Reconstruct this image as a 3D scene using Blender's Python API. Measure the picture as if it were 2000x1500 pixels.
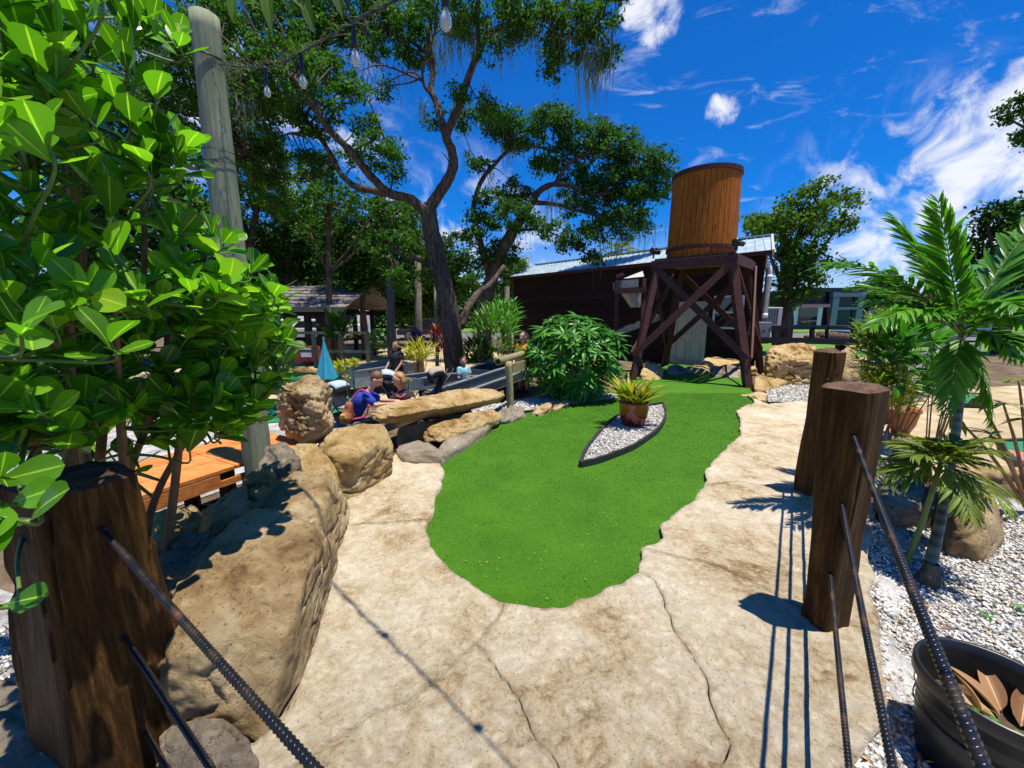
import bpy, bmesh, math, random
import numpy as np
from mathutils import Vector, Matrix, noise
from mathutils.geometry import delaunay_2d_cdt

for o in list(bpy.data.objects):
    bpy.data.objects.remove(o)
S = bpy.context.scene
COL = S.collection
R = math.radians
rnd = random.Random(7)

# ------------------------------------------------------------------ camera
CAM_H = 1.65
FPX = 767.0                       # focal length in photograph pixels
PIT = math.atan(140.0 / FPX)      # pitched down
cd = bpy.data.cameras.new('camera'); cam = bpy.data.objects.new('camera', cd)
COL.objects.link(cam); S.camera = cam
cd.sensor_width = 36; cd.lens = FPX * 36 / 2000.0
cd.clip_start = 0.02; cd.clip_end = 2000
cam.location = (0, 0, CAM_H); cam.rotation_euler = (math.pi / 2 - PIT, 0, 0)
SP, CP = math.sin(PIT), math.cos(PIT)

def ray(px, py):
    u = (px - 1000) / FPX; v = (750 - py) / FPX
    return Vector((u, CP + v * SP, -SP + v * CP))
def P(px, py, Y):                 # point of the place seen at a pixel, at distance Y
    d = ray(px, py); return Vector((0, 0, CAM_H)) + d * (Y / d.y)
def G(px, py, z=0.0):             # point of the place seen at a pixel, at height z
    d = ray(px, py); return Vector((0, 0, CAM_H)) + d * ((z - CAM_H) / d.z)

# ------------------------------------------------------------------ light
SUNV = Vector((0.165, -0.085, 1.0)).normalized()
sd = bpy.data.lights.new('sun', 'SUN'); sun = bpy.data.objects.new('sun', sd); COL.objects.link(sun)
sd.energy = 5.0; sd.angle = R(0.5); sd.color = (1.0, 0.94, 0.81)
sun.rotation_euler = SUNV.to_track_quat('Z', 'Y').to_euler(); sun.location = (0, 0, 30)
S.view_settings.view_transform = 'Standard'; S.view_settings.look = 'None'
S.view_settings.exposure = 0.5; S.view_settings.gamma = 1.0
S.view_settings.use_curve_mapping = False

W = bpy.data.worlds.new('World'); S.world = W; W.use_nodes = True
nt = W.node_tree; nt.nodes.clear()
def N(t, typ, **kw):
    n = t.nodes.new(typ)
    for k, v in kw.items():
        if k.startswith('i_'):
            n.inputs[k[2:].replace('_', ' ')].default_value = v
        else: setattr(n, k, v)
    return n
def L(t, a, b): t.links.new(a, b)
out = N(nt, 'ShaderNodeOutputWorld'); bg = N(nt, 'ShaderNodeBackground'); L(nt, bg.outputs[0], out.inputs[0])
bg.inputs[1].default_value = 0.078
sky = N(nt, 'ShaderNodeTexSky'); sky.sky_type = 'NISHITA'; sky.sun_disc = False
sky.sun_elevation = math.asin(SUNV.z); sky.sun_rotation = math.atan2(SUNV.x, SUNV.y)
sky.air_density = 1.0; sky.dust_density = 0.2; sky.ozone_density = 3.0
tc = N(nt, 'ShaderNodeTexCoord')
def mth(t, op, a, b=None, clamp=False):
    n = t.nodes.new('ShaderNodeMath'); n.operation = op; n.use_clamp = clamp
    for i, x in enumerate((a, b)):
        if x is None: continue
        if hasattr(x, 'is_output') or isinstance(x, bpy.types.NodeSocket): t.links.new(x, n.inputs[i])
        else: n.inputs[i].default_value = x
    return n.outputs[0]
def rng(t, v, a, b, c=0, d=1, smooth=True):
    n = t.nodes.new('ShaderNodeMapRange'); n.interpolation_type = 'SMOOTHSTEP' if smooth else 'LINEAR'
    t.links.new(v, n.inputs[0])
    for i, x in enumerate((a, b, c, d)): n.inputs[1 + i].default_value = x
    return n.outputs[0]
# deep blue of a clear polarised-looking noon sky
hs = N(nt, 'ShaderNodeMixRGB', blend_type='MULTIPLY'); hs.inputs[0].default_value = 1
L(nt, sky.outputs[0], hs.inputs[1]); hs.inputs[2].default_value = (0.06, 0.62, 1.38, 1)
# clouds: cirrus streaks and a few cumulus, fixed by direction
def dirv(px, py): return ray(px, py).normalized()
def blob(px, py, r0, r1):
    c = dirv(px, py); n = nt.nodes.new('ShaderNodeVectorMath'); n.operation = 'DOT_PRODUCT'
    L(nt, tc.outputs['Generated'], n.inputs[0]); n.inputs[1].default_value = c
    return rng(nt, n.outputs['Value'], math.cos(R(r1)), math.cos(R(r0)))
def mx(a, b): return mth(nt, 'MAXIMUM', a, b)
mp = N(nt, 'ShaderNodeMapping'); L(nt, tc.outputs['Generated'], mp.inputs[0])
mp.inputs['Rotation'].default_value = (R(10), R(24), R(-25)); mp.inputs['Scale'].default_value = (1.2, 7.5, 11.0)
n1 = N(nt, 'ShaderNodeTexNoise'); n1.inputs['Scale'].default_value = 2.4; n1.inputs['Detail'].default_value = 9
n1.inputs['Roughness'].default_value = 0.62; n1.inputs['Distortion'].default_value = 0.7; L(nt, mp.outputs[0], n1.inputs['Vector'])
n2 = N(nt, 'ShaderNodeTexNoise'); n2.inputs['Scale'].default_value = 13.0; n2.inputs['Distortion'].default_value = 0.5; n2.inputs['Detail'].default_value = 10
n2.inputs['Roughness'].default_value = 0.6; L(nt, tc.outputs['Generated'], n2.inputs['Vector'])
cz = mx(mx(blob(1560, 60, 2, 17), blob(1290, 120, 1, 9)), mx(blob(1700, 250, 3, 18), mx(blob(1400, 330, 2, 16), blob(1900, 380, 2, 22))))
cir = mth(nt, 'MULTIPLY', rng(nt, n1.outputs[0], 0.55, 0.88, 0, 0.72), cz)
cu = mx(mx(blob(1270, 20, 1.5, 5), blob(1965, 320, 4, 13)), mx(blob(1860, 370, 2, 7), mx(blob(1405, 220, 0.3, 2.8), blob(1990, 420, 3, 9))))
cum = rng(nt, mth(nt, 'ADD', n2.outputs[0], mth(nt, 'MULTIPLY', cu, 0.5)), 0.84, 1.12, 0, 0.95)
lowc = mth(nt, 'MULTIPLY', mx(mx(blob(1780, 460, 3, 16), blob(900, 560, 4, 20)), blob(500, 420, 4, 24)), rng(nt, n2.outputs[0], 0.45, 0.72, 0, 0.9))
hzs = N(nt, 'ShaderNodeSeparateXYZ'); L(nt, tc.outputs['Generated'], hzs.inputs[0])
hz = rng(nt, hzs.outputs[2], -0.02, 0.22, 0.55, 0.0)
cm = mx(mx(cir, cum), mx(lowc, hz))
mixc = N(nt, 'ShaderNodeMixRGB'); L(nt, cm, mixc.inputs[0]); L(nt, hs.outputs[0], mixc.inputs[1])
mixc.inputs[2].default_value = (8.6, 8.8, 9.4, 1)
L(nt, mixc.outputs[0], bg.inputs[0])

# ------------------------------------------------------------------ materials
MATS = {}
def newmat(name):
    m = bpy.data.materials.new(name); m.use_nodes = True
    t = m.node_tree; b = t.nodes['Principled BSDF']; MATS[name] = m
    return m, t, b
def ramp(t, fac, stops):
    r = t.nodes.new('ShaderNodeValToRGB'); e = r.color_ramp.elements
    while len(e) > 1: e.remove(e[-1])
    e[0].position = stops[0][0]; e[0].color = (*stops[0][1], 1)
    for p, c in stops[1:]:
        x = e.new(p); x.color = (*c, 1)
    t.links.new(fac, r.inputs[0]); return r.outputs[0]
def noi(t, scale, detail=6, rough=0.6, vec=None, dist=0.0):
    n = t.nodes.new('ShaderNodeTexNoise'); n.inputs['Scale'].default_value = scale
    n.inputs['Detail'].default_value = detail; n.inputs['Roughness'].default_value = rough
    n.inputs['Distortion'].default_value = dist
    if vec is not None: t.links.new(vec, n.inputs['Vector'])
    return n.outputs[0]
def bump(t, b, h, strength=0.5, dist=0.02):
    n = t.nodes.new('ShaderNodeBump'); n.inputs['Strength'].default_value = strength
    n.inputs['Distance'].default_value = dist; t.links.new(h, n.inputs['Height'])
    t.links.new(n.outputs[0], b.inputs['Normal']); return n
def coords(t, kind='Object', scale=(1, 1, 1), rot=(0, 0, 0)):
    if kind == 'World':
        g = t.nodes.new('ShaderNodeNewGeometry'); src = g.outputs['Position']
    else:
        g = t.nodes.new('ShaderNodeTexCoord'); src = g.outputs['Object']
    m = t.nodes.new('ShaderNodeMapping'); t.links.new(src, m.inputs[0])
    m.inputs['Scale'].default_value = scale; m.inputs['Rotation'].default_value = rot
    return m.outputs[0]
def mix(t, fac, a, b, mode='MIX'):
    n = t.nodes.new('ShaderNodeMixRGB'); n.blend_type = mode
    for i, x in enumerate((fac, a, b)):
        if isinstance(x, bpy.types.NodeSocket): t.links.new(x, n.inputs[i])
        elif isinstance(x, tuple): n.inputs[i].default_value = (*x, 1)
        else: n.inputs[i].default_value = x
    return n.outputs[0]
def plain(name, c, rough=0.6, metal=0.0, var=0.25, scale=8, bs=0.25, bd=0.004, cs=(1, 1, 1), kind='World', spec=0.5):
    m, t, b = newmat(name); v = coords(t, kind, cs)
    n = noi(t, scale, 8, 0.65, v)
    lo = tuple(x * (1 - var) for x in c); hi = tuple(min(1, x * (1 + var)) for x in c)
    t.links.new(ramp(t, n, [(0.3, lo), (0.7, hi)]), b.inputs['Base Color'])
    b.inputs['Roughness'].default_value = rough; b.inputs['Metallic'].default_value = metal
    b.inputs['Specular IOR Level'].default_value = spec
    if bs: bump(t, b, noi(t, scale * 3.5, 6, 0.7, v), bs, bd)
    return m
def leafmat(name, dark, light, trans=0.35, rough=0.42, tip=None, spec=0.5):
    m, t, b = newmat(name)
    g = t.nodes.new('ShaderNodeNewGeometry'); oi = t.nodes.new('ShaderNodeObjectInfo')
    r = mth(t, 'FRACT', mth(t, 'ADD', g.outputs['Random Per Island'], oi.outputs['Random']))
    cl = noi(t, 1.3, 3, 0.5, g.outputs['Position'])
    f = mth(t, 'ADD', mth(t, 'MULTIPLY', r, 0.65), mth(t, 'MULTIPLY', mth(t, 'SUBTRACT', cl, 0.3), 0.9), True)
    stops = [(0.0, dark), (1.0, light)] if not tip else [(0.0, dark), (0.72, light), (1.0, tip)]
    c = ramp(t, f, stops)
    at = t.nodes.new('ShaderNodeAttribute'); at.attribute_name = 'mid'
    c = mix(t, rng(t, at.outputs['Fac'], 0.80, 0.93, 0, 0.55), c, tuple(min(1, x * 1.5 + .04) for x in (tip or light)))
    t.links.new(c, b.inputs['Base Color']); b.inputs['Roughness'].default_value = rough
    b.inputs['Specular IOR Level'].default_value = spec
    tr = t.nodes.new('ShaderNodeBsdfTranslucent')
    t.links.new(mix(t, 1.0, c, (1.25, 1.5, 0.55), 'MULTIPLY'), tr.inputs[0])
    ms = t.nodes.new('ShaderNodeMixShader'); ms.inputs[0].default_value = trans
    t.links.new(b.outputs[0], ms.inputs[1]); t.links.new(tr.outputs[0], ms.inputs[2])
    t.links.new(ms.outputs[0], t.nodes['Material Output'].inputs[0])
    return m

def concrete_mat():
    m, t, b = newmat('stamped_concrete'); v = coords(t, 'World')
    st = noi(t, 1.6, 13, 0.78, v, 0.3); fine = noi(t, 13, 10, 0.8, v, 1.6); pit = noi(t, 75, 4, 0.6, v)
    f = mth(t, 'ADD', mth(t, 'MULTIPLY', st, 0.78), mth(t, 'MULTIPLY', fine, 0.40))
    c = ramp(t, f, [(0.42, (0.14, 0.08, 0.035)), (0.495, (0.33, 0.22, 0.115)), (0.55, (0.52, 0.405, 0.255)), (0.62, (0.64, 0.54, 0.39)), (0.72, (0.73, 0.66, 0.53))])
    c = mix(t, rng(t, pit, 0.58, 0.70, 0, 0.6), c, (0.14, 0.09, 0.05)); c = mix(t, rng(t, noi(t, 28, 10, 0.85, v, 1.0), 0.53, 0.66, 0, 0.42), c, (0.22, 0.145, 0.075))
    vo = t.nodes.new('ShaderNodeTexVoronoi'); vo.inputs['Scale'].default_value = 46; t.links.new(v, vo.inputs['Vector'])
    c = mix(t, rng(t, vo.outputs['Distance'], 0.16, 0.05, 0, 0.45), c, (0.62, 0.57, 0.49))
    t.links.new(c, b.inputs['Base Color']); b.inputs['Roughness'].default_value = 0.78
    b.inputs['Specular IOR Level'].default_value = 0.3
    h = mth(t, 'ADD', mth(t, 'MULTIPLY', fine, 1.5), mth(t, 'MULTIPLY', vo.outputs['Distance'], -0.25))
    bump(t, b, h, 1.0, 0.022); return m
def rock_mat(name, cs):
    m, t, b = newmat(name); v = coords(t, 'World')
    a = noi(t, 2.2, 10, 0.68, v, 0.4); w = t.nodes.new('ShaderNodeTexVoronoi'); w.feature = 'DISTANCE_TO_EDGE'
    w.inputs['Scale'].default_value = 5.0
    mm = t.nodes.new('ShaderNodeVectorMath'); mm.operation = 'MULTIPLY_ADD'; nz = t.nodes.new('ShaderNodeTexNoise')
    nz.inputs['Scale'].default_value = 4; t.links.new(v, nz.inputs['Vector'])
    t.links.new(nz.outputs['Color'], mm.inputs[0]); mm.inputs[1].default_value = (0.5, 0.5, 0.5); t.links.new(v, mm.inputs[2])
    t.links.new(mm.outputs[0], w.inputs['Vector'])
    c = ramp(t, a, [(0.30, cs[0]), (0.41, cs[1]), (0.51, cs[2]), (0.66, cs[3])])
    pit = noi(t, 38, 5, 0.7, v)
    c = mix(t, rng(t, pit, 0.57, 0.7, 0, 0.6), c, cs[0]); c = mix(t, rng(t, noi(t, 17, 12, 0.85, v, 0.6), 0.57, 0.72, 0, 0.3), c, tuple(x * .55 for x in cs[1]))
    t.links.new(c, b.inputs['Base Color']); b.inputs['Roughness'].default_value = 0.85; b.inputs['Specular IOR Level'].default_value = 0.15
    vc = t.nodes.new('ShaderNodeTexVoronoi'); vc.inputs['Scale'].default_value = 11; t.links.new(mm.outputs[0], vc.inputs['Vector'])
    h = mth(t, 'ADD', mth(t, 'MULTIPLY', noi(t, 12, 12, 0.8, v, 0.8), 1.3), mth(t, 'MULTIPLY', vc.outputs['Distance'], 0.35))
    h = mth(t, 'ADD', h, mth(t, 'MULTIPLY', rng(t, pit, 0.55, 0.7, 0, 1), -0.25))
    bump(t, b, h, 1.0, 0.045); return m
def wood_mat(name, cs, scale=(14, 14, 1.6), rough=0.55, kind='Object', bd=0.006, nscale=3.0):
    m, t, b = newmat(name); v = coords(t, kind, scale); oi = t.nodes.new('ShaderNodeObjectInfo')
    off = t.nodes.new('ShaderNodeVectorMath'); off.operation = 'ADD'; t.links.new(v, off.inputs[0])
    cx = t.nodes.new('ShaderNodeCombineXYZ'); k = mth(t, 'MULTIPLY', oi.outputs['Random'], 37.0)
    for i in range(3): t.links.new(k, cx.inputs[i])
    t.links.new(cx.outputs[0], off.inputs[1]); v = off.outputs[0]
    a = noi(t, nscale, 9, 0.65, v, 0.6)
    c = ramp(t, a, [(0.3, cs[0]), (0.5, cs[1]), (0.7, cs[2])])
    c = mix(t, 0.14 if name == 'stave_wood' else 0.3, c, ramp(t, oi.outputs['Random'], [(0, cs[0]), (1, cs[2])]))
    t.links.new(c, b.inputs['Base Color']); b.inputs['Roughness'].default_value = rough + .1; b.inputs['Specular IOR Level'].default_value = 0.16
    bump(t, b, noi(t, nscale * 2.2, 9, 0.7, v, 0.8), 0.8, bd); return m

concrete_mat()
rock_mat('rock_tan', [(0.10, 0.058, 0.025), (0.42, 0.275, 0.13), (0.58, 0.42, 0.22), (0.68, 0.55, 0.36)])
rock_mat('rock_gold', [(0.10, 0.056, 0.018), (0.40, 0.25, 0.09), (0.58, 0.40, 0.18), (0.67, 0.52, 0.31)])
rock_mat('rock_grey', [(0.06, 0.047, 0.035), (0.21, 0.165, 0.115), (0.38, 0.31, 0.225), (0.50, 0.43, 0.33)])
wood_mat('post_wood', [(0.010, 0.005, 0.002), (0.085, 0.037, 0.009), (0.27, 0.13, 0.034)], (11, 11, 1.0), 0.45, 'World', 0.05)
wood_mat('post_top', [(0.05, 0.024, 0.014), (0.13, 0.068, 0.042), (0.25, 0.15, 0.10)], (8, 8, 2), 0.7, 'World', 0.03)
wood_mat('pole_wood', [(0.10, 0.11, 0.065), (0.21, 0.23, 0.145), (0.32, 0.35, 0.24)], (14, 14, 0.8), 0.7, 'World', 0.008)
wood_mat('siding_wood', [(0.010, 0.005, 0.0035), (0.026, 0.012, 0.008), (0.055, 0.025, 0.016)], (1.2, 1.2, 9), 0.5, 'World')
wood_mat('tower_wood', [(0.045, 0.017, 0.015), (0.080, 0.032, 0.028), (0.12, 0.052, 0.045)], (5, 5, 5), 0.5, 'World', 0.003)
wood_mat('stave_wood', [(0.15, 0.035, 0.003), (0.36, 0.105, 0.008), (0.50, 0.17, 0.018)], (9, 9, 0.9), 0.45, 'World', 0.003)
wood_mat('bench_wood', [(0.36, 0.10, 0.022), (0.58, 0.20, 0.05), (0.70, 0.29, 0.09)], (2, 5, 9), 0.6, 'World', 0.003)
wood_mat('rail_wood', [(0.13, 0.11, 0.045), (0.29, 0.25, 0.12), (0.40, 0.36, 0.20)], (6, 6, 6), 0.7, 'World', 0.004)
wood_mat('dark_wood', [(0.012, 0.008, 0.006), (0.03, 0.02, 0.014), (0.06, 0.04, 0.028)], (6, 6, 2), 0.7, 'World', 0.004)
def bark(name, cs):
    m, t, b = newmat(name); v = coords(t, 'World', (7, 7, 1.6))
    a = noi(t, 1.6, 10, 0.72, v, 1.2); c = ramp(t, a, [(0.33, cs[0]), (0.5, cs[1]), (0.68, cs[2])])
    t.links.new(c, b.inputs['Base Color']); b.inputs['Roughness'].default_value = 0.9; b.inputs['Specular IOR Level'].default_value = 0.15
    bump(t, b, noi(t, 2.4, 10, 0.75, v, 1.5), 1.0, 0.05)
bark('oak_bark', [(0.03, 0.02, 0.014), (0.12, 0.083, 0.06), (0.25, 0.19, 0.145)])
bark('palm_bark', [(0.06, 0.05, 0.035), (0.17, 0.15, 0.11), (0.28, 0.25, 0.19)])
plain('stem_brown', (0.22, 0.12, 0.05), 0.7, var=0.4, scale=12)
plain('stem_green', (0.10, 0.17, 0.035), 0.55, var=0.3, scale=10)
def palmstem():
    m, t, b = newmat('ringed_palm'); v = coords(t, 'World')
    w = t.nodes.new('ShaderNodeTexWave'); w.bands_direction = 'Z'; w.inputs['Scale'].default_value = 5.5
    w.inputs['Distortion'].default_value = 1.2; w.inputs['Detail'].default_value = 3; t.links.new(v, w.inputs['Vector'])
    n = noi(t, 9, 8, 0.6, v); f = mth(t, 'ADD', mth(t, 'MULTIPLY', w.outputs['Fac'], 0.25), n)
    t.links.new(ramp(t, f, [(0.4, (0.06, 0.055, 0.03)), (0.6, (0.17, 0.15, 0.085)), (0.85, (0.28, 0.25, 0.17))]), b.inputs['Base Color'])
    b.inputs['Roughness'].default_value = 0.6; bump(t, b, f, 0.5, 0.008)
palmstem()
leafmat('clusia_leaf', (0.006, 0.045, 0.007), (0.15, 0.38, 0.018), 0.46, 0.26, (0.38, 0.58, 0.04), spec=0.4)
leafmat('oak_leaf', (0.014, 0.055, 0.006), (0.072, 0.185, 0.016), 0.36, 0.6, (0.11, 0.20, 0.03), spec=0.25)
leafmat('oak_leaf_far', (0.014, 0.055, 0.012), (0.060, 0.155, 0.026), 0.36, 0.6, (0.085, 0.17, 0.045), spec=0.2)
leafmat('dark_leaf', (0.010, 0.040, 0.006), (0.050, 0.125, 0.013), 0.3, 0.6, (0.08, 0.15, 0.02), spec=0.2)
leafmat('bright_leaf', (0.02, 0.10, 0.010), (0.07, 0.26, 0.02), 0.3, 0.4, (0.17, 0.38, 0.04), spec=0.4)
leafmat('palm_leaf', (0.022, 0.10, 0.008), (0.085, 0.27, 0.014), 0.35, 0.4, (0.20, 0.38, 0.03), spec=0.4)
leafmat('yellow_leaf', (0.14, 0.20, 0.01), (0.46, 0.42, 0.02), 0.3, 0.45, (0.55, 0.46, 0.03), spec=0.3)
leafmat('olive_leaf', (0.05, 0.085, 0.01), (0.16, 0.22, 0.02), 0.3, 0.5, (0.30, 0.30, 0.04), spec=0.3)
leafmat('tree_yellowgreen', (0.03, 0.07, 0.01), (0.10, 0.20, 0.02), 0.3, 0.6, (0.19, 0.27, 0.03), spec=0.2)
leafmat('red_leaf', (0.06, 0.008, 0.006), (0.22, 0.02, 0.012), 0.25, 0.5, (0.34, 0.07, 0.02))
leafmat('purple_leaf', (0.06, 0.01, 0.10), (0.20, 0.04, 0.30), 0.25, 0.5)
leafmat('moss', (0.15, 0.16, 0.10), (0.30, 0.31, 0.21), 0.35, 0.9, spec=0.1)
leafmat('orange_grass', (0.20, 0.10, 0.01), (0.42, 0.26, 0.04), 0.3, 0.6, (0.5, 0.4, 0.12), spec=0.2)
leafmat('dry_leaf', (0.14, 0.065, 0.03), (0.36, 0.20, 0.10), 0.12, 0.7, (0.50, 0.36, 0.24), spec=0.2)
leafmat('red_petal', (0.5, 0.02, 0.01), (0.7, 0.06, 0.02), 0.2, 0.5)
leafmat('yellow_petal', (0.6, 0.42, 0.01), (0.8, 0.6, 0.02), 0.2, 0.5)
def turfmat():
    m, t, b = newmat('turf'); v = coords(t, 'World'); g = t.nodes.new('ShaderNodeNewGeometry')
    f = mth(t, 'ADD', mth(t, 'MULTIPLY', noi(t, 2.2, 6, 0.6, v), 0.9), mth(t, 'MULTIPLY', g.outputs['Random Per Island'], 0.14))
    c = ramp(t, f, [(0.3, (0.042, 0.140, 0.004)), (0.6, (0.062, 0.185, 0.006)), (0.9, (0.088, 0.235, 0.009))])
    t.links.new(c, b.inputs['Base Color']); b.inputs['Roughness'].default_value = 0.62; b.inputs['Specular IOR Level'].default_value = 0.25
    bump(t, b, noi(t, 140, 5, 0.8, v), 0.9, 0.01)
turfmat()
def groundmat(name, stops, s=3.0, s2=40, bd=0.02):
    m, t, b = newmat(name); v = coords(t, 'World')
    f = mth(t, 'ADD', mth(t, 'MULTIPLY', noi(t, s, 8, 0.6, v), 0.55), mth(t, 'MULTIPLY', noi(t, s2, 6, 0.7, v), 0.45))
    t.links.new(ramp(t, f, stops), b.inputs['Base Color']); b.inputs['Roughness'].default_value = 0.9; b.inputs['Specular IOR Level'].default_value = 0.2
    bump(t, b, noi(t, s2, 8, 0.75, v), 0.9, bd)
groundmat('soil', [(0.35, (0.045, 0.028, 0.016)), (0.5, (0.13, 0.09, 0.055)), (0.65, (0.28, 0.21, 0.14))])
groundmat('sand', [(0.35, (0.22, 0.16, 0.09)), (0.5, (0.42, 0.33, 0.20)), (0.65, (0.58, 0.48, 0.33))], 2, 50, 0.01)
groundmat('lawn', [(0.35, (0.05, 0.12, 0.015)), (0.5, (0.10, 0.22, 0.03)), (0.65, (0.18, 0.30, 0.06))])
groundmat('asphalt', [(0.35, (0.10, 0.10, 0.10)), (0.6, (0.18, 0.175, 0.17))], 1, 80, 0.004)
groundmat('grey_gravel', [(0.35, (0.10, 0.095, 0.09)), (0.5, (0.36, 0.35, 0.34)), (0.62, (0.62, 0.61, 0.60))], 3, 55, 0.02)
def pebblemat():
    m, t, b = newmat('pebbles'); g = t.nodes.new('ShaderNodeNewGeometry')
    c = ramp(t, g.outputs['Random Per Island'], [(0, (0.16, 0.14, 0.12)), (0.2, (0.38, 0.36, 0.33)), (0.45, (0.60, 0.58, 0.55)), (0.82, (0.76, 0.75, 0.73)), (0.93, (0.55, 0.43, 0.29)), (1, (0.22, 0.12, 0.06))])
    t.links.new(c, b.inputs['Base Color']); b.inputs['Roughness'].default_value = 0.6
pebblemat()
plain('black_metal', (0.012, 0.012, 0.014), 0.35, 0.3, var=0.5, scale=15, bs=0.1)
def rebar():
    m, t, b = newmat('rebar'); v = coords(t, 'World')
    f = noi(t, 9, 8, 0.7, v)
    t.links.new(ramp(t, f, [(0.45, (0.018, 0.020, 0.026)), (0.58, (0.05, 0.035, 0.028)), (0.72, (0.17, 0.075, 0.035))]), b.inputs['Base Color'])
    b.inputs['Metallic'].default_value = 0.55; t.links.new(rng(t, f, 0.45, 0.65, 0.28, 0.7), b.inputs['Roughness'])
rebar()
plain('black_plastic', (0.012, 0.013, 0.014), 0.38, var=0.4, scale=9, bs=0.08)
plain('edging_black', (0.02, 0.022, 0.026), 0.6, var=0.3, scale=9, bs=0.2)
plain('grey_metal', (0.30, 0.33, 0.36), 0.42, 0.5, var=0.25, scale=6)
plain('grey_panel', (0.11, 0.12, 0.13), 0.5, 0.2, var=0.25, scale=6)
def roofmat():
    m, t, b = newmat('roof_metal'); v = coords(t, 'World', (1, 1, 1))
    t.links.new(ramp(t, noi(t, 2.5, 9, 0.7, v), [(0.35, (0.34, 0.44, 0.48)), (0.55, (0.48, 0.57, 0.60)), (0.7, (0.60, 0.67, 0.69))]), b.inputs['Base Color'])
    b.inputs['Metallic'].default_value = 0.35; b.inputs['Roughness'].default_value = 0.42
    bump(t, b, noi(t, 14, 6, 0.6, v), 0.4, 0.006)
roofmat()
plain('cream_paint', (0.62, 0.55, 0.44), 0.5, var=0.08, scale=5, bs=0.08)
plain('white_paint', (0.75, 0.76, 0.78), 0.45, var=0.08, scale=5, bs=0.05)
plain('pipe_white', (0.66, 0.68, 0.70), 0.4, var=0.08, scale=5, bs=0)
plain('beige_metal', (0.48, 0.45, 0.38), 0.5, var=0.1, scale=5)
plain('box_grey', (0.17, 0.185, 0.20), 0.5, var=0.1, scale=5)
plain('bluegrey_paint', (0.10, 0.16, 0.19), 0.5, var=0.15, scale=4)
plain('blue_container', (0.02, 0.12, 0.26), 0.5, var=0.2, scale=4)
plain('mauve_wall', (0.28, 0.17, 0.20), 0.6, var=0.15, scale=4)
plain('shingle', (0.17, 0.145, 0.14), 0.85, var=0.4, scale=5, bs=0.6)
plain('red_paint', (0.35, 0.03, 0.02), 0.5, var=0.2, scale=4)
plain('teal_cloth', (0.02, 0.25, 0.38), 0.8, var=0.2, scale=6)
plain('blue_shirt', (0.01, 0.035, 0.30), 0.85, var=0.3, scale=12)
plain('black_shirt', (0.012, 0.011, 0.015), 0.85, var=0.4, scale=12)
plain('teal_shirt', (0.22, 0.48, 0.52), 0.85, var=0.2, scale=20)
plain('orange_shirt', (0.62, 0.22, 0.02), 0.85, var=0.15, scale=12)
plain('denim', (0.05, 0.07, 0.12), 0.85, var=0.3, scale=12)
plain('pink_trim', (0.65, 0.06, 0.14), 0.7, var=0.2, scale=12)
plain('skin', (0.60, 0.32, 0.20), 0.5, var=0.1, scale=6, bs=0)
plain('skin_dark', (0.32, 0.15, 0.09), 0.5, var=0.1, scale=6, bs=0)
plain('hair_brown', (0.17, 0.07, 0.025), 0.6, var=0.5, scale=40, bs=0.8)
plain('hair_blonde', (0.36, 0.19, 0.07), 0.6, var=0.4, scale=40, bs=0.8)
plain('hair_dark', (0.03, 0.015, 0.01), 0.6, var=0.4, scale=40, bs=0.8)
plain('eye', (0.02, 0.015, 0.01), 0.2, bs=0)
plain('lip', (0.4, 0.12, 0.1), 0.5, bs=0)
plain('beige_cloth', (0.36, 0.30, 0.24), 0.9, var=0.2, scale=10)
plain('pale_cloth', (0.36, 0.45, 0.52), 0.9, var=0.2, scale=10)
plain('white_plastic', (0.68, 0.68, 0.66), 0.5, var=0.1, scale=10, bs=0)
plain('rubber', (0.015, 0.015, 0.015), 0.7, bs=0.1)
plain('terracotta', (0.30, 0.085, 0.025), 0.5, var=0.3, scale=6)
plain('grass_green_paint', (0.01, 0.17, 0.07), 0.8, var=0.2, scale=10)
plain('salmon', (0.55, 0.16, 0.12), 0.8, var=0.2, scale=10)
def glazemat():
    m, t, b = newmat('red_glaze'); g = t.nodes.new('ShaderNodeTexCoord'); s = t.nodes.new('ShaderNodeSeparateXYZ')
    t.links.new(g.outputs['Object'], s.inputs[0])
    n = noi(t, 7, 4, 0.6, g.outputs['Object'])
    f = mth(t, 'ADD', s.outputs[2], mth(t, 'MULTIPLY', mth(t, 'SUBTRACT', n, 0.5), 0.25))
    t.links.new(ramp(t, f, [(0.10, (0.12, 0.006, 0.006)), (0.18, (0.22, 0.02, 0.012)), (0.26, (0.27, 0.06, 0.012))]), b.inputs['Base Color'])
    b.inputs['Roughness'].default_value = 0.14; b.inputs['Coat Weight'].default_value = 0.5
glazemat()
def glass(name, c=(0.9, 0.95, 0.95), rough=0.02):
    m, t, b = newmat(name); b.inputs['Transmission Weight'].default_value = 1.0; b.inputs['Roughness'].default_value = rough
    b.inputs['Base Color'].default_value = (*c, 1); b.inputs['IOR'].default_value = 1.35
glass('bulb_glass'); MATS['bulb_glass'].node_tree.nodes['Principled BSDF'].inputs['Transmission Weight'].default_value = 0.72; MATS['bulb_glass'].node_tree.nodes['Principled BSDF'].inputs['IOR'].default_value = 1.12
m_, t_, b_ = newmat('window_glass'); b_.inputs['Base Color'].default_value = (0.012, 0.018, 0.022, 1); b_.inputs['Roughness'].default_value = 0.04
b_.inputs['Specular IOR Level'].default_value = 0.8
m_, t_, b_ = newmat('car_white'); b_.inputs['Base Color'].default_value = (0.75, 0.76, 0.78, 1); b_.inputs['Roughness'].default_value = 0.25; b_.inputs['Coat Weight'].default_value = 0.6
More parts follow.
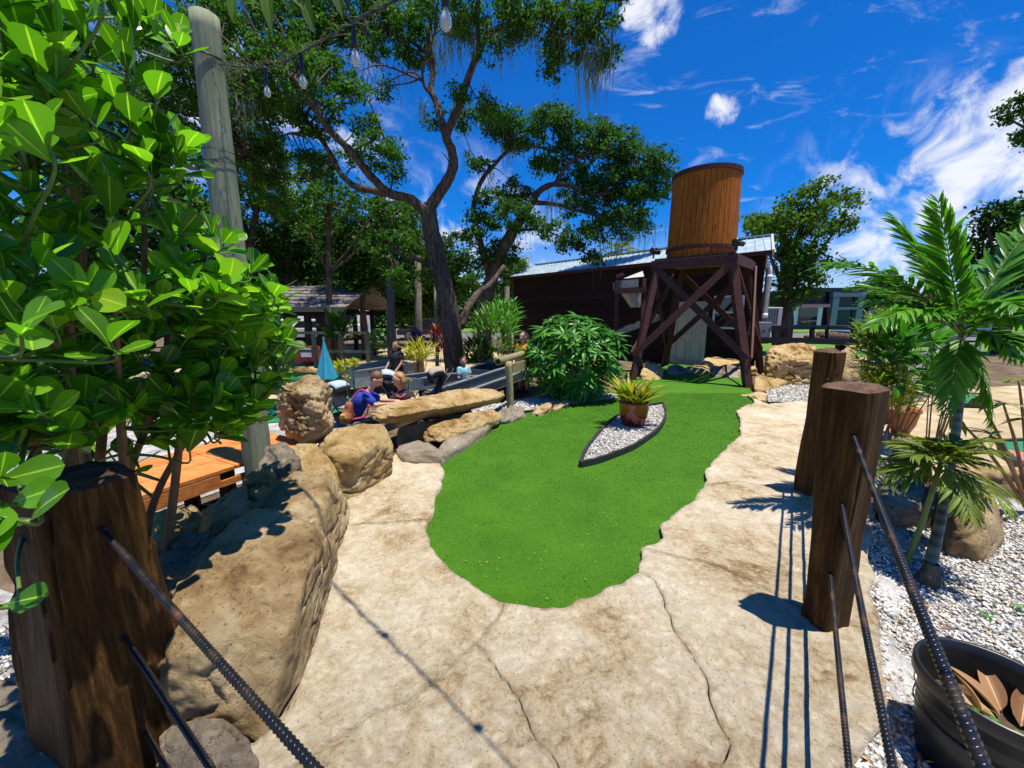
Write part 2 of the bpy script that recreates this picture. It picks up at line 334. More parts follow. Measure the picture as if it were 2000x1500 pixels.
m_, t_, b_ = newmat('car_dark'); b_.inputs['Base Color'].default_value = (0.03, 0.035, 0.045, 1); b_.inputs['Roughness'].default_value = 0.25; b_.inputs['Coat Weight'].default_value = 0.6
m_, t_, b_ = newmat('car_blue'); b_.inputs['Base Color'].default_value = (0.10, 0.14, 0.24, 1); b_.inputs['Roughness'].default_value = 0.3; b_.inputs['Coat Weight'].default_value = 0.6
plain('pack_print', (0.30, 0.10, 0.04), 0.8, var=0.9, scale=22)

# ------------------------------------------------------------------ builders
def V3(p): return Vector(p)
def thing(name, label, cat, loc=(0, 0, 0), group=None):
    o = bpy.data.objects.new(name, None); COL.objects.link(o); o.location = loc
    o.empty_display_size = 0.1
    o['label'] = label; o['category'] = cat
    if group: o['group'] = group
    return o
def tag(o, label, cat, group=None):
    o['label'] = label; o['category'] = cat
    if group: o['group'] = group
    return o
def worldloc(o):
    v = Vector((0, 0, 0))
    while o is not None: v = v + o.location; o = o.parent
    return v
class MB:
    def __init__(s): s.v = []; s.f = []
    def add(s, vs, fs):
        n = len(s.v); s.v.extend([tuple(x) for x in vs]); s.f.extend([tuple(i + n for i in f) for f in fs]); return s
    def hexa(s, p):               # 8 points: bottom 4, top 4
        return s.add(p, [(3, 2, 1, 0), (4, 5, 6, 7), (0, 1, 5, 4), (1, 2, 6, 5), (2, 3, 7, 6), (3, 0, 4, 7)])
    def box(s, c, d, rz=0.0, rx=0.0, ry=0.0):
        m = Matrix.Translation(c) @ Matrix.Rotation(rz, 4, 'Z') @ Matrix.Rotation(ry, 4, 'Y') @ Matrix.Rotation(rx, 4, 'X')
        x, y, z = d[0] / 2, d[1] / 2, d[2] / 2
        return s.hexa([m @ Vector(q) for q in ((-x, -y, -z), (x, -y, -z), (x, y, -z), (-x, y, -z), (-x, -y, z), (x, -y, z), (x, y, z), (-x, y, z))])
    def beam(s, a, b, w, h, up=(0, 0, 1)):   # rectangular bar from a to b
        a = V3(a); b = V3(b); d = (b - a).normalized(); u = V3(up)
        if abs(d.dot(u)) > 0.98: u = Vector((0, 1, 0))
        r = d.cross(u).normalized() * (w / 2); u2 = r.cross(d).normalized() * (h / 2)
        return s.hexa([a - r - u2, a + r - u2, b + r - u2, b - r - u2, a - r + u2, a + r + u2, b + r + u2, b - r + u2])
    def tube(s, pts, rad, n=8, cap=True, jit=0.0, ph=0.0):
        pts = [V3(p) for p in pts]; k = len(pts)
        if not hasattr(rad, '__len__'): rad = [rad] * k
        t = [(pts[min(i + 1, k - 1)] - pts[max(i - 1, 0)]).normalized() for i in range(k)]
        a = Vector((0, 0, 1)) if abs(t[0].z) < 0.9 else Vector((1, 0, 0))
        u = t[0].cross(a).normalized(); vs = []
        for i in range(k):
            u = (u - t[i] * u.dot(t[i])).normalized(); w = t[i].cross(u)
            for j in range(n):
                an = 2 * math.pi * j / n; d = u * math.cos(an) + w * math.sin(an); r = rad[i]
                if jit:
                    q = pts[i] + d * r; r *= 1 + jit * (noise.noise(q * (1.2 / max(rad[i], 0.05)) + Vector((ph, 0, 0))) + 0.5 * noise.noise(Vector((d.x * 3, d.y * 3, pts[i].z * 0.7 + ph))))
                vs.append(pts[i] + d * r)
        fs = [(i * n + j, i * n + (j + 1) % n, (i + 1) * n + (j + 1) % n, (i + 1) * n + j) for i in range(k - 1) for j in range(n)]
        if cap: fs.append(tuple(range(n))[::-1]); fs.append(tuple((k - 1) * n + j for j in range(n)))
        return s.add(vs, fs)
    def lathe(s, c, prof, n=24, cap=False):
        c = V3(c); vs = []
        for r, z in prof:
            for j in range(n):
                a = 2 * math.pi * j / n; vs.append(c + Vector((r * math.cos(a), r * math.sin(a), z)))
        k = len(prof)
        fs = [(i * n + j, i * n + (j + 1) % n, (i + 1) * n + (j + 1) % n, (i + 1) * n + j) for i in range(k - 1) for j in range(n)]
        if cap: fs.append(tuple(range(n))[::-1]); fs.append(tuple((k - 1) * n + j for j in range(n)))
        return s.add(vs, fs)
    def ball(s, c, r, n=10, m=7):
        c = V3(c); r = r if hasattr(r, '__len__') else (r, r, r); vs = [c + Vector((0, 0, -r[2]))]
        for i in range(1, m):
            th = math.pi * i / m - math.pi / 2
            for j in range(n):
                a = 2 * math.pi * j / n; vs.append(c + Vector((r[0] * math.cos(th) * math.cos(a), r[1] * math.cos(th) * math.sin(a), r[2] * math.sin(th))))
        vs.append(c + Vector((0, 0, r[2]))); L_ = len(vs) - 1
        fs = [(0, 1 + (j + 1) % n, 1 + j) for j in range(n)]
        for i in range(m - 2):
            for j in range(n): fs.append((1 + i * n + j, 1 + i * n + (j + 1) % n, 1 + (i + 1) * n + (j + 1) % n, 1 + (i + 1) * n + j))
        fs += [(L_, 1 + (m - 2) * n + j, 1 + (m - 2) * n + (j + 1) % n) for j in range(n)]
        return s.add(vs, fs)
    def obj(s, name, mat, parent=None, smooth=False, bevel=0.0):
        base = worldloc(parent) if parent else None
        if base is None:
            a = np.array([tuple(x) for x in s.v]); base = Vector(((a[:, 0].min() + a[:, 0].max()) / 2, (a[:, 1].min() + a[:, 1].max()) / 2, a[:, 2].min()))
        me = bpy.data.meshes.new(name)
        me.from_pydata([tuple(V3(x) - base) for x in s.v], [], s.f); me.update()
        o = bpy.data.objects.new(name, me); COL.objects.link(o); me.materials.append(MATS[mat])
        if parent: o.parent = parent
        else: o.location = base
        if smooth: me.shade_smooth()
        if bevel:
            md = o.modifiers.new('bevel', 'BEVEL'); md.width = bevel; md.segments = 2; md.limit_method = 'ANGLE'
        return o
def npmesh(name, v, f, mat, parent=None, base=None, smooth=False):
    """v (n,3) array, f (m,k) array of equal-size faces"""
    v = np.asarray(v, dtype=np.float32); f = np.asarray(f, dtype=np.int32)
    if parent: b = np.array(worldloc(parent))
    elif base is not None: b = np.array(base)
    else: b = np.zeros(3)
    me = bpy.data.meshes.new(name); k = f.shape[1]
    me.vertices.add(len(v)); me.vertices.foreach_set('co', (v - b).astype(np.float32).ravel())
    me.loops.add(f.size); me.loops.foreach_set('vertex_index', f.ravel())
    me.polygons.add(len(f)); me.polygons.foreach_set('loop_start', np.arange(0, f.size, k, dtype=np.int32))
    me.polygons.foreach_set('loop_total', np.full(len(f), k, dtype=np.int32))
    if smooth: me.polygons.foreach_set('use_smooth', np.ones(len(f), dtype=bool))
    me.update(calc_edges=True); me.validate()
    o = bpy.data.objects.new(name, me); COL.objects.link(o); me.materials.append(MATS[mat])
    if parent: o.parent = parent
    else: o.location = tuple(b)
    return o
def inst(name, me, mat4, parent):
    """object sharing mesh data, world matrix mat4, under a parent that is only translated"""
    o = bpy.data.objects.new(name, me); COL.objects.link(o); o.parent = parent
    o.matrix_basis = Matrix.Translation(-worldloc(parent)) @ mat4
    return o
def spline(pts, k=6):
    """Catmull-Rom through tuples of any length"""
    a = [np.array(p, dtype=float) for p in pts]; a = [2 * a[0] - a[1]] + a + [2 * a[-1] - a[-2]]; res = []
    for i in range(1, len(a) - 2):
        for j in range(k):
            t = j / k; p0, p1, p2, p3 = a[i - 1:i + 3]
            res.append(0.5 * ((2 * p1) + (-p0 + p2) * t + (2 * p0 - 5 * p1 + 4 * p2 - p3) * t * t + (-p0 + 3 * p1 - 3 * p2 + p3) * t ** 3))
    res.append(a[-2]); return res
def frame(d, up=Vector((0, 0, 1)), roll=0.0):
    """matrix whose local +Y runs along d and +Z faces up-ish"""
    d = V3(d).normalized(); u = V3(up)
    if abs(d.dot(u)) > 0.98: u = Vector((1, 0, 0.1))
    x = d.cross(u).normalized(); z = x.cross(d).normalized()
    m = Matrix((x, d, z)).transposed().to_4x4()
    return m @ Matrix.Rotation(roll, 4, 'Y')
def leaf_mesh(name, mat, length=1.0, width=0.5, n=6, fold=0.12, droop=0.1, shape='obovate'):
    vs = []; fs = []
    for i in range(n + 1):
        t = i / n
        if shape == 'obovate': t = 1 - (1 - t) ** 1.35; w = (0.10 + 0.90 * (t / 0.64) ** 1.25 * (1.6 - 0.6 * t / 0.64)) if t < 0.64 else math.sqrt(max(0, 1 - ((t - 0.64) / 0.36) ** 2)); w = min(w, 1.0)
        elif shape == 'lance': w = math.sin(math.pi * t ** 0.8) ** 0.8
        else: w = (1 - t) ** 0.6 * min(1, 0.35 + t * 3)
        w = max(w, 0.03) * width / 2; y = t * length; z = -droop * length * t * t
        vs += [(-w, y, z + fold * w), (-w * 0.5, y, z + fold * w * 0.3), (0, y, z - fold * w * 0.3), (w * 0.5, y, z + fold * w * 0.3), (w, y, z + fold * w)]
    for i in range(n):
        for j in range(4): a = i * 5 + j; fs.append((a, a + 1, a + 6, a + 5))
    me = bpy.data.meshes.new(name); me.from_pydata(vs, [], fs); me.update(); me.shade_smooth(); me.materials.append(MATS[mat])
    a_ = me.attributes.new('mid', 'FLOAT', 'POINT'); a_.data.foreach_set('value', [1.0 if i % 5 == 2 else 0.0 for i in range(len(vs))]); return me
def bake_many(name, me, mats, parent, matname=None):
    """join many transformed copies of one quad mesh into a single mesh (stuff)"""
    nv = len(me.vertices); co = np.empty(nv * 3); me.vertices.foreach_get('co', co); co = np.c_[co.reshape(-1, 3), np.ones(nv)]
    f = np.array([list(p.vertices) for p in me.polygons]); A = np.array([np.array(m) for m in mats])
    v = np.einsum('mij,nj->mni', A, co)[:, :, :3].reshape(-1, 3)
    ff = (f[None] + (np.arange(len(mats)) * nv)[:, None, None]).reshape(-1, f.shape[1])
    o = npmesh(name, v, ff, matname or me.materials[0].name, parent, smooth=True); o['kind'] = 'stuff'
    if nv % 5 == 0: a_ = o.data.attributes.new('mid', 'FLOAT', 'POINT'); a_.data.foreach_set('value', np.tile((np.arange(nv) % 5 == 2).astype(np.float32), len(mats)))
    return o
nr = np.random.RandomState(5)
def leaf_quads(centers, size, asp=0.5, upbias=0.35, droop=0.0):
    """centers (n,3): one kite-shaped leaf (4 verts, folded) at each; returns v,f"""
    n = len(centers); d = nr.normal(size=(n, 3)); d[:, 2] -= droop; d /= np.linalg.norm(d, axis=1)[:, None]
    nn = nr.normal(size=(n, 3)); nn[:, 2] += upbias * 3; x = np.cross(d, nn); x /= np.linalg.norm(x, axis=1)[:, None] + 1e-9
    L_ = (size * nr.uniform(0.6, 1.3, n))[:, None]; w = L_ * asp / 2
    c = np.asarray(centers); a = c - d * L_ * 0.5; b = c + d * L_ * 0.5
    up = np.cross(x, d) * w * 0.4
    v = np.stack([a, c + x * w + up, b, c - x * w + up], 1).reshape(-1, 3)
    i = np.arange(n) * 4; f = np.stack([i, i + 1, i + 2, i + 3], 1); return v, f
def in_poly(p, poly):
    x, y = p[:, 0], p[:, 1]; ins = np.zeros(len(p), bool); n = len(poly)
    for i in range(n):
        x0, y0 = poly[i]; x1, y1 = poly[(i + 1) % n]
        c = ((y0 > y) != (y1 > y)) & (x < (x1 - x0) * (y - y0) / (y1 - y0 + 1e-12) + x0); ins ^= c
    return ins
# ------------------------------------------------------------------ ground
def sst(a, b, x):
    t = np.clip((x - a) / (b - a), 0, 1); return t * t * (3 - 2 * t)
BY = [-5, 0, 1.5, 2.5, 3.5, 4.5, 6, 8, 10, 14, 20, 400]; BX = [-2.4, -2.4, -2.4, -2.2, -1.95, -1.7, -0.6, 0.8, 1.6, 2.2, 2.4, 2.4]
RY = [-5, 0, 1.2, 2, 3, 4, 5.5, 7.5, 400]; RX = [0.9, 1.0, 1.25, 1.9, 2.9, 3.9, 5.2, 6.5, 8.0]
def hgt(x, y):
    x = np.asarray(x, float); y = np.asarray(y, float)
    left = 1 - sst(-0.25, 0.1, x - np.interp(y, BY, BX))
    right = sst(0.0, 0.35, x - np.interp(y, RY, RX))
    z = -0.02 - 0.28 * left - 0.10 * right * (1 - left)
    far = sst(17, 24, y); z = z * (1 - far) - 0.30 * far
    return z
def ground():
    g = np.r_[-250, -120, -60, -35, -22, -14, np.arange(-9, 13.01, 0.25), 16, 22, 35, 60, 120, 250]
    gy = np.r_[-60, -20, -8, np.arange(-3, 24.01, 0.25), 28, 35, 50, 80, 150, 300, 700]
    X, Y = np.meshgrid(g, gy); Z = hgt(X, Y) - 0.012
    v = np.c_[X.ravel(), Y.ravel(), Z.ravel()]; nx = len(g); i, j = np.meshgrid(np.arange(nx - 1), np.arange(len(gy) - 1))
    a = (j * nx + i).ravel(); f = np.c_[a, a + 1, a + nx + 1, a + nx]
    o = npmesh('ground', v, f, 'soil', smooth=True); o['kind'] = 'structure'
ground()
def dens(poly, step=0.04, closed=True):
    res = []; n = len(poly)
    for i in range(n if closed else n - 1):
        a = np.array(poly[i]); b = np.array(poly[(i + 1) % n])
        # same order of samples whichever way the edge is walked
        k = max(1, int(round(np.linalg.norm(b - a) / step)))
        for q in range(k): res.append(a + (b - a) * q / k)
    if not closed: res.append(np.array(poly[-1]))
    return res
def jig(p, a=1.0):
    v = noise.noise_vector(Vector((p[0] * 4, p[1] * 4, 3.1))); w = noise.noise_vector(Vector((p[0] * 17, p[1] * 17, 7.7)))
    return np.array([p[0] + a * (0.035 * v.x + 0.014 * w.x), p[1] + a * (0.035 * v.y + 0.014 * w.y)])
def sheet(name, poly, zf, mat, step=0.06, kind='structure', parent=None, skirt=None, inset=0.0, smooth=True, jitter=0.0, edge=0.04, edgedrop=0.0):
    P2 = [jig(p, jitter) if jitter else np.array(p) for p in dens(poly, edge)]
    n = len(P2)
    if sum(P2[i][0] * P2[(i + 1) % n][1] - P2[(i + 1) % n][0] * P2[i][1] for i in range(n)) < 0: P2 = P2[::-1]
    if inset:
        Q = []
        for i in range(n):
            t = P2[(i + 1) % n] - P2[i - 1]; t = t / (np.linalg.norm(t) + 1e-9); Q.append(P2[i] + np.array([-t[1], t[0]]) * inset)
        P2 = Q
    B = np.array(P2); x0, y0 = B.min(0); x1, y1 = B.max(0)
    gx, gy = np.meshgrid(np.arange(x0, x1, step), np.arange(y0, y1, step)); I = np.c_[gx.ravel(), gy.ravel()]
    I = I + nr.uniform(-0.3, 0.3, I.shape) * step; I = I[in_poly(I, B)]
    if len(I):
        d = np.min(np.linalg.norm(I[:, None, :] - B[None, ::1, :], axis=2), axis=1) if len(I) * n < 4e7 else np.ones(len(I))
        I = I[d > min(step, edge) * 0.55]
    vs = [Vector(p) for p in B] + [Vector(p) for p in I]
    r = delaunay_2d_cdt(vs, [(i, (i + 1) % n) for i in range(n)], [], 1, 1e-6)
    co = np.array([tuple(v) for v in r[0]]); F = [tuple(f) for f in r[2]]
    z = np.array([zf(p[0], p[1]) for p in co]); orig = r[3]
    bd = np.array([any(k < n for k in o) for o in orig])
    z = z - edgedrop * bd
    V = [(co[i][0], co[i][1], z[i]) for i in range(len(co))]
    if skirt is not None:
        m = {}
        for i, o in enumerate(orig):
            for k in o:
                if k < n: m[k] = i
        base = len(V)
        for k in range(n):
            i = m[k]; c = B[k]; t = B[(k + 1) % n] - B[k - 1]; t = t / (np.linalg.norm(t) + 1e-9)
            V.append((co[i][0] - t[1] * 0.012, co[i][1] + t[0] * 0.012, skirt))
        F += [(m[k], base + k, base + (k + 1) % n, m[(k + 1) % n]) for k in range(n)]
    mb = MB(); mb.v = V; mb.f = F
    # make triangles face up
    if F:
        a, b, c = (np.array(V[i]) for i in F[0][:3])
        if np.cross(b - a, c - a)[2] < 0: mb.f = [tuple(reversed(f)) for f in F]
    o = mb.obj(name, mat, parent, smooth=smooth)
    if kind: o['kind'] = kind
    return o
def gp(px, py, z=0.05):
    g = G(px, py, z); return (g.x, g.y)

PZ = 0.05
def GP(l, z=PZ): return [p[1:] if p[0] == 'w' else gp(p[0], p[1], z) for p in l]
# the putting green's edge, split where slab joints meet it
gA = [(860, 905), (866, 925), (864, 945), (848, 965), (850, 990), (838, 1015)]
gB = [(838, 1015), (832, 1040), (840, 1065), (862, 1090), (885, 1115), (925, 1142), (960, 1160), (986, 1175)]
gC = [(986, 1175), (1020, 1181), (1060, 1187), (1100, 1185), (1132, 1172), (1165, 1163), (1200, 1140), (1246, 1118)]
gD = [(1246, 1118), (1256, 1095), (1254, 1070)]
gE = [(1254, 1070), (1290, 1052), (1288, 1030), (1315, 1000), (1345, 985), (1376, 948)]
gF = [(1376, 948), (1379, 916), (1396, 895), (1425, 868), (1444, 852)]
gG = [(1444, 852), (1446, 822), (1438, 800), (1476, 784), (1462, 772)]
c3 = [(838, 1015), (760, 1019), (672, 1024)]
c1a = [(986, 1175), (960, 1213), (930, 1252)]
c1b = [(930, 1252), (872, 1310), (790, 1368), (655, 1448), (540, 1515)]
c2 = [(930, 1252), (975, 1310), (1012, 1372), (1050, 1450), (1085, 1510), ('w', 0.25, 0.6), ('w', 0.3, -1.2)]
c5 = [(1246, 1118), (1282, 1130), (1294, 1185), (1330, 1240), (1378, 1330), (1420, 1440), ('w', 0.66, 1.0), ('w', 0.7, -1.2)]
c4 = [(1254, 1070), (1330, 1086), (1400, 1106), (1490, 1146), (1570, 1190), (1718, 1240)]
c6 = [(1376, 948), (1440, 938), (1510, 950), (1600, 962), (1712, 985)]
c7 = [(1444, 852), (1500, 848), (1580, 872), (1745, 868)]
slabs = [
    gA + c3[1:] + [(668, 990), (690, 950), (740, 915), (770, 885), (830, 880)],
    gB + c1a[1:] + c1b[1:] + [('w', -1.25, 1.15), (500, 1440), (560, 1380), (600, 1280), (635, 1160), (655, 1070)] + [c3[-1]],
    c1b + [('w', -1.25, 1.0), ('w', -1.3, -1.2), ('w', 0.3, -1.2)] + c2[::-1][1:-1],
    c1a[::-1][:-1] + gC + c5[1:] + [('w', 0.3, -1.2)] + c2[::-1][1:-1],
    gD + c4[1:] + [(1722, 1300), (1742, 1400), ('w', 1.13, 1.1), ('w', 0.98, 0.4), ('w', 0.95, -1.2), ('w', 0.7, -1.2)] + c5[::-1][1:-1],
    gE + c6[1:] + [(1702, 1060), (1706, 1150), (1718, 1240)] + c4[::-1][1:-1],
    gF + c7[1:] + [(1728, 925), (1712, 985)] + c6[::-1][1:-1],
    gG + [(1500, 788), (1560, 782), (1640, 790), (1740, 830), (1745, 868)] + c7[::-1][1:-1],
]
def slabz(x, y):
    q = Vector((x, y, 0))
    return PZ + 0.010 * noise.noise(q * 2.3) + 0.009 * noise.noise(q * 8) - 0.006 * abs(noise.noise(q * 15))
root = thing('concrete_path', '', ''); del root['label'], root['category']; root['kind'] = 'structure'
for s in slabs:
    # drop consecutive duplicates
    q = []
    for p in s:
        if not q or p != q[-1]: q.append(p)
    if q[0] == q[-1]: q.pop()
    o = sheet('slab', GP(q), slabz, 'stamped_concrete', 0.03, None, root, skirt=-0.03, inset=0.0035, jitter=1.0, edge=0.03, edgedrop=0.004)

# the turf
gz = 0.0
green_px = gA + gB[1:] + gC[1:] + gD[1:] + gE[1:] + gF[1:] + gG[1:] + [(1452, 752), (1462, 730), (1380, 718), (1300, 714), (1270, 730), (1225, 752), (1190, 768), (1140, 786), (1090, 803), (1030, 808), (975, 826), (940, 850), (885, 880)]
gpoly = [np.array(gp(px, py, 0.0)) for px, py in green_px]
cen = np.mean(gpoly, axis=0)
big = []
n = len(gpoly)
area = sum(gpoly[i][0] * gpoly[(i + 1) % n][1] - gpoly[(i + 1) % n][0] * gpoly[i][1] for i in range(n))
for i in range(n):
    t = gpoly[(i + 1) % n] - gpoly[i - 1]; t /= np.linalg.norm(t); nrm = np.array([t[1], -t[0]]) * (1 if area > 0 else -1)
    big.append(gpoly[i] + nrm * 0.09)
def greenz(x, y):
    return 0.0 + 0.05 * float(sst(7.9, 8.7, y)) + 0.006 * noise.noise(Vector((x, y, 0)) * 1.3)
go = sheet('putting_green', [tuple(p) for p in big], greenz, 'turf', 0.12, 'structure', None, skirt=-0.05, edge=0.1)
def turf_blades(nb, poly, name, ymax):
    B = np.array(poly); x0, y0 = B.min(0); x1, y1 = B.max(0)
    p = np.c_[nr.uniform(x0, x1, nb * 2), y0 + (min(y1, ymax) - y0) * nr.uniform(0, 1, nb * 2) ** 1.25]; p = p[in_poly(p, B)][:nb]; k = len(p)
    z = np.array([greenz(a, b) for a, b in p]) - 0.001
    an = nr.uniform(0, 2 * math.pi, k); w = 0.0022 * (0.6 + p[:, 1] / 4); h = nr.uniform(0.003, 0.008, k)
    d = np.c_[np.cos(an), np.sin(an)]; ln = nr.uniform(-0.6, 0.6, (k, 2)) * h[:, None]
    a = np.c_[p - d * w[:, None], z]; b = np.c_[p + d * w[:, None], z]; c = np.c_[p + ln + d * w[:, None] * 0.3, z + h]
    v = np.stack([a, b, c], 1).reshape(-1, 3); i = np.arange(k) * 3
    o = npmesh(name, v, np.stack([i, i + 1, i + 2], 1), 'turf', base=(0, 0, 0)); tag(o, 'short artificial turf pile covering the putting green', 'turf'); o['kind'] = 'stuff'
turf_blades(230000, big, 'turf_pile', 8.0)

# loose ground covers
def hz_(off): return lambda x, y: float(hgt(x, y)) + off
gr_near = [(0.92, -1.2), (0.96, 0.6), (1.05, 1.1), (1.3, 1.6), (1.55, 2.05), (2.05, 2.7), (2.6, 3.3), (3.1, 3.6), (4.4, 3.6), (6, 3.4), (6, -1.2)]
sheet('gravel_bed', gr_near, hz_(0.0), 'grey_gravel', 0.2, edge=0.2)
sheet('sand_path', [(3.0, 4.0), (3.9, 4.1), (5.5, 3.9), (9.5, 4.8), (12.5, 9.5), (8, 8.6), (5.6, 7.4), (4.3, 5.6)], hz_(0.0), 'sand', 0.3, edge=0.3)
sheet('gravel_bed', GP([(1490, 742), (1500, 786), (1560, 788), (1625, 792), (1625, 745), (1560, 740)], 0.0), lambda x, y: 0.012, 'grey_gravel', 0.2, edge=0.2)
sheet('gravel_bed', [(-0.6, 6.0), (0.35, 6.55), (1.3, 7.1), (2.2, 7.55), (2.0, 8.6), (1.2, 8.2), (0.0, 7.2), (-0.7, 6.6)], lambda x, y: 0.004, 'grey_gravel', 0.2, edge=0.2)
sheet('gravel_bed', [(-6.5, 3.2), (-3.6, 3.4), (-3.0, 4.5), (-2.3, 5.4), (-3.5, 8.5), (-7, 8)], hz_(0.0), 'grey_gravel', 0.3, edge=0.3)
sheet('gravel_bed', [(-3.6, 0.4), (-1.75, 0.5), (-1.95, 2.0), (-4, 2.6)], hz_(0.0), 'grey_gravel', 0.2, edge=0.2)
sheet('sand_path', [(-1.9, 8.0), (2, 15), (-4, 24), (-16, 22), (-12, 10)], lambda x, y: -0.30 if x < 1 else float(hgt(x, y)) + 0.001, 'sand', 0.5, edge=0.5)
sheet('street', [(-60, 30), (80, 26), (80, 36), (-60, 40)], lambda x, y: -0.295, 'asphalt', 5, edge=5)
sheet('lawn', [(-60, 40.6), (80, 36.6), (80, 62), (-60, 62)], lambda x, y: -0.20, 'lawn', 5, edge=5, skirt=-0.35)
sheet('lawn', [(7.5, 17), (40, 15), (40, 25.5), (8, 26)], lambda x, y: -0.285 if y > 22 else float(hgt(x, y)) + 0.005, 'lawn', 1.5, edge=1.5)
sheet('putting_green', [(-4.6, 6.6), (-3.2, 7.4), (-3.0, 8.6), (-4.8, 9.0), (-6.4, 8.4), (-6, 7)], lambda x, y: -0.285, 'grass_green_paint', 0.4, edge=0.4)

def pebbles(poly, nb, name, zf, smin, smax, label, powy=1.0, parent=None):
    B = np.array(poly); x0, y0 = B.min(0); x1, y1 = B.max(0)
    p = np.c_[nr.uniform(x0, x1, nb * 3), y0 + (y1 - y0) * nr.uniform(0, 1, nb * 3) ** powy]; p = p[in_poly(p, B)][:nb]; k = len(p)
    oc = np.array([(1, 0, 0), (0.3, 0.9, 0), (-0.8, 0.5, 0), (-0.7, -0.6, 0), (0.4, -0.9, 0), (0.1, 0, 0.8), (0, 0, -0.8)])
    ft = np.array([(0, 1, 5), (1, 2, 5), (2, 3, 5), (3, 4, 5), (4, 0, 5), (1, 0, 6), (2, 1, 6), (3, 2, 6), (4, 3, 6), (0, 4, 6)])
    s = nr.uniform(smin, smax, k); v = oc[None] * (s[:, None, None] * nr.uniform([0.6, 0.4, 0.35], [1, 0.8, 0.6], (k, 3))[:, None, :])
    v = v * nr.uniform(0.8, 1.2, (k, 7, 1))
    q = nr.normal(size=(k, 4)) * [1, 0.35, 0.35, 1]; q /= np.linalg.norm(q, axis=1)[:, None]; w, x, y, z = q.T
    Rm = np.stack([1 - 2 * (y * y + z * z), 2 * (x * y - z * w), 2 * (x * z + y * w), 2 * (x * y + z * w), 1 - 2 * (x * x + z * z), 2 * (y * z - x * w), 2 * (x * z - y * w), 2 * (y * z + x * w), 1 - 2 * (x * x + y * y)], 1).reshape(-1, 3, 3)
    v = np.einsum('kij,knj->kni', Rm, v); zz = np.array([zf(a, b) for a, b in p]) + s * nr.uniform(0.0, 0.7, k)
    v += np.c_[p, zz][:, None, :]
    f = ft[None] + (np.arange(k) * 7)[:, None, None]
    o = npmesh(name, v.reshape(-1, 3), f.reshape(-1, 3), 'pebbles', parent, base=(p[:, 0].mean(), p[:, 1].mean(), 0), smooth=False)
    o['kind'] = 'stuff'
    if not parent: tag(o, label, 'gravel')
    return o
pebbles([(0.98, 0.6), (1.08, 1.1), (1.33, 1.6), (1.58, 2.05), (1.93, 2.7), (2.5, 3.3), (3.1, 3.6), (4.6, 3.6), (4.6, 1.5), (2.9, 0.6)], 34000, 'pebbles', lambda x, y: float(hgt(x, y)), 0.010, 0.024, 'white gravel filling the bed on the right around the palm', 1.1)
pebbles(GP([(1490, 742), (1500, 786), (1560, 788), (1625, 792), (1625, 745), (1560, 740)], 0.0), 4500, 'pebbles', lambda x, y: 0.012, 0.018, 0.034, 'patch of white gravel in front of the big pitted boulder')
pebbles([(-3.2, 0.6), (-1.78, 0.6), (-1.95, 2.0), (-3.2, 2.4)], 9000, 'pebbles', lambda x, y: float(hgt(x, y)), 0.012, 0.026, 'gravel in the shade behind the big left post')
pebbles([(-0.6, 6.0), (0.35, 6.55), (1.3, 7.1), (2.2, 7.55), (2.0, 8.6), (1.2, 8.2), (0.0, 7.2), (-0.7, 6.6)], 5000, 'pebbles', lambda x, y: 0.004, 0.018, 0.034, 'white gravel under the big green bush beyond the green')

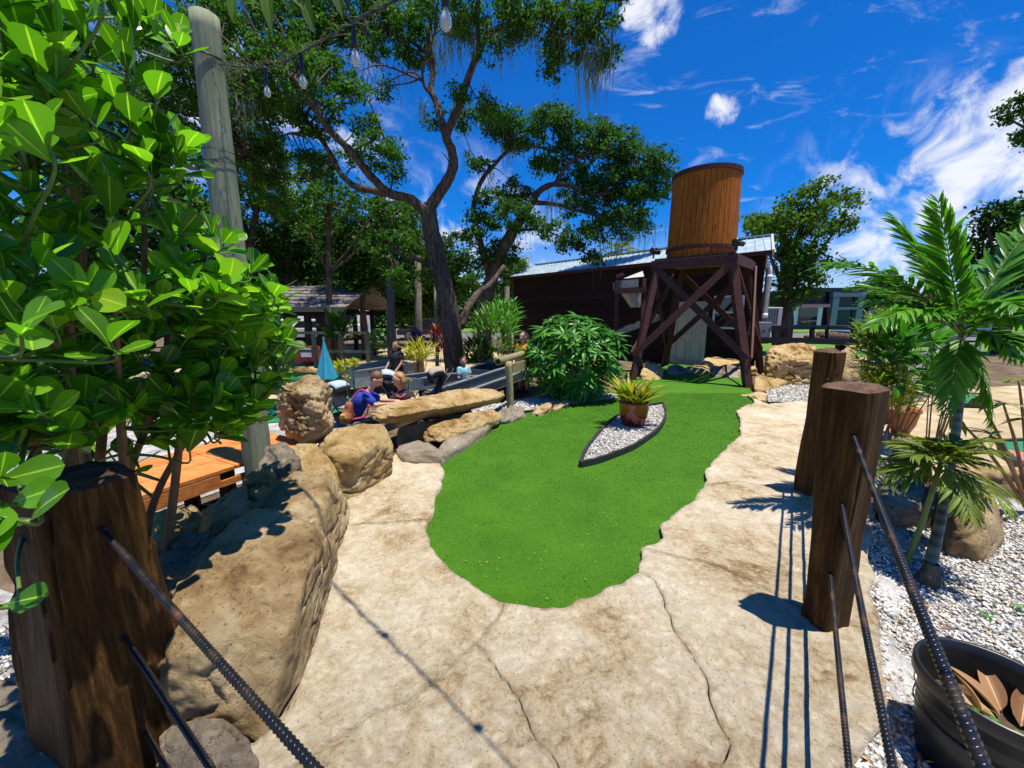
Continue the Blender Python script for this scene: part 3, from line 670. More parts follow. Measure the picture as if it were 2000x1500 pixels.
# ------------------------------------------------------------------ rocks
def rock(label, pts, seed=0, mat='rock_tan', k=11, sub=5, amp=0.05, name='boulder', group=None, cleft=0.03, parent=None, sink=0.14):
    k = k * 3.0; pts = np.array([tuple(p) for p in pts], float)
    if sink:
        lo = pts.copy(); m_ = lo.mean(0); lo = m_ + (lo - m_) * 0.97; lo[:, 2] = pts[:, 2].min() - sink; pts = np.r_[pts, lo]
    c = pts.mean(0); c = (pts.min(0) + pts.max(0)) / 2 * 0.6 + c * 0.4
    q = pts - c; cov = q[:, :2].T @ q[:, :2]; ev, U = np.linalg.eigh(cov)
    M = np.eye(3); M[:2, :2] = U.T
    ql = q @ M.T; ext = np.maximum(np.abs(ql).max(0), 0.05); qs = ql / ext
    bm = bmesh.new(); vv = [bm.verts.new(p) for p in qs]
    bmesh.ops.convex_hull(bm, input=bm.verts, use_existing_faces=False)
    bm.normal_update(); pl = {}
    for f in bm.faces:
        nn = np.array(f.normal); h = float(nn @ np.array(f.verts[0].co))
        if h < 0: nn, h = -nn, -h
        pl[tuple(np.round(np.r_[nn, h], 2))] = (nn, max(h, 0.08))
    bm.free()
    rg = np.random.RandomState(seed + 100)
    for _ in range(12):
        nn = rg.normal(size=3); nn[2] = abs(nn[2]) * .8; nn /= np.linalg.norm(nn); sp = float((qs @ nn).max()); pl[tuple(nn)] = (nn, sp * rg.uniform(.82, .96))
    NN = np.array([a for a, b in pl.values()]); H = np.array([b for a, b in pl.values()])
    bm = bmesh.new(); bmesh.ops.create_icosphere(bm, subdivisions=sub, radius=1); bm.verts.ensure_lookup_table()
    D = np.array([tuple(v.co) for v in bm.verts]); F = np.array([[v.index for v in f.verts] for f in bm.faces]); bm.free()
    dn = np.maximum(D @ NN.T, 1e-4); r = H[None] / dn; r = (np.sum(r ** -k, axis=1)) ** (-1.0 / k) * 1.02
    V = (D * r[:, None]) * ext @ M + c
    size = float(ext.mean()); sd_ = Vector((seed * 3.7, seed * 1.3, seed * 2.1)); out_ = np.empty_like(V)
    nd = (V - c); nd /= np.linalg.norm(nd, axis=1)[:, None]
    for i in range(len(V)):
        p = Vector(V[i]); s1 = noise.noise(p * (1.5 / size) + sd_); s2 = noise.fractal(p * 5.5 + sd_, 0.62, 2.2, 6); s2 += 1.1 * (0.3 - abs(noise.noise(p * 3.3 + sd_))) - 0.9 * abs(noise.noise(Vector((p.x * 9, p.y * 9, p.z * 16)) + sd_))
        cl = abs(noise.noise(Vector((p.x * 3, p.y * 3, p.z * 8)) + sd_ * 2)); cl = max(0.0, 1 - cl / 0.10)
        out_[i] = V[i] + nd[i] * (amp * size * 1.1 * s1 + amp * 0.42 * s2 - cleft * cl * cl)
    nm = name; b = (c[0], c[1], float(out_[:, 2].min()))
    o = npmesh(nm, out_, F, mat, parent, base=b, smooth=True)
    if not parent: tag(o, label, 'rock', group)
    return o
def RP(*l): return [G(px, py, z) for px, py, z in l]
# near, left: the rock wall along the path
rock('big flat-topped brown boulder beside the path, nearest the left post', RP(
    (310, 1125, 0.46), (500, 983, 0.52), (600, 1018, 0.50), (628, 1040, 0.47), (596, 1112, 0.45), (578, 1190, 0.40), (552, 1250, 0.34), (492, 1330, 0.22), (400, 1385, 0.16), (300, 1270, 0.40),
    (668, 1078, 0.0), (648, 1160, 0.0), (612, 1285, 0.0), (568, 1385, 0.0), (520, 1455, 0.0), (420, 1440, 0.0), (300, 1200, 0.0)), 1, 'rock_tan', 24, 6, 0.03)
rock('angular brown boulder behind the flat-topped one, with a cable shadow across its top', RP(
    (495, 985, 0.46), (545, 930, 0.50), (640, 912, 0.50), (655, 935, 0.46), (622, 1012, 0.46), (600, 1030, 0.40), (682, 985, 0.05), (676, 1050, 0.0), (655, 1075, 0.0), (500, 1000, 0.0)), 2, 'rock_tan', 24, 6, 0.03)
rock('squarish golden boulder at the corner of the path under the long slab', RP(
    (612, 868, 0.42), (662, 836, 0.47), (758, 826, 0.47), (766, 852, 0.44), (690, 885, 0.46), (652, 890, 0.44), (771, 905, 0.0), (730, 935, 0.0), (688, 955, 0.0), (640, 915, 0.05), (600, 900, 0.05), (700, 850, 0.0)), 3, 'rock_gold', 16, 6, 0.04)
rock('low tan boulder wedged under the upright rounded one', RP(
    (560, 872, 0.44), (610, 862, 0.46), (645, 872, 0.46), (660, 930, 0.35), (630, 925, 0.38), (560, 910, 0.40), (560, 920, 0.05), (670, 965, 0.05)), 4, 'rock_gold', 10, 5, 0.06)
rock('tall upright rounded boulder standing on the rock wall', [
    P(541, 775, 3.95), P(568, 747, 4.0), P(608, 722, 4.05), P(640, 731, 4.1), P(648, 760, 4.1), P(660, 826, 4.0), P(640, 850, 3.9), P(602, 866, 3.8), P(570, 862, 3.8), P(540, 840, 3.85),
    P(580, 760, 3.75), P(630, 770, 3.72), P(640, 830, 3.72), P(585, 850, 3.68), P(600, 745, 4.4), P(640, 780, 4.45), P(560, 800, 4.4), P(630, 850, 4.4), P(600, 880, 3.8), P(630, 870, 3.9)], 5, 'rock_tan', 6, 6, 0.09, sink=0)
rock('long tan slab of rock the two children lean on', [
    P(712, 803, 4.7), P(738, 790, 4.85), P(830, 772, 5.1), P(890, 758, 5.5), P(978, 754, 6.0), P(992, 772, 6.0), P(976, 788, 5.9), P(885, 806, 5.2), P(770, 830, 4.7), P(718, 822, 4.6),
    P(760, 800, 5.2), P(880, 768, 5.9), P(780, 812, 4.45), P(880, 792, 5.0), P(975, 778, 5.6)], 6, 'rock_gold', 5, 6, 0.07, sink=0)
rock('long tan rock lying below the slab at the edge of the green', [
    P(814, 846, 4.7), P(838, 826, 4.8), P(920, 806, 5.2), P(972, 796, 5.7), P(984, 815, 5.6), P(930, 836, 5.0), P(860, 862, 4.6), P(818, 858, 4.6), P(850, 830, 5.1), P(940, 808, 5.6)], 7, 'rock_gold', 5, 5, 0.08, sink=0.05)
rock('small rock with a pinkish face next to the rail post', [
    P(962, 800, 5.8), P(985, 790, 6.0), P(1022, 790, 6.3), P(1028, 812, 6.1), P(995, 822, 5.7), P(968, 816, 5.6)], 8, 'rock_grey', 9, 4, 0.08)
rock('flat pale stone step between the corner boulder and the green', RP(
    (772, 868, 0.10), (830, 862, 0.10), (872, 880, 0.10), (858, 898, 0.10), (780, 894, 0.10), (775, 900, -0.05), (868, 905, -0.05), (800, 858, -0.05)), 9, 'rock_grey', 9, 4, 0.05, cleft=0.005)
rock('flat greyish stone under the long rock, touching the turf', RP(
    (850, 868, 0.13), (925, 834, 0.13), (960, 826, 0.12), (930, 852, 0.10), (870, 884, 0.10), (880, 890, -0.05), (965, 836, -0.05)), 10, 'rock_grey', 9, 4, 0.05, cleft=0.005)
rock('dark recessed rock filling the gap under the slab', [
    P(770, 830, 5.1), P(860, 815, 5.3), P(930, 800, 5.6), P(780, 875, 5.0), P(860, 870, 5.0), P(930, 840, 5.4), P(800, 840, 5.7), P(920, 815, 5.9)], 11, 'rock_tan', 9, 4, 0.05)
# the row of log-like rocks at the back of the wall
row = [
    ('pale rounded rock lowest in the row behind the big boulder', [(285, 1010, .34), (330, 985, .38), (385, 978, .36), (395, 1010, .34), (330, 1060, .34), (290, 1070, .3), (290, 1080, 0), (400, 1040, 0)], 'rock_gold'),
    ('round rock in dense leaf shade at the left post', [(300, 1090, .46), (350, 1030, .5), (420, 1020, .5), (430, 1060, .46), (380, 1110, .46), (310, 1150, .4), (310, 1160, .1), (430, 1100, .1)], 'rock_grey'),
    ('shaded humped rock in the middle of the back row', [(385, 985, .5), (440, 945, .56), (500, 940, .54), (510, 970, .5), (450, 1030, .5), (395, 1040, .46), (400, 1050, .1), (500, 1000, .1)], 'rock_tan'),
    ('short log-shaped rock with a round cut end', [(465, 935, .56), (505, 905, .6), (545, 905, .58), (548, 935, .54), (500, 968, .54), (470, 965, .5), (475, 970, .2), (545, 950, .2)], 'rock_gold'),
    ('lumpy greyish rock at the foot of the green pole', [(495, 900, .56), (520, 860, .66), (545, 850, .68), (572, 868, .62), (590, 900, .56), (560, 925, .54), (500, 925, .54), (500, 930, .2), (585, 915, .2)], 'rock_grey'),
]
for i, (lb, p, m) in enumerate(row): rock(lb, RP(*p), 20 + i, m, 4, 5, 0.08)
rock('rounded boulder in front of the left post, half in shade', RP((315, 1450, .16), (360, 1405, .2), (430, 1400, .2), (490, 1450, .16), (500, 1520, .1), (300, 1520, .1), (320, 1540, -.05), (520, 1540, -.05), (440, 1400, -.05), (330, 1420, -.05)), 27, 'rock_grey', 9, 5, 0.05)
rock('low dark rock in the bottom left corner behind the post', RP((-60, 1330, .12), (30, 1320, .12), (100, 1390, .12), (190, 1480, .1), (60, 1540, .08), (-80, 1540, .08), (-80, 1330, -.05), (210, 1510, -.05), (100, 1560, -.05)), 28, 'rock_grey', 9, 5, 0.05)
# round the tower and far side
rock('big pitted square boulder right of the tower', [P(1497, 680, 9.2), P(1510, 673, 9.3), P(1596, 674, 9.4), P(1606, 700, 9.2), P(1600, 752, 8.9), P(1500, 745, 8.8), P(1500, 700, 8.7), P(1600, 700, 8.8), P(1510, 676, 10.2), P(1590, 676, 10.2), P(1505, 740, 10.2), P(1600, 740, 10.2)], 31, 'rock_gold', 12, 6, 0.10, cleft=0.10)
rock('tan boulder at the foot of the front tower leg', [P(1472, 735, 8.6), P(1490, 723, 8.9), P(1540, 722, 9.2), P(1545, 742, 8.8), P(1500, 766, 8.2), P(1473, 762, 8.1)], 32, 'rock_gold', 10, 5, 0.06)
rock('low golden edging stone where green and path meet', [P(1442, 768, 7.9), P(1480, 762, 7.9), P(1505, 768, 7.8), P(1498, 785, 7.4), P(1470, 786, 7.3), P(1448, 778, 7.6)], 33, 'rock_gold', 10, 4, 0.05)
rock('long flat rock lying in front of the cream door', [P(1370, 702, 10.8), P(1385, 695, 11.2), P(1450, 702, 11.0), P(1482, 718, 10.4), P(1440, 725, 10.2), P(1376, 715, 10.6)], 34, 'rock_gold', 10, 5, 0.06)
rock('rough grey boulder below the long flat rock', [P(1386, 722, 10.0), P(1400, 710, 10.3), P(1430, 708, 10.3), P(1450, 722, 10.0), P(1446, 738, 9.6), P(1392, 738, 9.7)], 35, 'rock_grey', 10, 5, 0.08)
rock('rounded rock left of the door behind the turf', [P(1302, 715, 10.4), P(1318, 708, 10.7), P(1338, 715, 10.5), P(1340, 730, 10.1), P(1304, 730, 10.1)], 36, 'rock_grey', 9, 4, 0.06)
rock('low pale stone between two darker rocks at the turf end', [P(1335, 718, 10.6), P(1352, 712, 10.8), P(1386, 712, 10.6), P(1390, 732, 10.2), P(1338, 732, 10.2)], 37, 'rock_tan', 9, 4, 0.06)
rock('round sandy rock with small yellow flowers behind it', [P(1250, 725, 9.6), P(1262, 708, 9.8), P(1282, 706, 9.9), P(1296, 722, 9.7), P(1290, 745, 9.3), P(1254, 745, 9.3)], 38, 'rock_gold', 9, 5, 0.06)
edge = [('first low edging stone beyond the rail post', 1040, 1075, 800, 786), ('pinkish edging stone under the bush', 1078, 1112, 792, 776), ('thin edging stone in the bush shade', 1112, 1142, 784, 770), ('small edging stone by the pot plant', 1142, 1172, 774, 762)]
for i, (lb, x0, x1, y0, y1) in enumerate(edge):
    Y = 6.2 + i * 0.42
    rock(lb, [P(x0, y0 + 6, Y), P(x0 + 4, y1 + 10, Y + .25), P(x1, y1 - 2, Y + .45), P(x1 + 3, y1 + 9, Y + .2), P(x0 + 8, y0 + 9, Y - .12), P(x0 + 8, y0 + 2, Y)], 40 + i, 'rock_tan', 9, 4, 0.08)
# right
rock('flat angular brown boulder right of the palm trunk', RP((1848, 925, .22), (1895, 928, .24), (1950, 1000, .2), (1958, 1040, .14), (1860, 1010, .2), (1845, 985, .16), (1965, 1052, -.14), (1850, 1015, -.14), (1850, 930, -.14), (1930, 945, -.14)), 51, 'rock_tan', 13, 5, 0.04)
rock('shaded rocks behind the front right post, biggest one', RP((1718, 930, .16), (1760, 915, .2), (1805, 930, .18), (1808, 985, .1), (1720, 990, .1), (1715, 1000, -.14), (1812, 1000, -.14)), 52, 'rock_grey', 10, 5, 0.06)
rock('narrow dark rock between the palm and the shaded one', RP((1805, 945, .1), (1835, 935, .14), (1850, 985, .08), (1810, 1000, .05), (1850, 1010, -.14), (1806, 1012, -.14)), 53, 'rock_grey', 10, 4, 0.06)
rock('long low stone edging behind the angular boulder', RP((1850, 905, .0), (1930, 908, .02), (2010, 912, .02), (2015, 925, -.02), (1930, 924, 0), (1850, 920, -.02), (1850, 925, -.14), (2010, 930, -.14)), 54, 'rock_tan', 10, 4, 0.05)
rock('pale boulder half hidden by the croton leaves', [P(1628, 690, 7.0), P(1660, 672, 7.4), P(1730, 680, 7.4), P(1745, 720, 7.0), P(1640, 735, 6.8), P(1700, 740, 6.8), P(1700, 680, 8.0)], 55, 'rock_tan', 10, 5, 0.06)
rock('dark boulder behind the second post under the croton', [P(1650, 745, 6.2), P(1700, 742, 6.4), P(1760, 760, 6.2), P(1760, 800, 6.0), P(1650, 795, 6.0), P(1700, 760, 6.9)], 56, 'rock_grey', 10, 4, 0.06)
# path's right hand kerb: row of small cast stones
kb = [(1716, 1010), (1722, 1065), (1726, 1120), (1732, 1180), (1738, 1240), (1745, 1300), (1755, 1365), (1772, 1440)]
kl = ['topmost', 'second', 'third', 'fourth', 'fifth', 'sixth', 'seventh', 'eighth']
for i, (x, y) in enumerate([]):
    g = G(x, y, -0.025); s = 0.062
    pts = [g + Vector((dx * s, dy * s * 2.1, dz)) for dx, dy, dz in ((-1, -.9, .02), (1, -1, -.02), (1, 1, -.02), (-1, 1, .02), (-.8, -.8, .052), (.6, -.8, .035), (.6, .8, .03), (-.8, .9, .05), (0, 0, -.14), (.9, .9, -.12), (.9, -.9, -.12))]
    rock('cast edging stone on the right side of the path, %s from the far end' % kl[i], pts, 60 + i, 'rock_tan', 8, 4, 0.09, 'edging_stone', 'edging stones along the right side of the path', cleft=0.01)
# ------------------------------------------------------------------ timber posts, rebar rails
def post(label, foot, w, d, h, rz, seed, top=None, taper=0.0, name='timber_post'):
    """weathered squared trunk: grid box with noise, foot at point, own top cap colour"""
    t = thing(name, label, 'post', foot)
    nu, nz = 76, 64; V = []; F = []
    m = Matrix.Translation(V3(foot)) @ Matrix.Rotation(rz, 4, 'Z'); sdv = Vector((seed, seed * 2, 0))
    def prof(a, z):
        c, s = math.cos(a), math.sin(a); e = 0.33
        x = math.copysign(abs(c) ** e, c); y = math.copysign(abs(s) ** e, s)
        tz = z / h; k = 1 - taper * tz
        q = Vector((x * w / 2 * k, y * d / 2 * k, z))
        gr = noise.noise(Vector((q.x * 9, q.y * 9, z * 1.1)) + sdv) * 0.022 + noise.noise(Vector((q.x * 34, q.y * 30, z * 3)) + sdv) * 0.009
        gr -= (0.012 + 0.04 * min(w, .35)) * max(0, 1 - abs(noise.noise(Vector((q.x * 13, q.y * 13, z * 0.6)) + sdv * 2)) / 0.045) * (noise.noise(Vector((q.x * 4, q.y * 4, z * 2)) + sdv) > -0.1)
        n_ = Vector((x, y, 0)).normalized(); bend = Vector((0.02 * math.sin(z * 2.2 + seed), 0.015 * math.cos(z * 1.7 + seed), 0))
        return q + n_ * gr + bend
    for i in range(nz + 1):
        z = h * i / nz
        for j in range(nu): V.append(m @ prof(2 * math.pi * j / nu, z))
    for i in range(nz):
        for j in range(nu): F.append((i * nu + j, i * nu + (j + 1) % nu, (i + 1) * nu + (j + 1) % nu, (i + 1) * nu + j))
    b = MB(); b.v = [tuple(v) for v in V]; b.f = F; b.obj('trunk', 'post_wood', t, True)
    b = MB(); rings = 7; V = []; F = []
    for r in range(rings + 1):
        k = 1 - r / rings
        for j in range(nu):
            p = prof(2 * math.pi * j / nu, h); c = Vector((p.x * k, p.y * k, h + 0.022 * (1 - k ** 5) + (0.022 * noise.noise(Vector((p.x * k * 14, p.y * k * 14, seed))) if r else 0.0)))
            if top: c.z += top[0] * c.x + top[1] * c.y if r else 0
            V.append(m @ c)
    for r in range(rings):
        for j in range(nu): F.append((r * nu + j, r * nu + (j + 1) % nu, (r + 1) * nu + (j + 1) % nu, (r + 1) * nu + j))
    b.v = [tuple(v) for v in V]; b.f = F; b.obj('top', 'post_top', t, True)
    return t
post('massive dark brown squared timber post at the left edge of the path', (-1.55, 1.30, -0.03), 0.45, 0.36, 1.10, R(-20), 3.3, taper=0.24)
post('front of the two dark timber posts on the right, carrying three iron rails', (1.625, 1.82, -0.03), 0.165, 0.145, 1.33, R(22), 8.1, taper=-0.34)
post('rear of the two dark timber posts on the right, behind the nearer one', (2.69, 3.33, -0.03), 0.175, 0.16, 1.35, R(15), 12.7, taper=-0.04)

def rebar_rail(label, a, b, r=0.0085):
    a = V3(a); b = V3(b); d = (b - a); Ln = d.length; dn = d.normalized()
    t = thing('rebar_rail', label, 'iron rail', a, 'iron rebar rails strung between the timber posts')
    n = 26; pts = [a + d * (i / n) + Vector((0, 0, -0.012 * math.sin(math.pi * i / n))) for i in range(n + 1)]
    MB().tube(pts, r, 10).obj('bar', 'rebar', t, True)
    k = int(Ln / 0.0125); u = dn.cross(Vector((0, 0, 1))).normalized(); w = dn.cross(u); mb = MB()
    for i in range(k):
        s = (i + 0.5) / k; c = a + d * s + Vector((0, 0, -0.012 * math.sin(math.pi * s)))
        vs = []
        for j in range(8):
            an = 2 * math.pi * j / 8; dd = u * math.cos(an) + w * math.sin(an); sl = dn * (0.0045 * math.cos(an))
            for (off, rr) in ((-0.0022, r * 0.98), (0, r * 1.22), (0.0022, r * 0.98)): vs.append(c + dd * rr + sl + dn * off)
        fs = []
        for j in range(8):
            p, q = j * 3, ((j + 1) % 8) * 3; fs += [(p, q, q + 1, p + 1), (p + 1, q + 1, q + 2, p + 2)]
        mb.add(vs, fs)
    mb.obj('ribs', 'rebar', t, True)['kind'] = 'stuff'
cp = (0.34, 0.02)
post('third timber post just below the camera where both rows of rails meet', (cp[0], cp[1], -0.03), 0.26, 0.24, 1.05, R(10), 17.0)
for z, lb in ((1.10, 'top'), (0.76, 'middle'), (0.385, 'bottom')):
    rebar_rail('%s iron rebar rail running from the front right post towards the camera' % lb, (1.585, 1.76, z), (cp[0] + 0.05, cp[1] + 0.1, z - 0.01))
    rebar_rail('%s iron rebar rail between the front and rear right posts' % lb, (2.66, 3.27, z), (1.67, 1.88, z))
for z, lb in ((0.925, 'top'), (0.50, 'middle'), (0.12, 'bottom')):
    rebar_rail('%s iron rebar rail running from the big left post towards the camera' % lb, (-1.46, 1.27, z), (cp[0] - 0.05, cp[1] + 0.1, z - 0.01))

# ------------------------------------------------------------------ pole and string lights
poleX, poleY = -2.27, 3.33
t = thing('wooden_pole', 'tall round grey-green treated pole behind the left bush', 'pole', (poleX, poleY, -0.3))
top = P(404, 30, 3.36)
pts = spline([(poleX, poleY, -0.3, .112), (poleX - .0, poleY, 1.2, .107), (poleX - .01, poleY, 2.6, .098), (top.x, poleY, top.z - 0.02, .092)], 12)
MB().tube([p[:3] for p in pts], [p[3] for p in pts], 26, True, 0.05, 3).obj('shaft', 'pole_wood', t, True)
for py in (118, 300, 322):
    q = P(412 if py < 200 else 432, py, 3.33); MB().tube([Vector((poleX - .01, poleY, q.z)) + Vector((math.cos(a) * .108, math.sin(a) * .108, .004 * math.sin(a * 3))) for a in np.linspace(0, 2 * math.pi, 25)], 0.006 if py < 200 else 0.0022, 6).obj('wire', 'black_metal', t, True)
cable_pts = [(-2.16, 3.26, 3.44), (-1.55, 2.78, 3.16), (-1.12, 2.36, 3.00), (-0.68, 1.93, 2.87), (-0.22, 1.50, 2.74), (0.28, 1.06, 2.68), (0.85, 0.5, 2.72), (1.6, -0.3, 2.95)]
t = thing('string_lights', 'black cable of outdoor bulbs strung from the wooden pole over the path', 'string lights', cable_pts[0])
sp_ = [Vector(p) for p in spline(cable_pts, 10)]
MB().tube(sp_, 0.0045, 6).obj('cable', 'black_plastic', t, True)
mb = MB()
for s in range(26):      # dry vines twisted round the cable near the pole
    i0 = rnd.randrange(0, 42); p = sp_[i0]; q = sp_[min(i0 + 8, len(sp_) - 1)]
    w = [p.lerp(q, k / 8) + Vector((rnd.gauss(0, .012), rnd.gauss(0, .012), rnd.gauss(0, .014))) for k in range(9)]
    mb.tube(w, 0.0014, 4)
for s in range(30):
    p = sp_[0].lerp(sp_[4], rnd.random()); w = [p + Vector((rnd.gauss(0, .035), rnd.gauss(0, .03), rnd.gauss(-0.02, .04))) for k in range(4)]
    mb.tube([Vector(x) for x in spline([tuple(a) for a in w], 4)], 0.0012, 4)
mb.obj('dry_vine', 'moss', t, True)['kind'] = 'stuff'
bulb_names = ['farthest bulb', 'second bulb', 'third bulb', 'nearest bulb']
for i, p in enumerate(cable_pts[1:6]):
    p = Vector(p); sc = 1.0
    sk = MB().lathe(p + Vector((0, 0, -0.10)), [(0.001, .11), (0.006, .10), (0.008, .08), (0.011, .05), (0.013, .02), (0.013, 0.0), (0.008, -0.002)], 16).obj('socket', 'black_plastic', t, True)
    prof = [(r * .62, z * .64) for r, z in [(0.013, 0.0), (0.015, -.012), (0.022, -.028), (0.030, -.050), (0.0325, -.068), (0.028, -.088), (0.016, -.101), (0.0005, -.105)]]
    MB().lathe(p + Vector((0, 0, -0.10)), prof + [(max(r - 0.0012, 0.0004), z + 0.001) for r, z in prof[::-1]], 20).obj('bulb', 'bulb_glass', sk, True)
    MB().tube([p + Vector((0, 0, -0.10)), p + Vector((0, 0, -.135))], [0.004, 0.003], 8).tube([p + Vector((.006 * math.cos(k), .006 * math.sin(k), -.135 - k * .002)) for k in range(16)], 0.0007, 4).obj('filament', 'moss', sk)
t = thing('wooden_pole', 'plain pole behind the camera holding the other cable end', 'pole', (1.65, -0.35, -0.1))
MB().tube([(1.65, -.35, -.1), (1.65, -.35, 3.0)], 0.07, 16).obj('shaft', 'pole_wood', t, True)

# ------------------------------------------------------------------ clusia bush
def hull_pt(px0, px1): return rnd.uniform(px0, px1)
bush_root = Vector((-1.95, 1.75, -0.15))
bush = thing('clusia_bush', 'big bush with round glossy green leaves filling the left edge', 'bush', bush_root)
poly = np.array([(-120, -60), (270, -60), (300, 20), (345, 70), (378, 150), (380, 360), (495, 480), (515, 560), (562, 580), (556, 690), (535, 775), (470, 835), (380, 870), (300, 880), (200, 880), (60, 900), (-120, 900)], float)
clm = [leaf_mesh('clusia_leaf_%s' % k, 'clusia_leaf', 1.0, w, 7, fo, dr) for k, w, fo, dr in (('a', 0.62, 0.10, 0.05), ('b', 0.68, 0.22, 0.16), ('c', 0.56, 0.05, -0.06), ('d', 0.64, 0.16, 0.28))]
tips = []
def bdepth(px, py):      # outer surface of the bush
    return 1.0 + 1.0 * max(0, min(1, px / 520.0)) + 0.12 * math.sin(py * 0.02)
tries = 0
while len(tips) < 330 and tries < 16000:
    tries += 1; px = rnd.uniform(-120, 570); py = rnd.uniform(-60, 900) if tries % 3 else rnd.uniform(560, 900)
    if tries % 4 == 0: px = rnd.uniform(330, 560); py = rnd.uniform(560, 860)
    if not in_poly(np.array([[px, py]]), poly)[0]: continue
    Y = bdepth(px, py) + abs(rnd.gauss(0, 0.30)) + (0 if px > 60 else 0.1)
    p = P(px, py, Y)
    if any((p - q).length < 0.07 for q in tips): continue
    if (Vector((p.x, p.y, 0)) - Vector((-1.53, 1.30, 0))).length < 0.34 and p.z < 1.22: continue
    tips.append(p)
for _ in range(900):
    px = rnd.uniform(30, 460); py = rnd.uniform(700, 900); p = P(px, py, rnd.uniform(1.62, 2.5))
    if len(tips) > 385 or py > 895 - max(0, px - 250) * .35 or any((p - q).length < 0.06 for q in tips[-120:]): continue
    tips.append(p)
spray = [P(-20, 985, 0.80), P(5, 1010, 0.78), P(0, 930, 0.85), P(-30, 1190, 0.86), P(40, 640, 0.95), P(215, 668, 1.15)]
stems = MB(); greens = MB(); lm = []
mains = []
for i, (px, py, Y) in enumerate([(130, 200, 1.7), (60, 330, 1.45), (270, 300, 1.85), (380, 560, 2.15), (430, 720, 2.15), (20, 560, 1.3), (230, 480, 1.6), (330, 620, 1.9), (100, 60, 1.7), (-60, 700, 1.1)]):
    e = P(px, py, Y); s = bush_root + Vector((rnd.gauss(0, .10), rnd.gauss(0, .10), 0)); m1 = s.lerp(e, 0.4) + Vector((rnd.gauss(0, .05) - 0.05, rnd.gauss(0, .05), 0.12)); m2 = s.lerp(e, 0.75) + Vector((rnd.gauss(0, .04), rnd.gauss(0, .04), 0.08))
    pp = spline([(*s, .024), (*m1, .019), (*m2, .013), (*e, .008)], 6); stems.tube([x[:3] for x in pp], [x[3] for x in pp], 8, True, 0.12, i); mains += [Vector(x[:3]) for x in pp[5:]]
for q in tips + spray:
    b = min(mains, key=lambda m: (m - q).length + (0.5 if m.z > q.z + 0.05 else 0) + rnd.random() * 0.1)
    d = (q - b); out_d = (q - Vector((-1.9, 1.8, min(q.z, 1.4)))).normalized() * 0.5 + Vector((0, 0, 0.55)) + Vector((rnd.gauss(0, .3), rnd.gauss(0, .3), rnd.gauss(0, .15)))
    out_d.normalize()
    c1_ = b.lerp(q, 0.5) + Vector((0, 0, -0.03)); c2_ = q - out_d * 0.08
    pp = spline([tuple(b), tuple(c1_), tuple(c2_), tuple(q)], 4); greens.tube(pp, np.linspace(0.007, 0.0032, len(pp)), 6)
    nl = rnd.choice((4, 5, 6, 7))
    for k in range(nl):
        pair = k // 2; az = (k % 2) * math.pi + pair * math.pi / 2 + rnd.gauss(0, .35)
        base = q - out_d * (0.028 * pair)
        a = out_d.orthogonal().normalized(); bb = out_d.cross(a)
        side = a * math.cos(az) + bb * math.sin(az)
        op = 0.45 + 0.28 * pair + rnd.gauss(0, .12)
        dr = (out_d * math.cos(op) + side * math.sin(op)).normalized()
        ln = rnd.uniform(0.095, 0.150) * (0.8 if pair == 0 else 1.0)
        nrm = (out_d * math.sin(op) - side * math.cos(op) + Vector((0, 0, 0.5)))
        mt = Matrix.Translation(base) @ frame(dr, nrm, rnd.gauss(0, .35)) @ Matrix.Scale(ln, 4)
        lm.append((base.length, mt, rnd.randrange(4)))
stems.obj('branches', 'stem_brown', bush, True); greens.obj('twigs', 'stem_green', bush, True)
camv = Vector((0, 0, CAM_H)); lm = sorted(lm, key=lambda a: (a[1].translation - camv).length)
for _, mt, k in lm[:295]: inst('leaf', clm[k], mt, bush)
for k in range(4): bake_many('foliage', clm[k], [m for _, m, q in lm[295:] if q == k], bush)

# ------------------------------------------------------------------ oaks
def limb_pts(l, Y0, rs, zig=0.0):
    """l: (px,py[,dY]) ; rs radius start/end"""
    pts = []; n = len(l)
    for i, p in enumerate(l):
        Y = Y0 + (p[2] if len(p) > 2 else 0); w = P(p[0], p[1], Y); r = rs[0] + (rs[1] - rs[0]) * (i / (n - 1)) ** 0.8
        pts.append((w.x, w.y, w.z, r))
    return spline(pts, 5)
def clump_leaves(pxl, Y0, scale=1.0, puffs=18, lpp=70, size=0.085, puff_r=0.16, flat=0.7):
    """pxl: (px,py,rpx,dY) ellipsoidal clumps made of puffs; returns leaf centres, puff centres"""
    C = []; PC = []
    for (px, py, r, dY) in pxl:
        c = P(px, py, Y0 + dY); rm = r / FPX * (Y0 + dY) * 1.05; n = max(4, int(puffs * (rm / 0.8) ** 1.7 * scale))
        d = nr.normal(size=(n, 3)); d /= np.linalg.norm(d, axis=1)[:, None]; rr = nr.uniform(0.15, 1, n) ** 0.55
        q = np.array(c) + d * rr[:, None] * rm * [1, 1.0, flat]; PC.append(q)
        pr = puff_r * nr.uniform(0.6, 1.35, n)
        for i in range(n):
            m = int(lpp * (pr[i] / puff_r) ** 2); e = nr.normal(size=(m, 3)) * [0.62, 0.62, 0.42] * pr[i]; C.append(q[i] + e)
    return np.concatenate(C), np.concatenate(PC)
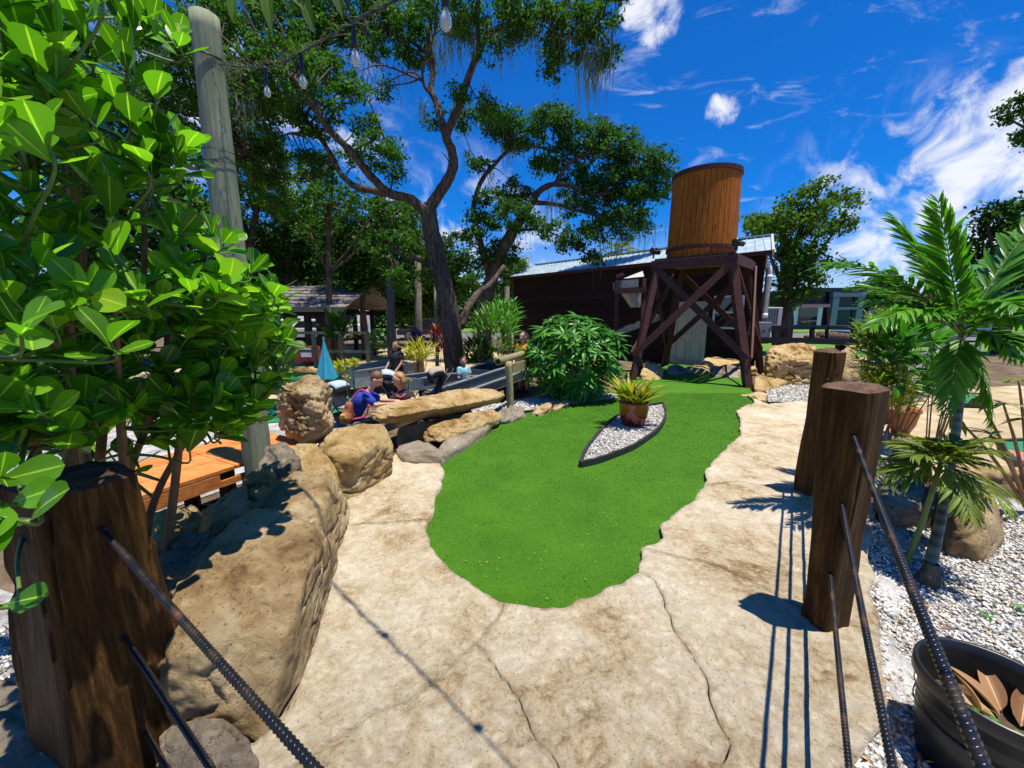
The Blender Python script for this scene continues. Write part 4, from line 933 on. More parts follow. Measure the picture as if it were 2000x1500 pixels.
def twigs_to(mb, PC, nodes, every=2, r0=0.018, maxlen=3.0, n=4):
    nodes = np.array(nodes)
    for q in PC[::every]:
        dd = np.linalg.norm(nodes - q, axis=1); i = int(np.argmin(dd + nr.uniform(0, 0.25, len(dd))))
        if dd[i] > maxlen or dd[i] < 0.1: continue
        b = nodes[i]; m = (b + q) / 2 + nr.normal(size=3) * dd[i] * 0.12 + [0, 0, 0.05 * dd[i]]
        pp = spline([tuple(b), tuple(m), tuple(q)], 3); rr = r0 * min(1.6, 0.4 + dd[i])
        mb.tube(pp, np.linspace(rr, rr * 0.3, len(pp)), n, False)
def moss_strands(spots, Y0, name, parent, n=26, ln=(0.25, 0.9)):
    V = []; F = []
    for (px, py, dY, wpx, k) in spots:
        c = P(px, py, Y0 + dY); w = wpx / FPX * (Y0 + dY)
        for i in range(int(n * k * 1.0)):
            s = np.array(c) + nr.normal(size=3) * [w, w, 0.12]; l = nr.uniform(*ln) * (0.6 + 0.6 * k); a = nr.uniform(0, math.pi); hw = nr.uniform(0.004, 0.015); l *= nr.uniform(.35, 1)
            dx = np.array([math.cos(a), math.sin(a), 0]); m = 5; b = len(V); dr = nr.normal(size=2) * 0.05
            for j in range(m + 1):
                t_ = j / m; o_ = np.array([dr[0] * t_ + nr.normal() * .028, dr[1] * t_ + nr.normal() * .028, -l * t_]); ww = hw * (1 - t_) ** 0.7 + 0.001
                V += [s + o_ - dx * ww, s + o_ + dx * ww]
            for j in range(m): F.append((b + 2 * j, b + 2 * j + 1, b + 2 * j + 3, b + 2 * j + 2))
    o = npmesh(name, np.array(V), np.array(F), 'moss', parent); o['kind'] = 'stuff'; return o

Y1 = 11.3
bp = P(890, 748, Y1)
oak = thing('oak_tree', 'tall live oak with a forked leaning trunk and hanging moss, centre left', 'tree', (bp.x, bp.y, -0.3))
trunk = limb_pts([(897, 765), (891, 742), (886, 700), (882, 650), (876, 600), (866, 555), (853, 500), (843, 455), (838, 425), (836, 404)], Y1, (0.33, 0.20))
trunk[0] = np.r_[trunk[0][:3], 0.62]; 
for i in range(1, 10): trunk[i][3] = trunk[i][3] * (1 + 0.55 * math.exp(-i / 2.4))
MB().tube([p[:3] for p in trunk], [p[3] for p in trunk], 40, True, 0.13, 2.0).obj('trunk', 'oak_bark', oak, True)
nodes = []
limbs = [
    ([(836, 415), (848, 392), (868, 362), (884, 330), (883, 295), (872, 266, -.2), (884, 235, -.3), (896, 212, -.4), (913, 157, -.6), (932, 109, -.8), (956, 66, -1), (994, 48, -1.2), (1037, 28, -1.5), (1103, 5, -1.8)], .245, .07),
    ([(872, 270, -.2), (862, 235, 0), (852, 200, .2), (842, 176, .3), (845, 140, .4), (844, 110, .4), (836, 70, .4), (842, 30, .3), (846, -40, .2)], .15, .08),
    ([(926, 125, -.7), (934, 90, -.7), (933, 40, -.8), (936, -30, -1)], .10, .06),
    ([(846, 190, .3), (828, 165, .2), (826, 130, .0), (838, 100, -.2), (850, 60, -.3)], .07, .035),
    ([(836, 420), (818, 404, -.1), (800, 388, -.2), (761, 378, -.4), (732, 352, -.6), (708, 325, -.8), (685, 295, -1), (642, 252, -1.2), (614, 209, -1.5), (576, 157, -1.8), (533, 138, -2.0), (480, 120, -2.4)], .21, .08),
    ([(755, 377, -.4), (720, 370, -.2), (694, 364, 0), (666, 340, .1), (647, 304, .1), (623, 266, .1), (590, 228, .1), (561, 218, .2), (528, 209, .3), (490, 180, .4)], .15, .05),
    ([(864, 555), (848, 530, -.2), (828, 512, -.4), (800, 501, -.7), (770, 494, -.9), (735, 500, -1.1)], .14, .06),
    ([(897, 640, .2), (915, 600, .5), (935, 572, .9), (958, 555, 1.2), (985, 520, 1.6)], .2, .12),
    ([(882, 330), (878, 318, -.2), (872, 308, -.3), (862, 296, -.4)], .04, .012),
    ([(913, 157, -.6), (930, 190, -.9), (955, 215, -1.0)], .03, .012),
    ([(1037, 28, -1.5), (1090, 40, -1.6), (1130, 60, -1.7), (1170, 60, -1.8), (1195, 90, -1.9)], .06, .02),
    ([(994, 48, -1.2), (1040, 10, -1.4), (1100, -20, -1.6)], .06, .03),
    ([(614, 209, -1.5), (560, 180, -1.6), (520, 190, -1.8), (470, 230, -2)], .06, .02),
    ([(623, 266, .1), (570, 260, .3), (520, 280, .5), (480, 300, .6)], .05, .02),
    ([(844, 110, .4), (800, 80, .6), (760, 70, .7), (720, 80, .8), (690, 60, .9)], .07, .03),
    ([(761, 378, -.4), (770, 330, -.6), (760, 290, -.7), (745, 260, -.8)], .04, .015),
]
for l, a, b in limbs:
    pp = limb_pts(l, Y1, (a * .68, b * .6)); MB().tube([p[:3] for p in pp], [p[3] for p in pp], 16, True, 0.22, a * 40).obj('limb', 'oak_bark', oak, True); nodes += [p[:3] for p in pp]
cl1 = [(560, 140, 62, -1.8), (480, 165, 62, -2), (420, 90, 70, -1), (600, 225, 50, -.4), (520, 50, 66, -1.2), (640, 45, 60, .3), (330, 60, 70, -.5), (250, 90, 60, 0), (700, 25, 45, 1), (350, 170, 55, .2),
       (735, 285, 40, -.8), (762, 322, 38, -.6), (715, 250, 26, -.9), (688, 165, 30, -.9), (640, 210, 34, -1.0), (795, 70, 38, .6), (812, 110, 28, .6), (742, 105, 24, .7), (880, 20, 50, -.4), (930, 20, 56, -.8), (1000, 5, 56, -1.4),
       (1062, 50, 46, -1.6), (1120, 60, 52, -1.7), (1172, 50, 44, -1.8), (1190, 8, 44, -1.8), (1080, 105, 26, -1.7), (1072, 142, 20, -1.7), (1180, 110, 26, -1.9), (850, 235, 22, .2), (905, 185, 15, -.7), (960, 215, 25, -1), (560, 300, 40, .6), (480, 300, 45, .8), (700, 60, 36, 1), (760, 40, 34, .8), (430, 230, 48, .5), (500, 240, 45, .3), (585, 80, 40, .2), (690, 310, 26, -.2), (640, 120, 22, -.8)]
cl1 += [(660, 150, 34, -.2), (620, 110, 40, .2), (750, 20, 36, .9), (820, 30, 34, .6), (790, 120, 22, .5), (600, 0, 60, 0), (470, 20, 70, -.5), (540, 220, 46, .4), (450, 330, 50, 1.2), (540, 380, 50, 1.2), (620, 330, 34, .9), (380, 240, 60, .4), (960, 100, 22, -1), (1010, 50, 30, -1.3), (740, 180, 20, .3), (790, 468, 32, -.9), (752, 512, 30, -1.1), (735, 470, 30, -1.0), (815, 540, 20, -.6), (775, 545, 26, -1.2), (520, 330, 40, .6), (600, 130, 40, -1), (400, 180, 50, -.3)]
cl1 = [c if len(c) == 4 else c + (0,) for c in cl1]
C, PC = clump_leaves(cl1, Y1, 1.0, 24, 84, 0.1, 0.16)
v, f = leaf_quads(C, 0.092, 0.55); o = npmesh('crown', v, f, 'oak_leaf', oak); o['kind'] = 'stuff'
mb = MB(); twigs_to(mb, PC, nodes, 2, 0.02); mb.obj('twigs', 'oak_bark', oak, True)['kind'] = 'stuff'
moss_strands([(700, 120, .6, 20, 1.1), (760, 130, .8, 14, 1), (640, 130, .2, 20, 1), (500, 170, -.5, 30, 1.3), (590, 160, -.3, 24, 1), (860, 90, .3, 10, 1.3), (900, 60, -.5, 12, 1.4), (975, 70, -1.1, 12, 1.2), (1040, 35, -1.5, 12, 1.3), (1095, 60, -1.7, 22, 1.6), (1150, 95, -1.8, 14, 1.8), (1180, 90, -1.9, 14, 1.9), (1162, 110, -1.9, 5, 1.5), (740, 55, .6, 16, 1.2), (700, 40, .6, 16, 1.0), (560, 110, -1.5, 20, 1.0), (470, 190, -1.8, 22, 1.3), (440, 130, -1.2, 24, 1.2), (880, 60, -.3, 8, 1.0), (845, 60, .3, 8, 1), (826, 205, .2, 5, .9), (945, 170, -1, 6, .9), (1000, 60, -1.2, 12, 1), (330, 110, -.5, 26, 1.2), (920, 60, -.6, 7, 1.3), (800, 130, .6, 8, .8), (610, 60, .2, 18, 1), (520, 100, -1, 16, 1.1)], Y1, 'spanish_moss', oak, 30, (0.3, 0.95))

Y2 = 15.5
bp = P(948, 660, Y2)
oak2 = thing('oak_tree', 'wide live oak behind the dark shed, its branches reaching right to the tank', 'tree', (bp.x, bp.y, -0.3))
nodes = []
pp = limb_pts([(948, 700), (945, 650), (948, 600), (955, 560), (975, 500), (1000, 455)], Y2, (0.33, 0.21)); MB().tube([p[:3] for p in pp], [p[3] for p in pp], 20, True, 0.15, 5).obj('trunk', 'oak_bark', oak2, True)
for l, a, b in [([(1000, 455), (1027, 415), (1042, 390), (1055, 372), (1084, 360), (1122, 366), (1160, 380), (1200, 375)], .24, .07), ([(958, 555), (940, 480), (925, 420), (932, 375), (945, 345), (960, 328), (994, 294), (1027, 285), (1070, 290)], .18, .06),
                ([(1040, 395), (1090, 400), (1130, 412), (1180, 420), (1230, 400)], .12, .04), ([(1084, 361), (1110, 320), (1150, 300), (1200, 290), (1250, 310), (1290, 325)], .12, .03), ([(994, 294), (1010, 262), (1050, 250), (1100, 245)], .07, .02), ([(1000, 450), (1060, 450), (1110, 470)], .08, .03)]:
    q = limb_pts(l, Y2, (a * .75, b * .7)); MB().tube([p[:3] for p in q], [p[3] for p in q], 12, True, 0.25, a * 30).obj('limb', 'oak_bark', oak2, True); nodes += [p[:3] for p in q]
cl2 = [(962, 240, 40, 0), (1005, 262, 42, 0), (1060, 248, 48, 0), (1100, 232, 30, 0), (1148, 262, 44, 0), (1195, 285, 50, 0), (1240, 318, 50, 0), (1290, 328, 32, 0), (1175, 345, 52, .4), (1135, 395, 46, .5), (1225, 385, 52, .3), (1065, 322, 30, .6),
       (965, 400, 34, -.5), (940, 440, 36, -.4), (1002, 425, 36, -1), (1060, 445, 30, -1), (1120, 462, 40, -.4), (1190, 440, 48, 0), (1240, 430, 34, 0), (1005, 372, 36, .4), (930, 310, 24, -.5), (1105, 305, 38, .6), (985, 490, 34, 0), (950, 505, 30, 0), (1270, 370, 34, 0), (1150, 500, 22, 0), (1120, 350, 22, .4), (905, 470, 22, 0), (900, 235, 20, 0)]
C, PC = clump_leaves(cl2, Y2, 1.0, 20, 74, 0.1, 0.21)
v, f = leaf_quads(C, 0.125, 0.55); o = npmesh('crown', v, f, 'oak_leaf_far', oak2); o['kind'] = 'stuff'
mb = MB(); twigs_to(mb, PC, nodes, 3, 0.022); mb.obj('twigs', 'oak_bark', oak2, True)['kind'] = 'stuff'
moss_strands([(975, 230, 0, 14, 1.6), (990, 262, 0, 12, 1.7), (1078, 385, -.2, 10, 1.4), (1230, 440, 0, 20, 1.6), (1195, 465, 0, 22, 1.9), (960, 330, 0, 10, 1.2), (1120, 380, 0, 14, 1.2), (1270, 440, 0, 14, 1.4), (1005, 440, 0, 20, 1.2)], Y2, 'spanish_moss', oak2, 26, (0.4, 1.3))

def bg_tree(label, px, base_py, crown, Y, mat, tr=(0.2, 0.1), size=0.2, limbs_=(), scale=1.0, name='tree', lpp=46, puffr=0.32, bark_='oak_bark', twe=3, ph=0):
    b = P(px, 640, Y); t_ = thing(name, label, 'tree', (b.x, Y, -0.3)); cx = crown[0][0]; cy = max(c[1] for c in crown)
    pp = limb_pts([(px, base_py), (px + rnd.uniform(-5, 5), (base_py * 2 + crown[0][1]) / 3), (cx, crown[0][1])], Y, tr); pp[0][2] = -0.3
    MB().tube([p[:3] for p in pp], [p[3] for p in pp], 10, True, 0.12, px).obj('trunk', bark_, t_, True); nodes = [p[:3] for p in pp]
    for c in crown[1:]:
        s = pp[rnd.randrange(len(pp) // 2, len(pp))]; e = P(c[0], c[1], Y + c[3]); m = (Vector(s[:3]) + e) / 2 + Vector((0, 0, -.1))
        q = spline([tuple(s[:3]), tuple(m), tuple(e)], 4); MB_l.tube(q, np.linspace(tr[1] * .7, .03, len(q)), 6); nodes += [x for x in q]
    return t_, nodes
def make_bg(label, px, base_py, crown, Y, mat, tr=(0.2, 0.1), size=0.2, scale=1.0, lpp=46, puffr=0.32, name='tree', asp=.6):
    global MB_l
    MB_l = MB(); t_, nodes = bg_tree(label, px, base_py, crown, Y, mat, tr, size, name=name)
    if MB_l.v: MB_l.obj('limbs', 'oak_bark', t_, True)
    C, PC = clump_leaves(crown, Y, scale, 14, lpp, size, puffr, 0.85); v, f = leaf_quads(C, size, asp); o = npmesh('crown', v, f, mat, t_); o['kind'] = 'stuff'
    mb = MB(); twigs_to(mb, PC, nodes, 3, 0.03); mb.obj('twigs', 'oak_bark', t_, True)['kind'] = 'stuff'
make_bg('yellow-green leafy tree behind the left pole, brightest of the background trees', 470, 640, [(520, 330, 60, 0), (470, 400, 60, 0), (560, 380, 60, 0), (430, 320, 40, 0), (610, 350, 40, 0), (500, 270, 34, 0)], 17, 'tree_yellowgreen', size=.16, puffr=.26)
make_bg('broad dark green tree over the shelter roof', 560, 640, [(560, 490, 62, 0), (500, 500, 60, 0), (620, 470, 60, 0), (450, 480, 50, 0), (640, 530, 46, 0), (590, 420, 44, 0), (400, 520, 60, 0)], 19, 'dark_leaf', size=.18, puffr=.3, scale=1.25)
make_bg('dark tree between the shelter and the oak trunk', 712, 650, [(720, 470, 60, 0), (690, 420, 52, 0), (760, 430, 52, 0), (790, 480, 46, 0), (690, 530, 52, 0), (750, 540, 50, 0), (800, 540, 40, 0), (660, 500, 40, 0)], 16.5, 'dark_leaf', (.16, .08), size=.16, puffr=.26, scale=1.2)
make_bg('mid green tree left of the oak fork', 640, 640, [(640, 400, 40, 0), (700, 380, 34, 0), (650, 340, 34, 0), (740, 400, 34, 0), (780, 410, 28, 0), (600, 440, 40, 0)], 14.5, 'oak_leaf', (.14, .06), size=.13, puffr=.22, scale=.75)
make_bg('dense background tree behind the far left of the garden', 330, 640, [(330, 400, 80, 0), (250, 470, 80, 0), (400, 430, 70, 0), (330, 520, 80, 0), (180, 400, 80, 0), (300, 300, 60, 0), (100, 500, 90, 0), (380, 560, 60, 0)], 16, 'oak_leaf', (.25, .12), size=.2, puffr=.34)
make_bg('tree high behind the big bush at the top left', 150, 640, [(120, 250, 80, 0), (220, 200, 80, 0), (50, 150, 90, 0), (300, 220, 60, 0), (200, 320, 80, 0)], 14.5, 'dark_leaf', (.25, .12), size=.17, puffr=.3)
make_bg('pale dusty green tree behind the oak trunk, left of the shed', 985, 660, [(985, 540, 30, 0), (960, 520, 26, 0), (930, 555, 28, 0), (1010, 515, 20, 0)], 20, 'oak_leaf_far', (.16, .08), size=.18, puffr=.26)
make_bg('leafy tree beyond the shelter, low and wide', 850, 640, [(850, 590, 40, 0), (820, 570, 30, 0), (800, 600, 30, 0), (870, 560, 24, 0), (905, 560, 24, 0)], 24, 'tree_yellowgreen', (.16, .08), size=.26, puffr=.4)
make_bg('dense dark tree filling the view behind the shelters', 600, 640, [(650, 470, 60, 0), (580, 500, 60, 0), (720, 500, 60, 0), (790, 450, 50, 0), (830, 520, 50, 0), (520, 540, 60, 0), (680, 560, 60, 0), (880, 510, 40, 0), (450, 560, 60, 0), (770, 570, 50, 0)], 23, 'dark_leaf', (.2, .1), size=.24, puffr=.4, scale=1.3)
# right of the tower
make_bg('tall yellow-green tree right of the dark shed', 1535, 640, [(1530, 430, 52, 0), (1570, 400, 46, 0), (1490, 460, 40, 0), (1620, 410, 40, 0), (1560, 470, 50, 0), (1530, 520, 46, 0), (1590, 520, 44, 0), (1640, 440, 30, 0), (1600, 370, 24, 0), (1560, 560, 40, 0), (1520, 580, 34, 0), (1480, 440, 24, 0), (1650, 380, 18, 0)], 17, 'tree_yellowgreen', (.3, .14), size=.17, puffr=.28, scale=.95)
make_bg('small round tree behind the grey framed building', 1715, 640, [(1718, 575, 34, 0), (1740, 590, 26, 0), (1695, 590, 22, 0)], 55, 'oak_leaf_far', (.3, .2), size=.5, puffr=.8)
make_bg('dark tree beyond the palm at the right edge of the photo', 1960, 640, [(1960, 470, 50, 0), (1990, 420, 46, 0), (1940, 530, 46, 0), (2000, 540, 50, 0), (1925, 420, 16, 0), (2030, 480, 50, 0)], 17, 'dark_leaf', (.3, .15), size=.2, puffr=.3, scale=1.1)
make_bg('branches of a tree reaching in at the upper right edge', 2120, 640, [(2100, 230, 60, 0), (1990, 215, 24, 0), (1975, 235, 14, 0), (1995, 262, 14, 0), (2050, 250, 40, 0), (1990, 190, 12, 0)], 17, 'dark_leaf', (.3, .15), size=.15, puffr=.22)
# treeline behind everything
def far_wood(name, label, x0, x1, Y, h, mat, n, size=0.55):
    c = np.c_[nr.uniform(x0, x1, n), nr.uniform(Y - 4, Y + 4, n), np.zeros(n)]; hh = h * (0.72 + 0.32 * np.array([noise.noise(Vector((x * 0.12, Y, 0))) for x in c[:, 0]]))
    c[:, 2] = -0.3 + nr.uniform(0, 1, n) ** 0.8 * hh; v, f = leaf_quads(c, size, .7); o = npmesh(name, v, f, mat, base=((x0 + x1) / 2, Y, -0.3)); tag(o, label, 'trees'); o['kind'] = 'stuff'
far_wood('woodland', 'dark far-off woodland closing the view on the left', -75, 3, 50, 8.5, 'dark_leaf', 34000)
far_wood('woodland', 'far-off tree line behind the buildings across the street', 3, 110, 75, 6.5, 'oak_leaf_far', 26000, .7)
# ------------------------------------------------------------------ dark timber shed
wl = Vector((0.1, 18.8, 0)); wd = Vector((0.66, -0.75, 0)).normalized(); WL = (Vector((6.85, 11.1, 0)) - wl).length
bd_ = Vector((1.4, 2.5, 0)); EH = 3.22; RH = 4.07; wn = Vector((wd.y, -wd.x, 0))
if wn.y > 0: wn = -wn
shed = thing('timber_shed', 'long dark brown shed with metal roof and a cream door behind the tank tower', 'shed', (3.5, 15, -0.1))
def wp(s, z, o=0.0): return wl + wd * s + wn * o + Vector((0, 0, z))
def sx(px):                     # distance along the wall seen at pixel column px (near door height)
    k = (px - 1000) / FPX / (CP + 0.1 * SP); return (k * wl.y - wl.x) / (wd.x - k * wd.y)
mb = MB(); 
for a, b, c, d in [(wp(0, -.1), wp(WL, -.1), wp(WL, -.1) + bd_ * 2, wp(0, -.1) + bd_ * 2)]:
    hh = Vector((0, 0, EH + .08))
    mb.hexa([a + bd_ * .01, b + bd_ * .01, c, d, a + bd_ * .01 + hh, b + bd_ * .01 + hh, c + hh, d + hh])
mb.obj('core_wall', 'dark_wood', shed)
ds0, ds1 = sx(1311), sx(1379); ws0, ws1 = sx(1388), sx(1446)
nb = 18; bh = (EH + .08) / nb
for i in range(nb):
    z0 = -0.08 + i * bh; zc = z0 + bh / 2; segs = [(0.0, WL)]
    cuts = []
    if zc < 2.05: cuts.append((ds0 - .05, ds1 + .05))
    if 1.15 < zc < 2.15: cuts.append((ws0 - .03, ws1 + .03))
    for c0, c1 in cuts: segs = [q for a, b in segs for q in ((a, min(b, c0)), (max(a, c1), b)) if q[1] - q[0] > 0.05]
    for a, b in segs:
        o_ = 0.028 + 0.006 * math.sin(i * 2.3)
        p = [wp(a, z0, 0.005), wp(b, z0, 0.005), wp(b, z0, o_ + .016), wp(a, z0, o_ + .016), wp(a, z0 + bh - .004, 0.005), wp(b, z0 + bh - .004, 0.005), wp(b, z0 + bh - .004, o_ - .006), wp(a, z0 + bh - .004, o_ - .006)]
        MB().hexa(p).obj('siding_board', 'siding_wood', shed)
# gable end boards (right) and gable trim
ge = wp(WL, 0); gdir = bd_.normalized(); gn = Vector((gdir.y, -gdir.x, 0)); GL = bd_.length * 2
for i in range(nb + 5):
    z0 = -.08 + i * bh; a, b = 0.0, GL
    if z0 + bh > EH:
        f = (z0 + bh - EH) / (RH - EH); a = f * GL / 2; b = GL - a
        if b - a < .2: break
    q = lambda s, z, o: ge + gdir * s + gn * o + Vector((0, 0, z))
    MB().hexa([q(a, z0, .005), q(b, z0, .005), q(b, z0, .045), q(a, z0, .045), q(a, z0 + bh - .004, .005), q(b, z0 + bh - .004, .005), q(b, z0 + bh - .004, .03), q(a, z0 + bh - .004, .03)]).obj('gable_board', 'siding_wood', shed)
npn = 22
for sgn in (0, 1):
    for i in range(npn):
        s0 = -0.25 + (WL + .5) * i / npn; s1 = -0.25 + (WL + .5) * (i + 1) / npn - .006
        e = (lambda s: wp(s, EH - .03) - bd_ * .09) if sgn == 0 else (lambda s: wp(s, EH - .03) + bd_ * 2.09)
        r = lambda s: wp(s, RH) + bd_
        m = MB(); t_ = Vector((0, 0, .02)); u = Vector((0, 0, .05))
        m.hexa([e(s0), e(s1), r(s1), r(s0), e(s0) + t_, e(s1) + t_, r(s1) + t_, r(s0) + t_])
        w_ = wd * .03
        for fr in (0.0, 0.5):
            s2 = s0 + (s1 - s0) * fr + .001; m.hexa([e(s2) + t_, e(s2) + t_ + w_, r(s2) + t_ + w_, r(s2) + t_, e(s2) + u, e(s2) + u + w_ * .6, r(s2) + u + w_ * .6, r(s2) + u])
        m.obj('roof_panel', 'roof_metal', shed)
MB().beam(wp(-.3, RH + .05) + bd_, wp(WL + .3, RH + .05) + bd_, .3, .05).obj('ridge_cap', 'roof_metal', shed)
MB().beam(wp(-.25, EH - .02, .28), wp(WL + .25, EH - .02, .28), .03, .12).obj('fascia', 'tower_wood', shed)
m = MB().beam(wp(WL + .27, EH - .02, .28), wp(WL + .27, RH + .02) + bd_, .06, .14).beam(wp(WL + .27, EH - .02) + bd_ * 2.09, wp(WL + .27, RH + .02) + bd_, .06, .14); m.obj('barge_board', 'beige_metal', shed)
# door
def wbox(mb, s0, s1, z0, z1, o0, o1): return mb.hexa([wp(s0, z0, o1), wp(s1, z0, o1), wp(s1, z0, o0), wp(s0, z0, o0), wp(s0, z1, o1), wp(s1, z1, o1), wp(s1, z1, o0), wp(s0, z1, o0)])
wbox(MB(), ds0, ds1, 0.0, 1.98, .0, .035).obj('door', 'cream_paint', shed)
door = [c for c in shed.children if c.name.startswith('door')][0]
dw = ds1 - ds0
fm = MB()
for a, b in ((ds0 - .07, ds0), (ds1, ds1 + .07)): wbox(fm, a, b, 0, 2.05, .0, .05)
wbox(fm, ds0 - .07, ds1 + .07, 1.98, 2.06, .0, .052); fm.obj('door_frame', 'siding_wood', shed)
for (fa, fb, za, zb) in [(.14, .44, .15, .78), (.56, .86, .15, .78), (.14, .44, .92, 1.52), (.56, .86, .92, 1.52), (.14, .44, 1.62, 1.86), (.56, .86, 1.62, 1.86)]:
    m = MB(); a, b = ds0 + dw * fa, ds0 + dw * fb; wbox(m, a, b, za, za + .03, .035, .085); wbox(m, a, b, zb - .03, zb, .035, .085); wbox(m, a, a + .03, za + .03, zb - .03, .035, .085); wbox(m, b - .03, b, za + .03, zb - .03, .035, .085)
    wbox(m, a + .035, b - .035, za + .035, zb - .035, .035, .043); m.obj('panel', 'cream_paint', door)
wbox(MB(), ds0 + .05, ds0 + .17, .86, .89, .05, .065).obj('handle', 'black_metal', door)
# window
wbox(MB(), ws0 + .05, ws1 - .05, 1.2, 2.1, .0, .02).obj('pane', 'window_glass', shed)
m = MB()
for a, b, c, d in ((ws0, ws1, 2.08, 2.13), (ws0, ws1, 1.17, 1.22), (ws0, ws0 + .06, 1.22, 2.08), (ws1 - .06, ws1, 1.22, 2.08), (ws0 + .06, ws1 - .06, 1.62, 1.68)): wbox(m, a, b, c, d, .0, .05)
m.obj('window_frame', 'white_paint', shed)
# three white conduits and gear on the gable end
for k, (s, lb) in enumerate(((.12, 'nearest'), (.42, 'middle'), (.75, 'farthest'))):
    q = lambda z, o: ge + gdir * s + gn * o + Vector((0, 0, z))
    t = thing('conduit', '%s of the three fat white conduits on the gable end of the shed' % lb, 'pipe', q(1.5, .3), 'white conduits on the gable end')
    MB().tube([q(1.55, .16), q(2.75, .16), q(2.86, .14), q(2.91, .09), q(2.92, .0)], .062, 14).obj('pipe', 'pipe_white', t, True)
    MB().tube([q(1.5, .16), q(1.62, .16)], .075, 14).tube([q(2.55, .16), q(2.66, .16)], .075, 14).obj('collar', 'pipe_white', t, True)
def sg(px, py, Y): return P(px, py, Y)
# condenser, cabinet
def cabinet(label, px0, px1, py0, py1, Y, dep, mat, grill=False, name='air_conditioner', cat='air conditioner', mark=False):
    a = P(px0, py1, Y); b = P(px1, py0, Y); c = Vector(((a.x + b.x) / 2, Y + dep / 2, a.z)); w = b.x - a.x; h = b.z - a.z
    t = thing(name, label, cat, c); MB().box(c + Vector((0, 0, h / 2)), (w, dep, h)).obj('casing', mat, t, bevel=.02)
    MB().box(c + Vector((0, 0, -.08)), (w * .9, dep * .9, .16)).obj('base', 'black_metal', t)
    if grill:
        MB().box(c + Vector((-w * .08, -dep / 2 - .008, h / 2)), (w * .72, .012, h * .84)).obj('grille_back', 'black_plastic', t)
        m = MB()
        for i in range(6): m.box(c + Vector((-w * .08 - w * .33 + w * .66 * i / 5, -dep / 2 - .022, h / 2)), (.012, .014, h * .84))
        for i in range(9): m.box(c + Vector((-w * .08, -dep / 2 - .024, h * .1 + h * .8 * i / 8)), (w * .7, .010, .012))
        m.obj('grille', 'grey_metal', t)
    else:
        m = MB().box(c + Vector((0, -dep / 2 - .008, h / 2)), (w * .88, .014, h * .86)); m.obj('door', mat, t)
        MB().box(c + Vector((w * .36, -dep / 2 - .022, h * .5)), (.02, .02, .10)).obj('latch', 'black_metal', t)
        if mark: MB().box(c + Vector((-w * .06, -dep / 2 - .018, h * .45)), (.10, .004, .045)).box(c + Vector((w * .06, -dep / 2 - .018, h * .47)), (.07, .004, .03)).obj('print', 'red_paint', t)
    return t
cabinet('beige air conditioner with black grille right of the shed', 1488, 1530, 600, 636, 11.6, .45, 'beige_metal', True)
cabinet('grey electrical cabinet with a small red mark beside the tower', 1474, 1508, 629, 660, 10.9, .35, 'box_grey', False, 'electrical_cabinet', 'cabinet', True)
# ------------------------------------------------------------------ water tower
FR = Vector((4.70, 8.75, 0)); FL = Vector((3.51, 9.82, 0)); BR = Vector((5.77, 9.94, 0)); BL = Vector((4.58, 11.01, 0))
cen_ = (FR + BL) / 2; TH = 2.86
tw = thing('water_tower_stand', 'dark red-brown braced timber stand carrying the wooden tank', 'tower stand', (cen_.x, cen_.y, 0))
corner = {'FR': FR, 'FL': FL, 'BR': BR, 'BL': BL}; legs = {}
FOOT = {'FR': P(1462, 757, 8.45), 'FL': P(1234, 745, 9.35), 'BR': P(1486, 722, 11.0), 'BL': P(1297, 726, 12.2)}
for k, c in corner.items():
    f = FOOT[k].copy(); f.z = -0.03; c2 = c + (c - cen_) * -0.02; tpz = Vector((c2.x, c2.y, TH)); legs[k] = (f, tpz)
    d = (cen_ - c).normalized(); MB().beam(f, tpz, .17, .13, d).obj('leg', 'tower_wood', tw, bevel=.008)
def leg(k, z): f, t_ = legs[k]; return f + (t_ - f) * ((z - f.z) / (t_.z - f.z))
for a, b in (('FL', 'FR'), ('FR', 'BR'), ('BL', 'BR'), ('FL', 'BL')):
    o_ = ((leg(a, 1) + leg(b, 1)) / 2 - cen_); o_.z = 0; o_ = o_.normalized(); 
    for i, (x, y) in enumerate((((a, 2.68), (b, .72)), ((b, 2.68), (a, .72)))):
        p, q = leg(*x), leg(*y); off = o_ * (.085 + .052 * i); ex = (q - p).normalized() * .10
        MB().beam(p + off - ex * .6, q + off + ex, .045, .15, o_.cross(q - p)).obj('brace', 'tower_wood', tw, bevel=.005)
        for e in (p, q):
            u = o_; MB().tube([e + off + u * .02, e + off + u * .045], .018, 8).obj('bolt', 'black_metal', tw)
    p, q = leg(a, TH - .10), leg(b, TH - .10); ex = (q - p).normalized() * .12
    MB().beam(p - ex + o_ * .10, q + ex + o_ * .10, .05, .20).obj('rim_beam', 'tower_wood', tw, bevel=.005)
e1 = (FR - FL).normalized(); e2 = (BR - FR).normalized(); side = (FR - FL).length + .14
nbd = 11
for i in range(nbd):
    c = cen_ + e1 * ((i + .5) / nbd - .5) * side + Vector((0, 0, TH + .03 + rnd.uniform(-.006, .006)))
    a = c - e2 * (side / 2 + rnd.uniform(-.02, .03)); b = c + e2 * (side / 2 + rnd.uniform(-.02, .03))
    MB().beam(a, b, side / nbd - .022, .045).obj('platform_board', 'tower_wood', tw)
for i in range(4):
    c = cen_ + e2 * ((i + .5) / 4 - .5) * (side - .3) + Vector((0, 0, TH - .045)); MB().beam(c - e1 * side / 2 * .93, c + e1 * side / 2 * .93, .05, .09).obj('joist', 'rail_wood', tw)
cen_ = cen_ + Vector((-.10, 0, 0))
tk = thing('wooden_tank', 'round orange-brown stave water tank with dark hoops on top of the stand', 'tank', (cen_.x, cen_.y, TH + .055))
TR = .76; TZ = TH + .055; TT = 1.88; ns = 40
